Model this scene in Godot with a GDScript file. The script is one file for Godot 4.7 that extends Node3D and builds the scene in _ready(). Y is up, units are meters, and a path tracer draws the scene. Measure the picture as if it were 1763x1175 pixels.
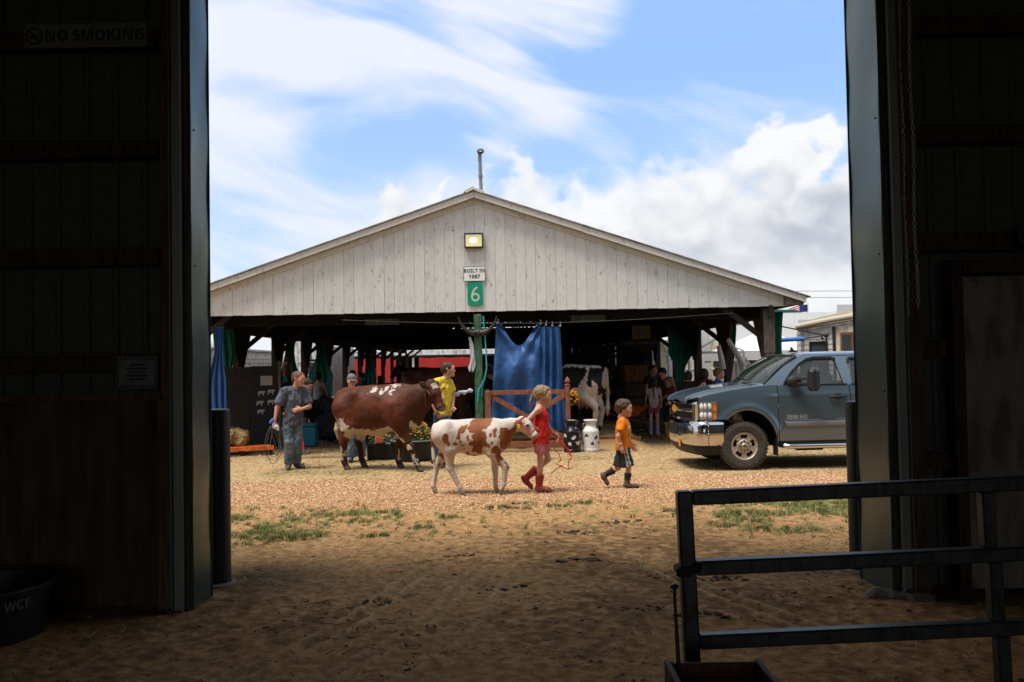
extends Node3D

class Geo:
	var v := PackedVector3Array()
	var n := PackedVector3Array()
	var c := PackedColorArray()
	var u := PackedVector2Array()
	var col := Color(1, 1, 1)
	var tinted := false

	func t(a: Vector3, b: Vector3, d: Vector3, na: Vector3, nb: Vector3, nd: Vector3, ua := Vector2.ZERO, ub := Vector2.ZERO, ud := Vector2.ZERO) -> void:
		if (d - a).cross(b - a).dot(na + nb + nd) < 0.0:
			v.append(a); v.append(d); v.append(b)
			n.append(na); n.append(nd); n.append(nb)
			u.append(ua); u.append(ud); u.append(ub)
		else:
			v.append(a); v.append(b); v.append(d)
			n.append(na); n.append(nb); n.append(nd)
			u.append(ua); u.append(ub); u.append(ud)
		if tinted:
			c.append(col); c.append(col); c.append(col)

	func quad(a: Vector3, b: Vector3, d: Vector3, e: Vector3, nn: Vector3) -> void:
		t(a, b, d, nn, nn, nn, Vector2(0, 1), Vector2(1, 1), Vector2(1, 0))
		t(a, d, e, nn, nn, nn, Vector2(0, 1), Vector2(1, 0), Vector2(0, 0))

	# a box with small bevelled edges
	func box(at: Vector3, size: Vector3, bev := 0.004, bs := Basis()) -> void:
		var h := size * 0.5
		var k := minf(bev, minf(h.x, minf(h.y, h.z)) * 0.6)
		for ax in 3:
			var i := (ax + 1) % 3
			var j := (ax + 2) % 3
			for s in [-1.0, 1.0]:
				var nn := Vector3(); nn[ax] = s
				var p := []
				for q in [[-1, -1], [1, -1], [1, 1], [-1, 1]]:
					var w := Vector3(); w[ax] = s * h[ax]; w[i] = q[0] * (h[i] - k); w[j] = q[1] * (h[j] - k)
					p.append(at + bs * w)
				quad(p[0], p[1], p[2], p[3], bs * nn)
			if k > 0.0:
				for si in [-1.0, 1.0]:
					for sj in [-1.0, 1.0]:
						var e := []
						for sa in [-1.0, 1.0]:
							var w1 := Vector3(); w1[ax] = sa * (h[ax] - k); w1[i] = si * h[i]; w1[j] = sj * (h[j] - k)
							var w2 := Vector3(); w2[ax] = sa * (h[ax] - k); w2[i] = si * (h[i] - k); w2[j] = sj * h[j]
							e.append([at + bs * w1, at + bs * w2])
						var n1 := Vector3(); n1[i] = si; n1[j] = sj
						var nb := (bs * n1).normalized()
						quad(e[0][0], e[0][1], e[1][1], e[1][0], nb)

	func bar(a: Vector3, b: Vector3, w: float, h: float, up := Vector3.UP, bev := 0.003) -> void:
		var z := (b - a).normalized()
		if absf(z.dot(up)) > 0.99:
			up = Vector3.RIGHT
		var x := up.cross(z).normalized()
		box((a + b) * 0.5, Vector3(w, h, a.distance_to(b)), bev, Basis(x, z.cross(x), z))

	func tube(p: Array, r, sides := 10, cap := true) -> void:
		var rings := []
		var last := Vector3.ZERO
		for k in p.size():
			var d: Vector3
			if k == 0: d = p[1] - p[0]
			elif k == p.size() - 1: d = p[k] - p[k - 1]
			else: d = (p[k + 1] - p[k]).normalized() + (p[k] - p[k - 1]).normalized()
			d = d.normalized()
			var x: Vector3
			if k == 0:
				x = d.cross(Vector3(0.31, 0.93, 0.17) if absf(d.y) < 0.9 else Vector3(1, 0.1, 0.2)).normalized()
			else:
				x = (last - d * last.dot(d)).normalized()
			last = x
			var y := d.cross(x)
			var rr: float = r[k] if r is Array else r
			var ring := []
			for s in sides:
				var a := TAU * s / sides
				var q := x * cos(a) + y * sin(a)
				ring.append([p[k] + q * rr, q])
			rings.append([ring, d])
		for k in p.size() - 1:
			for s in sides:
				var a = rings[k][0][s]
				var b = rings[k][0][(s + 1) % sides]
				var e = rings[k + 1][0][(s + 1) % sides]
				var f = rings[k + 1][0][s]
				t(a[0], b[0], e[0], a[1], b[1], e[1])
				t(a[0], e[0], f[0], a[1], e[1], f[1])
		if cap:
			for k in [0, p.size() - 1]:
				var nn: Vector3 = rings[k][1] * (-1.0 if k == 0 else 1.0)
				for s in range(1, sides - 1):
					t(rings[k][0][0][0], rings[k][0][s][0], rings[k][0][s + 1][0], nn, nn, nn)

	# profile of (radius, height) turned about the y axis; flat shading where the profile bends sharply
	func lathe(pr: Array, seg := 20, xf := Transform3D()) -> void:
		for k in pr.size() - 1:
			var a: Vector2 = pr[k]
			var b: Vector2 = pr[k + 1]
			var d := (b - a).normalized()
			var na := Vector2(d.y, -d.x)
			for s in seg:
				var p := []
				for q in [s, s + 1]:
					var an: float = TAU * q / seg
					p.append([Vector3(cos(an) * a.x, a.y, sin(an) * a.x), Vector3(cos(an) * b.x, b.y, sin(an) * b.x), Vector3(cos(an) * na.x, na.y, sin(an) * na.x)])
				var n0: Vector3 = (xf.basis * p[0][2]).normalized()
				var n1: Vector3 = (xf.basis * p[1][2]).normalized()
				if b.x > 1e-5: t(xf * p[0][0], xf * p[0][1], xf * p[1][1], n0, n0, n1)
				if a.x > 1e-5: t(xf * p[0][0], xf * p[1][1], xf * p[1][0], n0, n1, n1)

	func extrude(poly: PackedVector2Array, z0: float, z1: float, xf := Transform3D()) -> void:
		var ix := Geometry2D.triangulate_polygon(poly)
		var f := (xf.basis * Vector3(0, 0, 1)).normalized()
		for z in [z0, z1]:
			var nn := f * (1.0 if z == maxf(z0, z1) else -1.0)
			for k in range(0, ix.size(), 3):
				t(xf * Vector3(poly[ix[k]].x, poly[ix[k]].y, z), xf * Vector3(poly[ix[k + 1]].x, poly[ix[k + 1]].y, z), xf * Vector3(poly[ix[k + 2]].x, poly[ix[k + 2]].y, z), nn, nn, nn)
		var way := -1.0 if Geometry2D.is_polygon_clockwise(poly) else 1.0
		for k in poly.size():
			var a := poly[k]
			var b := poly[(k + 1) % poly.size()]
			var d := b - a
			var nn := (xf.basis * Vector3(d.y, -d.x, 0) * way).normalized()
			quad(xf * Vector3(a.x, a.y, z0), xf * Vector3(b.x, b.y, z0), xf * Vector3(b.x, b.y, z1), xf * Vector3(a.x, a.y, z1), nn)

	# a flat outline cut into cells and bent by fn(Vector2) -> Vector3
	func panel(poly: PackedVector2Array, fn: Callable, cell: float, side := Vector3.ZERO, flip := false) -> void:
		var lo := poly[0]
		var hi := poly[0]
		for q in poly:
			lo = lo.min(q); hi = hi.max(q)
		var cx := int(ceil((hi.x - lo.x) / cell))
		var cy := int(ceil((hi.y - lo.y) / cell))
		var e := 0.002
		for i in cx:
			for j in cy:
				var a := lo + Vector2(i, j) * cell
				var sq := PackedVector2Array([a, a + Vector2(cell, 0), a + Vector2(cell, cell), a + Vector2(0, cell)])
				for part in Geometry2D.intersect_polygons(sq, poly):
					var ix := Geometry2D.triangulate_polygon(part)
					var ps := []
					var ns := []
					for q in part:
						var o: Vector3 = fn.call(q)
						var nn: Vector3 = ((fn.call(q + Vector2(e, 0)) - o).cross(fn.call(q + Vector2(0, e)) - o)).normalized()
						if side != Vector3.ZERO and nn.dot(side) < 0.0: nn = -nn
						if flip: nn = -nn
						ps.append(o); ns.append(nn)
					for k in range(0, ix.size(), 3):
						t(ps[ix[k]], ps[ix[k + 1]], ps[ix[k + 2]], ns[ix[k]], ns[ix[k + 1]], ns[ix[k + 2]], part[ix[k]], part[ix[k + 1]], part[ix[k + 2]])

	func ball(at: Vector3, r: Vector3, seg := 10, bs := Basis()) -> void:
		var rows := seg / 2 + 1
		for i in rows:
			for j in seg:
				var p := []
				for q in [[i, j], [i, j + 1], [i + 1, j + 1], [i + 1, j]]:
					var th: float = PI * q[0] / rows
					var ph: float = TAU * q[1] / seg
					p.append(Vector3(sin(th) * cos(ph), cos(th), sin(th) * sin(ph)))
				var w := []
				var ww := []
				for q in p:
					w.append(at + bs * (q * r)); ww.append((bs * (q / r)).normalized())
				if i < rows - 1: t(w[0], w[2], w[3], ww[0], ww[2], ww[3])
				if i > 0: t(w[0], w[1], w[2], ww[0], ww[1], ww[2])

	func mesh() -> ArrayMesh:
		var a := []
		a.resize(Mesh.ARRAY_MAX)
		a[Mesh.ARRAY_VERTEX] = v
		a[Mesh.ARRAY_NORMAL] = n
		a[Mesh.ARRAY_TEX_UV] = u
		if tinted: a[Mesh.ARRAY_COLOR] = c
		var m := ArrayMesh.new()
		m.add_surface_from_arrays(Mesh.PRIMITIVE_TRIANGLES, a)
		return m

var M := {}
var taken := {}
var nz := FastNoiseLite.new()
var rg := RandomNumberGenerator.new()
var T := {}

func numbered(called: String) -> String:
	if not taken.has(called):
		taken[called] = 0
		return called
	taken[called] += 1
	return "%s_%03d" % [called, taken[called]]

func obj(called: String, g, m, parent: Node3D = null) -> MeshInstance3D:
	var o := MeshInstance3D.new()
	o.mesh = g.mesh() if g is Geo else g
	o.material_override = M[m] if m is String else m
	if parent:
		o.name = called
		parent.add_child(o, true)
	else:
		o.name = numbered(called)
		add_child(o)
	return o

func tag(o: Node3D, label: String, category: String, group := "") -> Node3D:
	o.set_meta("label", label)
	o.set_meta("category", category)
	if group: o.set_meta("group", group)
	return o

func thing(called: String, label: String, category: String, at := Vector3.ZERO, turn := 0.0, group := "") -> Node3D:
	var o := Node3D.new()
	o.name = numbered(called)
	add_child(o)
	o.position = at
	o.rotation.y = turn
	return tag(o, label, category, group)

func struct(called: String, g, m) -> MeshInstance3D:
	var o := obj(called, g, m)
	o.set_meta("kind", "structure")
	return o

func dup(src: Node3D, called: String, at: Vector3, turn: float, label: String) -> Node3D:
	var o: Node3D = src.duplicate()
	o.name = numbered(called)
	add_child(o)
	o.position = at
	o.rotation.y = turn
	o.set_meta("label", label)
	return o

func lin(r: float, g: float, b: float, a := 1.0) -> Color:
	var q := Color(r, g, b).linear_to_srgb()
	q.a = a
	return q

func mat(key: String, col: Color, rough := 0.8, metal := 0.0, tex := "", scale := 1.0, bump := 0.0, world := false) -> StandardMaterial3D:
	var m := StandardMaterial3D.new()
	m.resource_name = key
	m.albedo_color = lin(col.r, col.g, col.b)
	m.roughness = rough
	m.metallic = metal
	m.metallic_specular = 0.4
	if tex:
		m.uv1_triplanar = true
		m.uv1_world_triplanar = world
		m.uv1_scale = Vector3.ONE * scale
		m.albedo_texture = T[tex]
		if bump > 0.0:
			m.heightmap_enabled = true
			m.heightmap_texture = T[tex]
			m.heightmap_scale = bump
	M[key] = m
	return m

func tint_mat(key: String, rough := 0.8, tex := "", scale := 1.0, bump := 0.0) -> StandardMaterial3D:
	var m := mat(key, Color(1, 1, 1), rough, 0.0, tex, scale, bump)
	m.vertex_color_use_as_albedo = true
	return m

func fnoise(freq: float, sd: int, oct := 4) -> FastNoiseLite:
	var f := FastNoiseLite.new()
	f.noise_type = FastNoiseLite.TYPE_SIMPLEX_SMOOTH
	f.frequency = freq
	f.seed = sd
	f.fractal_octaves = oct
	return f

# a grey picture lo..hi from noise; sx, sy stretch the pattern
func noise_bytes(side: int, freq: float, sd: int, oct := 4, sx := 1, sy := 1) -> PackedByteArray:
	var f := fnoise(freq, sd, oct)
	var im := f.get_seamless_image(side / sx, side / sy)
	im.convert(Image.FORMAT_L8)
	if sx > 1 or sy > 1: im.resize(side, side, Image.INTERPOLATE_CUBIC)
	return im.get_data()

func picture(side: int, fn: Callable) -> ImageTexture:
	var d := PackedByteArray()
	d.resize(side * side * 3)
	for i in side * side:
		var q: Color = fn.call(i)
		d[i * 3] = int(clampf(q.r, 0, 1) * 255)
		d[i * 3 + 1] = int(clampf(q.g, 0, 1) * 255)
		d[i * 3 + 2] = int(clampf(q.b, 0, 1) * 255)
	return ImageTexture.create_from_image(Image.create_from_data(side, side, false, Image.FORMAT_RGB8, d))

func make_textures() -> void:
	var a := noise_bytes(512, 0.02, 1)
	var b := noise_bytes(512, 0.09, 2, 3)
	T.grain = picture(512, func(i): var q := 0.72 + 0.16 * a[i] / 255.0 + 0.14 * b[i] / 255.0; return Color(q, q, q))
	var w := noise_bytes(512, 0.05, 3, 4, 1, 8)
	var w2 := noise_bytes(512, 0.01, 4, 3, 1, 4)
	T.wood = picture(512, func(i): var q := 0.5 + 0.42 * w[i] / 255.0 + 0.12 * w2[i] / 255.0; return Color(q, q * 0.98, q * 0.95))
	# worn white paint: flakes gone down to grey wood
	var f1 := noise_bytes(1024, 0.012, 5, 4, 1, 2)
	var f2 := noise_bytes(1024, 0.085, 6, 4, 1, 4)
	var f3 := noise_bytes(1024, 0.12, 9, 3, 1, 8)
	T.peel = picture(1024, func(i):
		var big := f1[i] / 255.0
		var fl := f2[i] / 255.0 * 0.75 + f3[i] / 255.0 * 0.25
		var cut := 0.945 - 0.30 * smoothstep(0.45, 0.85, big)
		var gone := smoothstep(cut - 0.03, cut + 0.03, fl) * 0.8
		var base := 0.93 - 0.10 * absf(big - 0.5) - 0.05 * f3[i] / 255.0
		return Color(base, base * 0.985, base * 0.95).lerp(Color(0.42, 0.40, 0.37), gone))
	var s1 := noise_bytes(512, 0.03, 11, 5)
	var s2 := noise_bytes(512, 0.16, 12, 3)
	T.soil = picture(512, func(i): var q := 0.55 + 0.32 * s1[i] / 255.0 + 0.22 * s2[i] / 255.0; return Color(q, q * 0.985, q * 0.96))
	var h1 := noise_bytes(256, 0.10, 14, 3, 1, 8)
	var h2 := noise_bytes(256, 0.10, 15, 3, 8, 1)
	T.weave = picture(256, func(i): var q := 0.8 + 0.1 * h1[i] / 255.0 + 0.1 * h2[i] / 255.0; return Color(q, q, q))
	var k1 := noise_bytes(512, 0.02, 21, 5, 1, 4)
	var k2 := noise_bytes(512, 0.008, 22, 3)
	T.grime = picture(512, func(i):
		var q := smoothstep(0.35, 0.75, k1[i] / 255.0 * 0.6 + k2[i] / 255.0 * 0.4)
		return Color(1, 1, 1).lerp(Color(0.68, 0.62, 0.52), q * 0.7))

# signed-distance bodies -------------------------------------------------------------------------
# bone: [a, b, ra, rb, blend, flat axis (Vector3.ZERO = round), squash, cut ends]
func net(bones: Array, cell: float, tint = null, planes: Array = [], wob := 0.0, wobf := 9.0, into: Array = []) -> Array:
	var lo := Vector3.INF
	var hi := -Vector3.INF
	for b in bones:
		var q: float = maxf(b[2], b[3])
		lo = lo.min(b[0] - Vector3.ONE * q).min(b[1] - Vector3.ONE * q)
		hi = hi.max(b[0] + Vector3.ONE * q).max(b[1] + Vector3.ONE * q)
	lo -= Vector3.ONE * cell * 3.0
	hi += Vector3.ONE * cell * 3.0
	var nx := int((hi.x - lo.x) / cell) + 2
	var ny := int((hi.y - lo.y) / cell) + 2
	var nzz := int((hi.z - lo.z) / cell) + 2
	var f := PackedFloat32Array()
	f.resize(nx * ny * nzz)
	f.fill(9.0)
	var sxy := nx * ny
	for b in bones:
		var a: Vector3 = b[0]
		var ba: Vector3 = b[1] - a
		var l2 := maxf(ba.length_squared(), 1e-9)
		var ra: float = b[2]
		var rb: float = b[3]
		var k: float = b[4]
		var ax: Vector3 = b[5] if b.size() > 5 else Vector3.ZERO
		var sq: float = b[6] if b.size() > 6 else 1.0
		var cut: bool = b.size() > 7 and b[7]
		var len := sqrt(l2)
		var rm := maxf(ra, rb) + maxf(k, 0.0) + cell * 2.5
		var i0 := ((a.min(b[1]) - Vector3.ONE * rm - lo) / cell).floor().max(Vector3.ZERO)
		var i1 := ((a.max(b[1]) + Vector3.ONE * rm - lo) / cell).ceil().min(Vector3(nx - 1, ny - 1, nzz - 1))
		var flat := ax != Vector3.ZERO
		var es := 1.0 / sq - 1.0
		var i0x := int(i0.x)
		var i1x := int(i1.x) + 1
		for z in range(int(i0.z), int(i1.z) + 1):
			for y in range(int(i0.y), int(i1.y) + 1):
				var at := z * sxy + y * nx
				for x in range(i0x, i1x):
					var p := Vector3(x, y, z) * cell + lo - a
					var tt := p.dot(ba) / l2
					var tc := clampf(tt, 0.0, 1.0)
					var q := p - ba * tc
					var r := ra + (rb - ra) * tc
					var d: float
					if flat:
						q += ax * (q.dot(ax) * es)
						var ql := q.length()
						d = (ql - r) * (sq if ql > r else lerpf(1.0, sq, ql / maxf(r, 1e-6)))
					else:
						d = q.length() - r
					if cut:
						d = maxf(d, (tt - 1.0) * len)
					var o := f[at + x]
					if k < 0.0:
						f[at + x] = maxf(o, -d)
					else:
						var h := maxf(k - absf(o - d), 0.0)
						f[at + x] = minf(o, d) - (h * h / (4.0 * k) if h > 0.0 else 0.0)
	for pl in planes:
		var pn: Vector3 = pl[0]
		var pd: float = pl[1]
		var kind: int = pl[2] if pl.size() > 2 else 0
		for z in nzz:
			for y in ny:
				for x in nx:
					var at2 := z * sxy + y * nx + x
					if f[at2] < 0.3:
						f[at2] = maxf(f[at2], (Vector3(x, y, z) * cell + lo).dot(pn) - pd)
	# surface nets
	var vid := PackedInt32Array()
	vid.resize(f.size())
	vid.fill(-1)
	var vs := PackedVector3Array()
	var off := [0, 1, nx, nx + 1, sxy, sxy + 1, sxy + nx, sxy + nx + 1]
	var ea := [0, 2, 4, 6, 0, 1, 4, 5, 0, 1, 2, 3]
	var eb := [1, 3, 5, 7, 2, 3, 6, 7, 4, 5, 6, 7]
	var cv := PackedVector3Array([Vector3(0, 0, 0), Vector3(1, 0, 0), Vector3(0, 1, 0), Vector3(1, 1, 0), Vector3(0, 0, 1), Vector3(1, 0, 1), Vector3(0, 1, 1), Vector3(1, 1, 1)])
	var g := PackedFloat32Array()
	g.resize(8)
	for z in nzz - 1:
		for y in ny - 1:
			var at3 := z * sxy + y * nx
			for x in nx - 1:
				var f0 := f[at3 + x]
				if f0 > 0.25 or f0 < -0.25: continue
				var neg := 0
				for k in 8:
					g[k] = f[at3 + x + off[k]]
					if g[k] < 0.0: neg += 1
				if neg == 0 or neg == 8: continue
				var sum := Vector3.ZERO
				var cnt := 0
				for e in 12:
					var va := g[ea[e]]
					var vb := g[eb[e]]
					if (va < 0.0) != (vb < 0.0):
						sum += cv[ea[e]].lerp(cv[eb[e]], va / (va - vb))
						cnt += 1
				vid[at3 + x] = vs.size()
				vs.append((sum / cnt + Vector3(x, y, z)) * cell + lo)
	var ix := PackedInt32Array()
	for z in range(1, nzz - 1):
		for y in range(1, ny - 1):
			for x in range(1, nx - 1):
				var i := z * sxy + y * nx + x
				var v0 := vid[i]
				if v0 < 0: continue
				var s0 := f[i] < 0.0
				if s0 != (f[i + 1] < 0.0):
					_q(ix, v0, vid[i - nx], vid[i - nx - sxy], vid[i - sxy], s0)
				if s0 != (f[i + nx] < 0.0):
					_q(ix, v0, vid[i - sxy], vid[i - sxy - 1], vid[i - 1], s0)
				if s0 != (f[i + sxy] < 0.0):
					_q(ix, v0, vid[i - 1], vid[i - 1 - nx], vid[i - nx], s0)
	var ns := _normals(vs, ix)
	if wob > 0.0:
		var wn := fnoise(wobf * 0.1, 77, 3)
		for i in vs.size():
			vs[i] += ns[i] * wn.get_noise_3d(vs[i].x * 10.0, vs[i].y * 6.0, vs[i].z * 10.0) * wob
		ns = _normals(vs, ix)
	var cs := PackedColorArray()
	cs.resize(vs.size())
	for i in vs.size():
		cs[i] = tint.call(vs[i], ns[i]) if tint is Callable else (tint if tint is Color else Color(1, 1, 1))
	if into.size():
		var base: int = into[0].size()
		into[0].append_array(vs); into[1].append_array(ns); into[2].append_array(cs)
		for k in ix.size(): ix[k] += base
		into[3].append_array(ix)
		return into
	return [vs, ns, cs, ix]

func _q(ix: PackedInt32Array, a: int, b: int, d: int, e: int, way: bool) -> void:
	if a < 0 or b < 0 or d < 0 or e < 0: return
	if way:
		ix.append(a); ix.append(d); ix.append(b); ix.append(a); ix.append(e); ix.append(d)
	else:
		ix.append(a); ix.append(b); ix.append(d); ix.append(a); ix.append(d); ix.append(e)

func _normals(vs: PackedVector3Array, ix: PackedInt32Array) -> PackedVector3Array:
	var ns := PackedVector3Array()
	ns.resize(vs.size())
	for k in range(0, ix.size(), 3):
		var a := ix[k]; var b := ix[k + 1]; var d := ix[k + 2]
		var q := (vs[d] - vs[a]).cross(vs[b] - vs[a])
		ns[a] += q; ns[b] += q; ns[d] += q
	for i in ns.size(): ns[i] = ns[i].normalized()
	return ns

func net_mesh(d: Array) -> ArrayMesh:
	var a := []
	a.resize(Mesh.ARRAY_MAX)
	a[Mesh.ARRAY_VERTEX] = d[0]; a[Mesh.ARRAY_NORMAL] = d[1]; a[Mesh.ARRAY_COLOR] = d[2]; a[Mesh.ARRAY_INDEX] = d[3]
	var m := ArrayMesh.new()
	m.add_surface_from_arrays(Mesh.PRIMITIVE_TRIANGLES, a)
	return m

# sky ---------------------------------------------------------------------------------------------
var sky_w := 3072
var sky_rows := []
var sn: Array = []

func sky_color(dir: Vector3) -> Color:
	var el := rad_to_deg(asin(clampf(dir.y, -1, 1)))
	var az := rad_to_deg(atan2(dir.x, -dir.z))
	var up := clampf(el / 90.0, 0.0, 1.0)
	var blue := Color(0.45, 0.63, 0.86).lerp(Color(0.275, 0.465, 0.80), smoothstep(0.02, 0.24, up)).lerp(Color(0.10, 0.24, 0.66), smoothstep(0.25, 1.0, up))
	# high thin cloud, drawn out along one direction; the clear lane to the right of the barn ridge
	var s: Vector3 = Vector3(dir.x, dir.y * 2.3 + dir.x * 0.55, dir.z)
	var w: float = sn[0].get_noise_3dv(s * 1.3)
	var ci: float = sn[1].get_noise_3dv(Vector3(s.x * 2.2, s.y * 3.4 + w * 0.8, s.z * 2.2))
	var fine: float = sn[2].get_noise_3dv(Vector3(s.x * 7.0, s.y * 15.0 + w * 3.0, s.z * 7.0))
	var lane := smoothstep(4.0, 10.0, az - (el - 20.0) * 0.9) * (1.0 - smoothstep(36.0, 60.0, az))
	var hole := exp(-pow((az + 8.0 - (el - 13.5) * 1.6) / 7.5, 2.0) - pow((el - 14.3) / 2.2, 2.0))
	var hole2 := exp(-pow((az - 6.5 - (el - 19.5) * 0.8) / 6.0, 2.0) - pow((el - 19.3) / 2.4, 2.0))
	var hole3 := exp(-pow((az + 15.5) / 7.0, 2.0) - pow((el - 17.3) / 1.2, 2.0)) * 0.7
	var veil := 0.71 + ci * 0.85 + fine * 0.32 - lane * 0.62 - hole * 0.75 - hole2 * 0.62 - hole3 * 0.5 + exp(-pow((az + 2.0 - (el - 14.0) * 2.2) / 4.5, 2.0) - pow((el - 14.5) / 2.4, 2.0)) * 0.35 - smoothstep(0.5, 1.0, up) * 0.25
	veil = smoothstep(0.0, 0.85, veil)
	var c := blue.lerp(Color(0.71, 0.735, 0.81), veil * 0.96)
	# heaped cloud along the horizon
	if el < 32.0:
		var q := Vector3(dir.x * 1.0, dir.y * 1.25, dir.z)
		var big: float = sn[3].get_noise_3dv(q * 3.2)
		var mid: float = sn[4].get_noise_3dv(q * 9.0)
		var sm: float = sn[5].get_noise_3dv(q * 26.0)
		var wide: float = sn[0].get_noise_3dv(Vector3(dir.x * 2.2, 0.3, dir.z * 2.2))
		var top := 9.5 + wide * 7.0
		var there := exp(-pow(az / 60.0, 4.0))
		var photo := 4.0 + 6.0 * smoothstep(-17.0, -6.0, az) + 2.6 * smoothstep(-4.5, 2.5, az)
		top = lerpf(top, photo, there)
		var lump := 1.0 - absf(mid) * 1.9
		var h := top + big * 4.2 + (lump - 0.4) * 2.6 + sm * 0.8 - el
		var dens := smoothstep(-0.3, 0.8, h)
		var soft := smoothstep(-0.8, 2.6, h)
		dens = lerpf(soft, dens, smoothstep(-0.1, 0.35, big + 0.5 * mid + 0.15))
		# light and dark of the heaps: they are lit from above and behind
		var l: float = sn[4].get_noise_3dv(q * 9.0 + Vector3(0, 0.16, 0))
		var l2: float = sn[3].get_noise_3dv(q * 3.2 + Vector3(0, 0.28, 0))
		var lit := 0.56 + (mid - l) * 0.42 + (big - l2) * 0.52 + sm * 0.10
		var deep := smoothstep(0.8, 6.0, h)
		lit = lerpf(lit + 0.36, lit * 0.92 + 0.02, deep)
		lit = lerpf(lit, 0.84 + sm * 0.14 + mid * 0.18, 1.0 - smoothstep(3.2, 6.6, el))
		lit = clampf(lit, 0.0, 1.0)
		var cc := Color(0.43, 0.465, 0.53).lerp(Color(0.775, 0.78, 0.795), smoothstep(0.2, 1.0, lit))
		var gap := smoothstep(0.42, 0.8, sn[3].get_noise_3dv(Vector3(q.x * 5.0, q.y * 22.0, q.z * 5.0)) + (6.5 - el) * 0.06)
		dens *= 1.0 - gap * 0.6 * (1.0 - smoothstep(5.0, 8.0, el))
		c = c.lerp(cc, dens)
	c = c.lerp(Color(0.66, 0.695, 0.74), (1.0 - smoothstep(0.0, 5.0, el)) * 0.5)
	return c

func sky_row(y: int) -> void:
	var h := sky_w / 2
	var row := PackedByteArray()
	row.resize(sky_w * 3)
	var v := PI * (y + 0.5) / h
	var x := 0
	while x < sky_w:
		var aside := 180.0 - absf(float(x) / sky_w - 0.5) * 360.0
		var step := 4 if v < deg_to_rad(58.0) else (1 if aside < 36.0 else 2)
		var a := TAU * (x + step * 0.5) / sky_w
		var c := sky_color(Vector3(sin(a) * sin(v), cos(v), -cos(a) * sin(v))).linear_to_srgb()
		for k in step:
			row[(x + k) * 3] = int(clampf(c.r, 0, 1) * 255)
			row[(x + k) * 3 + 1] = int(clampf(c.g, 0, 1) * 255)
			row[(x + k) * 3 + 2] = int(clampf(c.b, 0, 1) * 255)
		x += step
	sky_rows[y] = row

func make_sky() -> ImageTexture:
	for q in [[1.0, 31, 3], [1.0, 32, 5], [1.0, 33, 4], [1.0, 36, 5], [1.0, 37, 5], [1.0, 39, 4]]:
		sn.append(fnoise(q[0], q[1], q[2]))
	var h := sky_w / 2
	sky_rows.resize(h)
	var job := WorkerThreadPool.add_group_task(sky_row, h / 2)
	WorkerThreadPool.wait_for_group_task_completion(job)
	var low := PackedByteArray()
	low.resize(sky_w * 3)
	for x in sky_w:
		low[x * 3] = 165; low[x * 3 + 1] = 150; low[x * 3 + 2] = 128
	var d := PackedByteArray()
	for y in h: d.append_array(sky_rows[y] if y < h / 2 else low)
	sky_rows.clear()
	return ImageTexture.create_from_image(Image.create_from_data(sky_w, h, false, Image.FORMAT_RGB8, d))

# ground --------------------------------------------------------------------------------------------
var gn: Array = []

func track(x: float, z: float) -> float:
	# wheel and drag marks that curve in through the door on the left and a straighter pair on the right
	var r := 0.0
	for q in [[-1.15, 0.34], [-0.98, 0.34], [-0.62, 0.30], [-0.50, 0.30], [-0.20, 0.24], [1.55, -0.36], [1.72, -0.36]]:
		var zz := z + 6.6
		var cx: float = q[0] + q[1] * -zz + 0.06 * sin(zz * 2.0) - 0.05 * zz * zz * signf(q[1])
		var d := absf(x - cx)
		if d < 0.16 and z > -8.6 and z < -3.5:
			r += (exp(-d * d / 0.0016) - 0.6 * exp(-pow(d - 0.075, 2.0) / 0.0012)) * smoothstep(-8.6, -7.4, z)
	return r

func ground_y(x: float, z: float) -> float:
	var near := smoothstep(-13.0, -9.0, z)
	var a: float = gn[0].get_noise_2d(x, z)
	var b: float = gn[1].get_noise_2d(x, z)
	var y := a * lerpf(0.012, 0.016, near) + b * lerpf(0.006, 0.010, near)
	if near > 0.0:
		var hoof: float = gn[2].get_noise_2d(x, z * 1.3)
		y -= near * 0.014 * smoothstep(0.3, 0.75, hoof + a * 0.3)
		y += track(x, z) * 0.014 + gn[4].get_noise_2d(x, z) * 0.006
	# two shallow wheel lanes of the roadway
	for q in [-15.0, -16.7]:
		y -= 0.016 * exp(-pow((z - q + 0.12 * a) / 0.22, 2.0))
	return y

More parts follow.
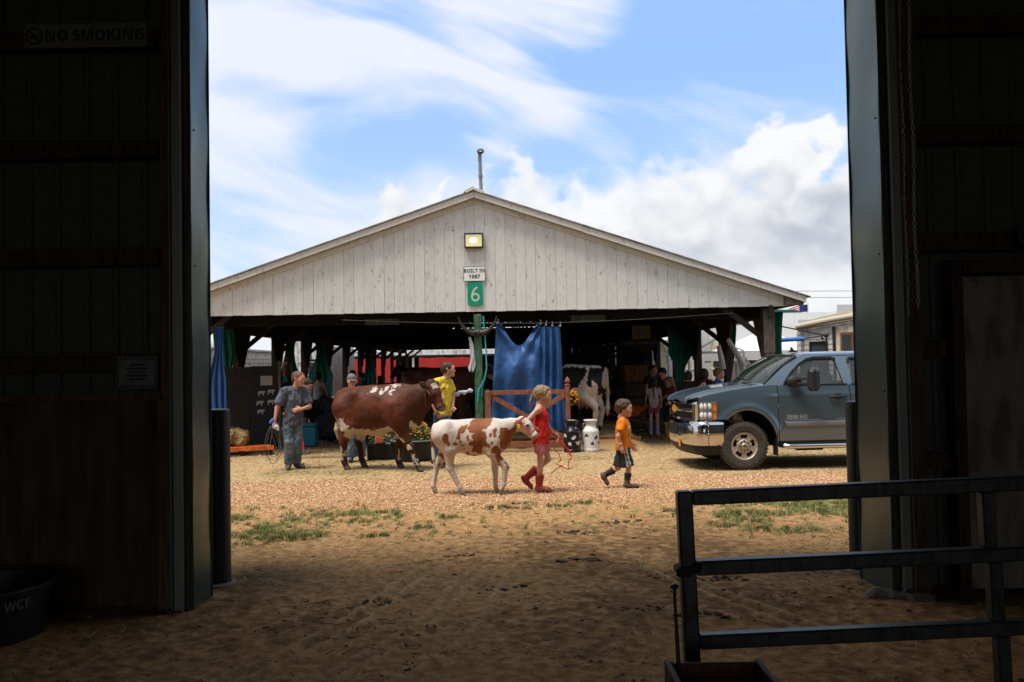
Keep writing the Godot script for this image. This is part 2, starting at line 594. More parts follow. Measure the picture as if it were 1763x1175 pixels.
func ground_tint(x: float, z: float) -> Color:
	var a: float = gn[0].get_noise_2d(x * 1.0, z * 1.0)
	var b: float = gn[1].get_noise_2d(x, z)
	var w: float = gn[3].get_noise_2d(x, z)
	var zz := z + w * 0.7
	var mud := Color(0.46, 0.262, 0.110)
	var dry := Color(0.435, 0.268, 0.128)
	var chips := Color(0.52, 0.315, 0.165)
	var road := Color(0.48, 0.345, 0.185)
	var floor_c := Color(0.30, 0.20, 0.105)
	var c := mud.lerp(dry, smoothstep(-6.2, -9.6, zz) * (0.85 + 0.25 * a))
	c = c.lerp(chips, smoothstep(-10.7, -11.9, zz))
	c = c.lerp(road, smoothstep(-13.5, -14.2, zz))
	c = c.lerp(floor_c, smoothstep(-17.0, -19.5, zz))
	if z > -12.5:
		var f: float = gn[4].get_noise_2d(x, z)
		var f2: float = gn[5].get_noise_2d(x, z)
		var wet: float = w * 0.55 + a * 0.45 + 0.10 * smoothstep(-0.5, 2.0, x)
		var moist := smoothstep(0.10, 0.34, f * 0.55 + f2 * 0.30 + b * 0.25 + wet * 0.9) * smoothstep(-11.6, -8.6, z)
		c = c.lerp(Color(0.095, 0.056, 0.028), moist * 0.58)
		c = c.lerp(Color(0.50, 0.34, 0.17), 0.35 * smoothstep(0.15, 0.5, -f - 0.4 * b))
		c = c * (1.0 + 0.22 * f2)
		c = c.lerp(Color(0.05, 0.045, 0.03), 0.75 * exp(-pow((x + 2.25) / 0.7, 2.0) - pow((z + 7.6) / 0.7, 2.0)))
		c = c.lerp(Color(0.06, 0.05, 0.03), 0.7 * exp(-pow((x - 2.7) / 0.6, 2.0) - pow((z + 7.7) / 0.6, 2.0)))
		c = c.lerp(Color(0.56, 0.37, 0.18), clampf(track(x, z), 0.0, 1.0) * 0.75)
	elif z > -22.0:
		c = c.lerp(Color(0.19, 0.155, 0.075), 0.55 * smoothstep(0.25, 0.6, w + 0.4 * b) * smoothstep(-13.6, -14.4, z))
	# wet patch behind the walking cow
	c = c.lerp(Color(0.07, 0.05, 0.03), 0.85 * exp(-pow((x + 3.9) / 0.5, 2.0) - pow((z + 17.8) / 0.22, 2.0)))
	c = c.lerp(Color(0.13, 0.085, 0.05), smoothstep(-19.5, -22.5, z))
	return c * (1.0 + 0.16 * b)

func lines(at: Array) -> PackedFloat32Array:
	# at: [start, step, start, step, ..., end]
	var r := PackedFloat32Array()
	for k in range(0, at.size() - 1, 2):
		var a: float = at[k]
		var e: float = at[k + 2]
		var s: float = at[k + 1]
		var cnt := maxi(1, int(round(absf(e - a) / s)))
		for i in cnt: r.append(a + (e - a) * i / cnt)
	r.append(at[at.size() - 1])
	return r

func make_ground() -> void:
	gn = [fnoise(0.55, 51, 4), fnoise(2.2, 52, 4), fnoise(3.4, 53, 2), fnoise(0.28, 54, 3), fnoise(5.5, 55, 4), fnoise(13.0, 56, 3)]
	var xs := lines([-900.0, 200.0, -100.0, 20.0, -20.0, 1.0, -8.0, 0.12, -5.0, 0.034, 4.6, 0.12, 8.0, 1.0, 20.0, 20.0, 100.0, 200.0, 900.0])
	var zs := lines([60.0, 10.0, 4.0, 0.5, -4.4, 0.028, -9.5, 0.04, -13.0, 0.07, -20.0, 0.3, -30.0, 1.5, -60.0, 10.0, -100.0, 200.0, -900.0])
	var vs := PackedVector3Array(); var ns := PackedVector3Array(); var cs := PackedColorArray(); var ix := PackedInt32Array()
	var w := xs.size()
	for z in zs:
		for x in xs:
			var near := absf(x) < 20.0 and z > -60.0 and z < 5.0
			vs.append(Vector3(x, ground_y(x, z) if near else 0.0, z))
			cs.append(ground_tint(x, z) if near else Color(0.16, 0.15, 0.08))
	for j in zs.size() - 1:
		for i in w - 1:
			var a := j * w + i
			ix.append_array([a, a + w, a + 1, a + 1, a + w, a + w + 1])
	for k in range(0, ix.size(), 3):
		if (vs[ix[k + 2]] - vs[ix[k]]).cross(vs[ix[k + 1]] - vs[ix[k]]).y < 0.0:
			var s := ix[k + 1]; ix[k + 1] = ix[k + 2]; ix[k + 2] = s
	ns = _normals(vs, ix)
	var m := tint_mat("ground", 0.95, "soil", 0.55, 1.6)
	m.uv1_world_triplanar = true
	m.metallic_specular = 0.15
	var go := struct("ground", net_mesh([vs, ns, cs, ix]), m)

func multi(called: String, mesh: Mesh, m, xf: Array, cols: Array = []) -> MultiMeshInstance3D:
	var mm := MultiMesh.new()
	mm.transform_format = MultiMesh.TRANSFORM_3D
	mm.use_colors = cols.size() > 0
	mm.mesh = mesh
	mm.instance_count = xf.size()
	for i in xf.size():
		mm.set_instance_transform(i, xf[i])
		if cols.size(): mm.set_instance_color(i, cols[i])
	var o := MultiMeshInstance3D.new()
	o.multimesh = mm
	o.material_override = M[m] if m is String else m
	o.name = numbered(called)
	add_child(o)
	o.set_meta("kind", "stuff")
	return o

func rnd_basis(s: Vector3) -> Basis:
	return Basis(Vector3.UP, rg.randf() * TAU) * Basis(Vector3(1, 0, 0), rg.randf_range(-0.45, 0.45)) * Basis(Vector3(0, 0, 1), rg.randf_range(-0.45, 0.45)) * Basis().scaled(s)

func make_litter() -> void:
	rg.seed = 7
	tint_mat("litter", 0.95)
	# wood chips
	var g := Geo.new()
	g.box(Vector3.ZERO, Vector3(1, 1, 1), 0.0)
	var chip := g.mesh()
	var xf := []
	var cl := []
	var tones := [Color(0.56, 0.35, 0.19), Color(0.60, 0.39, 0.22), Color(0.50, 0.29, 0.15), Color(0.64, 0.46, 0.27), Color(0.36, 0.20, 0.11), Color(0.55, 0.32, 0.17)]
	for k in 46000:
		var z := rg.randf_range(-14.4, -10.6)
		var x := rg.randf_range(-5.2, 5.4)
		var edge := smoothstep(-10.6, -12.4, z + gn[3].get_noise_2d(x, z) * 0.9 + gn[0].get_noise_2d(x, z) * 0.5) * (1.0 - smoothstep(-13.5, -14.3, z) * 0.9)
		if rg.randf() > edge: continue
		xf.append(Transform3D(rnd_basis(Vector3(rg.randf_range(0.010, 0.042), rg.randf_range(0.003, 0.008), rg.randf_range(0.006, 0.016))), Vector3(x, ground_y(x, z) + 0.004, z)))
		cl.append(tones[rg.randi() % 6] * rg.randf_range(0.75, 1.1))
	for k in 9000:
		var z := rg.randf_range(-26.0, -14.2)
		var x := rg.randf_range(-8.0, 7.0)
		xf.append(Transform3D(rnd_basis(Vector3(rg.randf_range(0.014, 0.06), 0.006, rg.randf_range(0.006, 0.02))), Vector3(x, ground_y(x, z) + 0.004, z)))
		cl.append(Color(0.52, 0.37, 0.19) * rg.randf_range(0.5, 1.15))
	multi("wood_chips", chip, "litter", xf, cl)
	# straw and stems on the mud
	xf = []; cl = []
	for k in 2600:
		var z := -4.4 - pow(rg.randf(), 0.8) * 7.0
		var x := rg.randf_range(-3.6, 3.6)
		xf.append(Transform3D(rnd_basis(Vector3(rg.randf_range(0.02, 0.10) * (2.0 if rg.randf() < 0.06 else 1.0), 0.003, 0.003)), Vector3(x, ground_y(x, z) + 0.004, z)))
		cl.append((Color(0.50, 0.42, 0.27) if rg.randf() < 0.35 else Color(0.16, 0.11, 0.06)) * rg.randf_range(0.6, 1.1))
	multi("straw_litter", chip, "litter", xf, cl)
	# clods of dung and dirt
	var b := net([[Vector3(-0.3, 0, 0), Vector3(0.3, 0.05, 0.1), 0.5, 0.4, 0.3], [Vector3(0.1, 0.2, -0.3), Vector3(-0.1, 0, -0.4), 0.3, 0.25, 0.2], [Vector3(0.35, 0.1, 0.35), Vector3(0.5, 0, 0.3), 0.22, 0.2, 0.2]], 0.13, null, [], 0.12, 30.0)
	var clod := net_mesh(b)
	xf = []; cl = []
	for k in 5200:
		var z := -4.4 - rg.randf() * 7.6
		var x := rg.randf_range(-3.4, 3.6)
		if gn[3].get_noise_2d(x * 2.5, z * 2.5) + gn[0].get_noise_2d(x, z) * 0.6 < rg.randf_range(-0.15, 0.55): continue
		var s := rg.randf_range(0.005, 0.017) * (1.9 if rg.randf() < 0.05 else 1.0)
		xf.append(Transform3D(rnd_basis(Vector3(s * rg.randf_range(1.0, 1.9), s * 0.5, s)), Vector3(x, ground_y(x, z) + s * 0.15, z)))
		cl.append(Color(0.15, 0.092, 0.046) * rg.randf_range(0.4, 1.6))
	for q in [[0.62, -9.35, 0.07], [0.70, -9.30, 0.05], [0.55, -8.0, 0.09], [0.64, -8.02, 0.07], [1.1, -9.9, 0.08], [1.25, -9.95, 0.07], [1.9, -10.6, 0.10], [2.05, -10.55, 0.08], [-0.55, -8.35, 0.05], [-0.10, -7.1, 0.06], [1.6, -7.2, 0.07], [1.25, -7.35, 0.06], [1.75, -7.25, 0.06], [0.9, -6.4, 0.06], [1.3, -6.2, 0.07], [-1.0, -6.7, 0.06]]:
		for k in 14:
			var x: float = q[0] + rg.randf_range(-0.17, 0.17)
			var z: float = q[1] + rg.randf_range(-0.07, 0.07)
			var s: float = q[2] * rg.randf_range(0.12, 0.5)
			xf.append(Transform3D(rnd_basis(Vector3(s * 1.6, s * 0.6, s)), Vector3(x, ground_y(x, z) + s * 0.15, z)))
			cl.append(Color(0.062, 0.040, 0.022) * rg.randf_range(0.6, 1.6))
	multi("dung_clods", clod, "litter", xf, cl)
	# grass
	var gg := Geo.new()
	for k in 16:
		var an := rg.randf() * TAU
		var r := rg.randf() * 0.05
		var p := Vector3(cos(an) * r, 0, sin(an) * r)
		var lean := Vector3(rg.randf_range(-1, 1), 0, rg.randf_range(-1, 1)) * 0.045
		var hh := rg.randf_range(0.03, 0.085)
		var side := Vector3(cos(an * 3.0), 0, sin(an * 3.0)) * 0.004
		var nn := Vector3(-side.z, 0.002, side.x).normalized()
		var mid := p + lean * 0.4 + Vector3(0, hh * 0.6, 0)
		var tip := p + lean + Vector3(0, hh, 0)
		gg.t(p - side, p + side, mid + side * 0.7, nn, nn, nn)
		gg.t(p - side, mid + side * 0.7, mid - side * 0.7, nn, nn, nn)
		gg.t(mid - side * 0.7, mid + side * 0.7, tip, nn, nn, nn)
	var blade := gg.mesh()
	xf = []; cl = []
	for k in 30000:
		var z := rg.randf_range(-11.6, -8.9)
		var x := rg.randf_range(-6.5, 6.5)
		var side := smoothstep(0.5, 1.0, gn[3].get_noise_2d(x * 1.7 + 9.0, z * 1.7) * 0.9 + gn[0].get_noise_2d(x * 1.3, z * 2.0) * 0.75 + 0.85 - 0.85 * (1.0 - smoothstep(-1.2, -2.6, x)) * (1.0 - smoothstep(1.9, 2.5, x)) - 0.42 * absf(z + 10.25))
		if rg.randf() > side * 0.45 + 0.012: continue
		var s := rg.randf_range(0.5, 1.05)
		xf.append(Transform3D(Basis(Vector3.UP, rg.randf() * TAU) * Basis().scaled(Vector3(s, s * rg.randf_range(0.6, 1.0), s)), Vector3(x, ground_y(x, z) - 0.005, z)))
		cl.append(Color(0.115, 0.165, 0.045).lerp(Color(0.27, 0.25, 0.10), rg.randf() * 0.7) * rg.randf_range(0.75, 1.25))
	for k in 700:
		var z := rg.randf_range(-17.0, -13.8)
		var x := rg.randf_range(-6.0, 6.5)
		if gn[3].get_noise_2d(x, z) + 0.5 * gn[0].get_noise_2d(x * 1.5, z * 1.5) < 0.22: continue
		xf.append(Transform3D(Basis(Vector3.UP, rg.randf() * TAU).scaled(Vector3(0.6, 0.4, 0.6)), Vector3(x, ground_y(x, z) - 0.005, z)))
		cl.append(Color(0.13, 0.15, 0.05) * rg.randf_range(0.8, 1.2))
	for q in [[-0.25, -11.0], [0.12, -11.25], [0.05, -10.95], [0.9, -11.3], [-0.75, -10.4], [-1.05, -9.75], [-1.5, -9.3], [2.3, -9.6], [0.55, -11.1]]:
		for k in 14:
			var x: float = q[0] + rg.randf_range(-0.16, 0.16)
			var z: float = q[1] + rg.randf_range(-0.08, 0.08)
			xf.append(Transform3D(Basis(Vector3.UP, rg.randf() * TAU).scaled(Vector3.ONE * rg.randf_range(0.5, 0.9)), Vector3(x, ground_y(x, z) - 0.005, z)))
			cl.append(Color(0.08, 0.12, 0.035) * rg.randf_range(0.8, 1.3))
	var gm := tint_mat("grass", 0.7)
	gm.backlight_enabled = true
	gm.backlight = Color(0.3, 0.35, 0.12)
	multi("grass", blade, gm, xf, cl)

# the shed that the picture is taken from ------------------------------------------------------------
func text(s: String, size: float, m, parent: Node3D, at: Vector3, bold := true, bs := Basis(), font := "Droid Sans") -> MeshInstance3D:
	var t := TextMesh.new()
	var f := SystemFont.new()
	f.font_names = PackedStringArray([font])
	f.font_weight = 700 if bold else 400
	t.font = f
	t.text = s
	t.font_size = 48
	t.pixel_size = size / 34.0
	t.depth = 0.002
	t.curve_step = 1.0
	var o := obj("lettering", t, m, parent)
	o.transform = Transform3D(bs, at)
	return o

func sheet(w: float, h: float) -> Geo:
	# ribbed steel cladding, ribs every 0.23 m
	var g := Geo.new()
	var x := 0.0
	var pr := [Vector2(0, 0)]
	while x < w - 0.05:
		for q in [[0.07, 0.0], [0.085, 0.018], [0.115, 0.018], [0.13, 0.0]]:
			if x + q[0] < w: pr.append(Vector2(x + q[0], q[1]))
		x += 0.23
	pr.append(Vector2(w, 0))
	for k in pr.size() - 1:
		var a: Vector2 = pr[k]
		var b: Vector2 = pr[k + 1]
		var nn := Vector3(-(b.y - a.y), 0, b.x - a.x).normalized()
		g.quad(Vector3(a.x, 0, a.y), Vector3(b.x, 0, b.y), Vector3(b.x, h, b.y), Vector3(a.x, h, a.y), nn)
		g.quad(Vector3(a.x, 0, a.y - 0.002), Vector3(b.x, 0, b.y - 0.002), Vector3(b.x, h, b.y - 0.002), Vector3(a.x, h, a.y - 0.002), -nn)
	return g

func make_shed() -> void:
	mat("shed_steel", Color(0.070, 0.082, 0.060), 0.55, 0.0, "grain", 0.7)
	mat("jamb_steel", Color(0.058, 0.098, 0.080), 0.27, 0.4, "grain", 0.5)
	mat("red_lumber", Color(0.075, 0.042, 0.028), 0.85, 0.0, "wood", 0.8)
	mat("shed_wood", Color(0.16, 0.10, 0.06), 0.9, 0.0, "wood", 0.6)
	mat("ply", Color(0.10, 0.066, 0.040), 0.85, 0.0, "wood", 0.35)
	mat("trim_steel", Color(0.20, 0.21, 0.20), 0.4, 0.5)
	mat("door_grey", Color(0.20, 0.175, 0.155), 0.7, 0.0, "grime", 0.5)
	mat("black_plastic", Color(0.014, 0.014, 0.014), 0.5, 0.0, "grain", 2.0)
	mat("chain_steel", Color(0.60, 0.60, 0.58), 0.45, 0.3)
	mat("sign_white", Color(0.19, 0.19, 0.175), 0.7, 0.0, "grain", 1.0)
	mat("print_black", Color(0.015, 0.015, 0.015), 0.6)
	var b := thing("shed", "dark green steel shed with wooden girts around the wide open doorway", "shed")
	# cladding of the door wall; the outside is also steel
	var sh := sheet(0.92, 6.6)
	for k in 11:
		for s in [-1, 1]:
			var x: float = (-2.55 - 0.92 * (k + 1)) if s < 0 else (3.02 + 0.92 * k)
			var o := obj("cladding_sheet", sh, "shed_steel", b)
			o.position = Vector3(x, 0.0, -6.92)
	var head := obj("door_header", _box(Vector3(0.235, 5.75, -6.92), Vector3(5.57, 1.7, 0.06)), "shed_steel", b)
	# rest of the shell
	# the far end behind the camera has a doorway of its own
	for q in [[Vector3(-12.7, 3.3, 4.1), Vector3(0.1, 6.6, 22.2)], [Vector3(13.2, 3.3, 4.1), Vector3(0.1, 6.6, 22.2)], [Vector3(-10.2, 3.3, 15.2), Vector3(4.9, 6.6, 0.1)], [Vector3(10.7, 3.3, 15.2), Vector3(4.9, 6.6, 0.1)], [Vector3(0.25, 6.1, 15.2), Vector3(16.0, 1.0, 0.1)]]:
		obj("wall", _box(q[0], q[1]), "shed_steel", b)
	obj("roof", _box(Vector3(0.25, 6.68, 4.1), Vector3(26.6, 0.12, 23.2)), "shed_steel", b)
	# girts
	for y in [1.0, 1.87, 2.70, 3.55, 4.42, 5.3]:
		for s in [-1, 1]:
			if s < 0 and y < 1.5: continue
			var g := Geo.new()
			if s < 0: g.box(Vector3(-7.6, y, -6.80), Vector3(9.7, 0.14, 0.04), 0.004)
			elif y > 2.6: g.box(Vector3(8.05, y, -6.80), Vector3(9.7, 0.14, 0.04), 0.004)
			else: g.box(Vector3(3.295, y, -6.80), Vector3(0.19, 0.14, 0.04), 0.004)
			obj("girt", g, "red_lumber", b)
	# posts at the door and along the wall
	for x in [-2.63, 3.09, -5.2, 6.1, -7.8, 8.6]:
		var near: bool = absf(x) < 4.0
		obj("post", _box(Vector3(x, 3.3, -6.80 if near else -6.70), Vector3(0.17, 6.6, 0.16)), "shed_wood", b)
	for s in [-1, 1]:
		var x0: float = -2.50 if s < 0 else 2.90
		var x1: float = -2.425 if s < 0 else 2.83
		# steel-clad jamb, a little buckled
		var dep := 0.37 if s < 0 else 0.58
		var g := Geo.new()
		var face := func(q: Vector2) -> Vector3:
			var wv := 0.010 * sin(q.x * 3.1 + q.y * 1.9 * s) * sin(PI * q.y / dep) + 0.006 * sin(q.x * 7.3)
			return Vector3(x1 - s * wv * 0.6, q.x, -6.60 - q.y)
		g.panel(PackedVector2Array([Vector2(0, 0), Vector2(4.95, 0), Vector2(4.95, dep), Vector2(0, dep)]), face, 0.09, Vector3(-s, 0, 0))
		obj("jamb_panel", g, "jamb_steel", b)
		obj("jamb_post", _box(Vector3((x0 + x1) * 0.5 + s * 0.045, 2.475, -6.60 - dep * 0.5), Vector3(0.11, 4.95, dep - 0.02)), "shed_wood", b)
		# edge trims and the roller door track
		obj("jamb_trim", _box(Vector3(x1 + s * 0.012, 2.475, -6.589), Vector3(0.030, 4.95, 0.012)), "jamb_steel", b)
		obj("jamb_trim", _box(Vector3(x1 + s * 0.004, 2.475, -6.606 - dep), Vector3(0.03, 4.95, 0.008)), "jamb_steel", b)
		var tr := Geo.new()
		tr.box(Vector3(x1 + s * 0.065, 2.5, -6.56), Vector3(0.012, 5.0, 0.06), 0.002)
		tr.box(Vector3(x1 + s * 0.105, 2.5, -6.575), Vector3(0.068, 5.0, 0.012), 0.002)
		tr.box(Vector3(x1 + s * 0.145, 2.5, -6.56), Vector3(0.008, 5.0, 0.05), 0.002)
		obj("door_track", tr, "trim_steel", b)
		for y in [1.55, 2.6, 3.65]:
			var scr := Geo.new()
			scr.ball(Vector3(x1 - s * 0.004, y, -6.66), Vector3(0.008, 0.008, 0.008), 8)
			obj("screw", scr, "trim_steel", b)
	obj("head_trim", _box(Vector3(0.2, 4.93, -6.8), Vector3(5.3, 0.06, 0.3)), "jamb_steel", b)
	# lower left lining of plywood
	for k in 3:
		obj("plywood_sheet", _box(Vector3(-3.35 - k * 1.235, 0.79, -6.71), Vector3(1.23, 1.58, 0.018)), "ply", b)
	obj("plywood_cap", _box(Vector3(-4.5, 1.60, -6.72), Vector3(3.6, 0.04, 0.09)), "shed_wood", b)
	obj("batten", _box(Vector3(-2.66, 0.79, -6.66), Vector3(0.10, 1.58, 0.05)), "shed_wood", b)
	# pale walk door on the right
	var d := obj("door_leaf", _box(Vector3(3.97, 1.22, -6.74), Vector3(0.96, 2.40, 0.05)), "door_grey", b)
	obj("door_rail", _box(Vector3(3.97, 2.36, -6.705), Vector3(0.94, 0.04, 0.02)), "door_grey", d)
	obj("door_frame", _box(Vector3(3.44, 1.28, -6.75), Vector3(0.09, 2.55, 0.10)), "red_lumber", b)
	obj("door_frame", _box(Vector3(3.97, 2.50, -6.75), Vector3(0.96, 0.11, 0.10)), "red_lumber", b)
	obj("door_frame", _box(Vector3(4.50, 1.28, -6.75), Vector3(0.09, 2.55, 0.10)), "red_lumber", b)
	# footing under the right jamb
	var st := net([[Vector3(-0.15, -0.02, 0), Vector3(0.15, -0.02, 0.05), 0.09, 0.07, 0.05], [Vector3(0.1, 0.0, 0.1), Vector3(0.2, 0.0, 0.12), 0.06, 0.05, 0.05]], 0.02, null, [], 0.02, 20.0)
	mat("stone", Color(0.20, 0.17, 0.13), 0.9, 0.0, "soil", 2.0)
	var rk := obj("stone_block", net_mesh(st), "stone")
	rk.position = Vector3(2.86, 0.0, -6.62)
	tag(rk, "rough grey stone at the foot of the right door jamb", "stone")
	# signs
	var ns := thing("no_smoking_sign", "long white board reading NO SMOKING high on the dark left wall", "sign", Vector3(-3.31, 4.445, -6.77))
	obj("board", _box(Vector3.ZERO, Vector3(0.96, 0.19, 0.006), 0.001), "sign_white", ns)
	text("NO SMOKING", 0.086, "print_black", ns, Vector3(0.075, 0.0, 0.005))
	var ic := Geo.new()
	var ring := []
	for k in 25: ring.append(Vector3(-0.40 + 0.062 * cos(TAU * k / 24.0), 0.062 * sin(TAU * k / 24.0), 0.006))
	ic.tube(ring, 0.008, 6, false)
	ic.bar(Vector3(-0.445, 0.045, 0.006), Vector3(-0.355, -0.045, 0.006), 0.012, 0.006, Vector3(0, 0, 1), 0.0)
	ic.bar(Vector3(-0.44, -0.008, 0.005), Vector3(-0.365, -0.008, 0.005), 0.014, 0.004, Vector3(0, 0, 1), 0.0)
	obj("no_smoking_symbol", ic, "print_black", ns)
	var ws := thing("warning_sign", "small white notice with a black hazard border on the dark left wall", "sign", Vector3(-2.92, 1.79, -6.77))
	obj("board", _box(Vector3.ZERO, Vector3(0.32, 0.25, 0.005), 0.001), "sign_white", ws)
	var hz := Geo.new()
	for k in 12:
		for s in [-1, 1]:
			hz.bar(Vector3(-0.155 + k * 0.028, s * 0.110 - 0.010, 0.004), Vector3(-0.143 + k * 0.028, s * 0.110 + 0.010, 0.004), 0.012, 0.002, Vector3(0, 0, 1), 0.0)
	for k in 8:
		for s in [-1, 1]:
			hz.bar(Vector3(s * 0.147 - 0.008, -0.09 + k * 0.025, 0.004), Vector3(s * 0.147 + 0.008, -0.079 + k * 0.025, 0.004), 0.012, 0.002, Vector3(0, 0, 1), 0.0)
	obj("hazard_border", hz, "print_black", ws)
	var tx := Geo.new()
	for k in 5: tx.box(Vector3(0, 0.06 - k * 0.028, 0.004), Vector3([0.10, 0.15, 0.13, 0.17, 0.12][k], 0.012 if k else 0.018, 0.002), 0.0)
	obj("print", tx, "print_black", ws)
	# hoist chain, two hanging falls of links
	for s in 2:
		var ch := thing("hoist_chain", ["left fall of the steel hoist chain hanging right of the doorway", "right fall of the steel hoist chain hanging right of the doorway"][s], "chain", Vector3(2.985 + s * 0.075, 0, -6.55), 0.0, "hoist chains beside the doorway")
		var lk := Geo.new()
		var pts := []
		for k in 13:
			var a := TAU * k / 12.0
			pts.append(Vector3(0.011 * cos(a), 0.021 * sin(a) , 0))
		lk.tube(pts, 0.0032, 5, false)
		var link := lk.mesh()
		for k in 76:
			var o := obj("link", link, "chain_steel", ch)
			o.transform = Transform3D(Basis(Vector3.UP, PI / 2 * (k % 2) + 0.5 + 0.4 * sin(k * 0.7 + s)), Vector3(0.006 * sin(k * 0.21 + s), 2.13 + s * 0.06 + k * 0.0365, 0))
	# a bracket and coil at the right edge
	var br := thing("wall_reel", "dusty grey reel hanging on the right wall above the pale door", "reel", Vector3(4.0, 2.72, -6.62))
	var rg2 := Geo.new()
	rg2.lathe([Vector2(0.001, -0.04), Vector2(0.10, -0.04), Vector2(0.10, -0.03), Vector2(0.05, -0.025), Vector2(0.05, 0.025), Vector2(0.10, 0.03), Vector2(0.10, 0.04), Vector2(0.001, 0.04)], 18, Transform3D(Basis(Vector3(1, 0, 0), PI / 2), Vector3.ZERO))
	obj("drum", rg2, "trim_steel", br)
	obj("bracket", _box(Vector3(0, 0, -0.10), Vector3(0.05, 0.18, 0.12)), "trim_steel", br)
	# feed tub
	var tb := thing("stock_tub", "black plastic stock tub with raised letters in the dark left corner", "tub", Vector3(-3.66, 0, -6.05))
	var tg := Geo.new()
	tg.lathe([Vector2(0.001, 0.02), Vector2(0.33, 0.02), Vector2(0.36, 0.0), Vector2(0.39, 0.20), Vector2(0.395, 0.30), Vector2(0.435, 0.315), Vector2(0.44, 0.345), Vector2(0.425, 0.36), Vector2(0.40, 0.355), Vector2(0.375, 0.2), Vector2(0.33, 0.04), Vector2(0.001, 0.04)], 40)
	obj("tub_body", tg, "black_plastic", tb)
	mat("pale_print", Color(0.085, 0.085, 0.08), 0.7)
	text("WCF", 0.06, "pale_print", tb, Vector3(0.350, 0.262, 0.225), true, Basis(Vector3.UP, 1.0))
	# bollards outside the door
	mat("bollard_black", Color(0.016, 0.016, 0.017), 0.45, 0.0, "grain", 1.5)
	for s in 2:
		var p := thing("bollard", ["black steel bollard outside the left door jamb", "black steel bollard outside the right door jamb, before the pickup"][s], "bollard", [Vector3(-2.50, 0, -7.36), Vector3(2.94, 0, -7.42)][s], 0.0, "bollards at the doorway")
		var bg := Geo.new()
		bg.lathe([Vector2(0.11, -0.1), Vector2(0.11, 1.425), Vector2(0.105, 1.437), Vector2(0.09, 1.44), Vector2(0.001, 1.442)] if s else [Vector2(0.105, -0.1), Vector2(0.105, 1.455), Vector2(0.10, 1.467), Vector2(0.085, 1.47), Vector2(0.001, 1.472)], 28)
		obj("pipe", bg, "bollard_black", p)
		var cg := Geo.new()
		cg.lathe([Vector2(0.16, -0.05), Vector2(0.15, 0.015), Vector2(0.112, 0.03)], 24)
		obj("footing", cg, "stone", p)

func _box(at: Vector3, size: Vector3, bev := 0.004) -> Geo:
	var g := Geo.new()
	g.box(at, size, bev)
	return g

# tube gate and things close to the camera ------------------------------------------------------------
func make_gate() -> void:
	mat("gate_steel", Color(0.048, 0.058, 0.054), 0.40, 0.3, "grime", 2.2)
	mat("rubber", Color(0.012, 0.012, 0.012), 0.75)
	mat("maroon", Color(0.16, 0.035, 0.028), 0.6, 0.0, "wood", 1.2)
	var g := thing("pen_gate", "dark square-tube pen gate across the lower right foreground", "gate", Vector3(0.62, 0, -3.02))
	g.rotation.z = 0.0275
	var w := 2.6
	var rows := [1.325, 1.085, 0.834, 0.58, 0.33, 0.12]
	for y in rows:
		var r := Geo.new()
		r.box(Vector3(w * 0.5 + 0.026, y, 0), Vector3(w, 0.050, 0.05), 0.006)
		obj("rail", r, "gate_steel", g)
	var l := Geo.new()
	l.box(Vector3(0.0, 0.72, 0.0), Vector3(0.052, 1.26, 0.052), 0.006)
	obj("end_post", l, "gate_steel", g)
	for x in [1.04, 2.08]:
		for k in 5:
			var m := Geo.new()
			var y0: float = rows[k + 1] + 0.026
			var y1: float = rows[k] - 0.026
			m.box(Vector3(x + 0.012 * k, (y0 + y1) * 0.5, 0.0), Vector3(0.045, y1 - y0, 0.046), 0.005)
			obj("upright", m, "gate_steel", g)
	var cl := Geo.new()
	cl.box(Vector3(0.0, 1.085, 0.0), Vector3(0.085, 0.028, 0.075), 0.008, Basis(Vector3(0, 0, 1), 0.12))
	cl.box(Vector3(-0.02, 1.078, 0.035), Vector3(0.05, 0.03, 0.02), 0.006)
	cl.ball(Vector3(0.03, 1.10, 0.03), Vector3(0.016, 0.012, 0.016), 8)
	obj("rubber_strap", cl, "rubber", g)
	var bx := thing("maroon_box", "open maroon wooden box at the foot of the pen gate", "box", Vector3(0.612, 0, -2.60))
	obj("side_panel", _box(Vector3(-0.142, 0.43, 0.0), Vector3(0.018, 0.86, 0.34)), "maroon", bx)
	obj("side_panel", _box(Vector3(0.142, 0.43, 0.0), Vector3(0.018, 0.855, 0.34)), "maroon", bx)
	obj("front_panel", _box(Vector3(0, 0.425, 0.16), Vector3(0.265, 0.85, 0.016)), "maroon", bx)
	obj("back_panel", _box(Vector3(0, 0.425, -0.16), Vector3(0.265, 0.85, 0.016)), "maroon", bx)
	obj("bottom", _box(Vector3(0, 0.03, 0), Vector3(0.26, 0.02, 0.30)), "maroon", bx)
	var st := thing("show_sticks", "two thin dark sticks with knobs leaning beside the gate post", "sticks", Vector3(0.50, 0, -2.75))
	for k in 2:
		var s := Geo.new()
		s.tube([Vector3(0.015 + 0.035 * k, 0, 0.02 * k), Vector3(0.01 + 0.01 * k, 0.5, 0.0), Vector3(-0.005 - 0.0 * k, 1.085 - 0.025 * k, 0)], [0.006, 0.006, 0.005], 8)
		if k == 0:
			s.ball(Vector3(-0.005, 1.09, 0), Vector3(0.014, 0.009, 0.014), 10)
		for q in [0.78, 0.62]: s.ball(Vector3(0.012 * k, q - 0.04 * k, 0.003), Vector3(0.011, 0.008, 0.011), 8)
		obj("stick", s, "gate_steel", st)

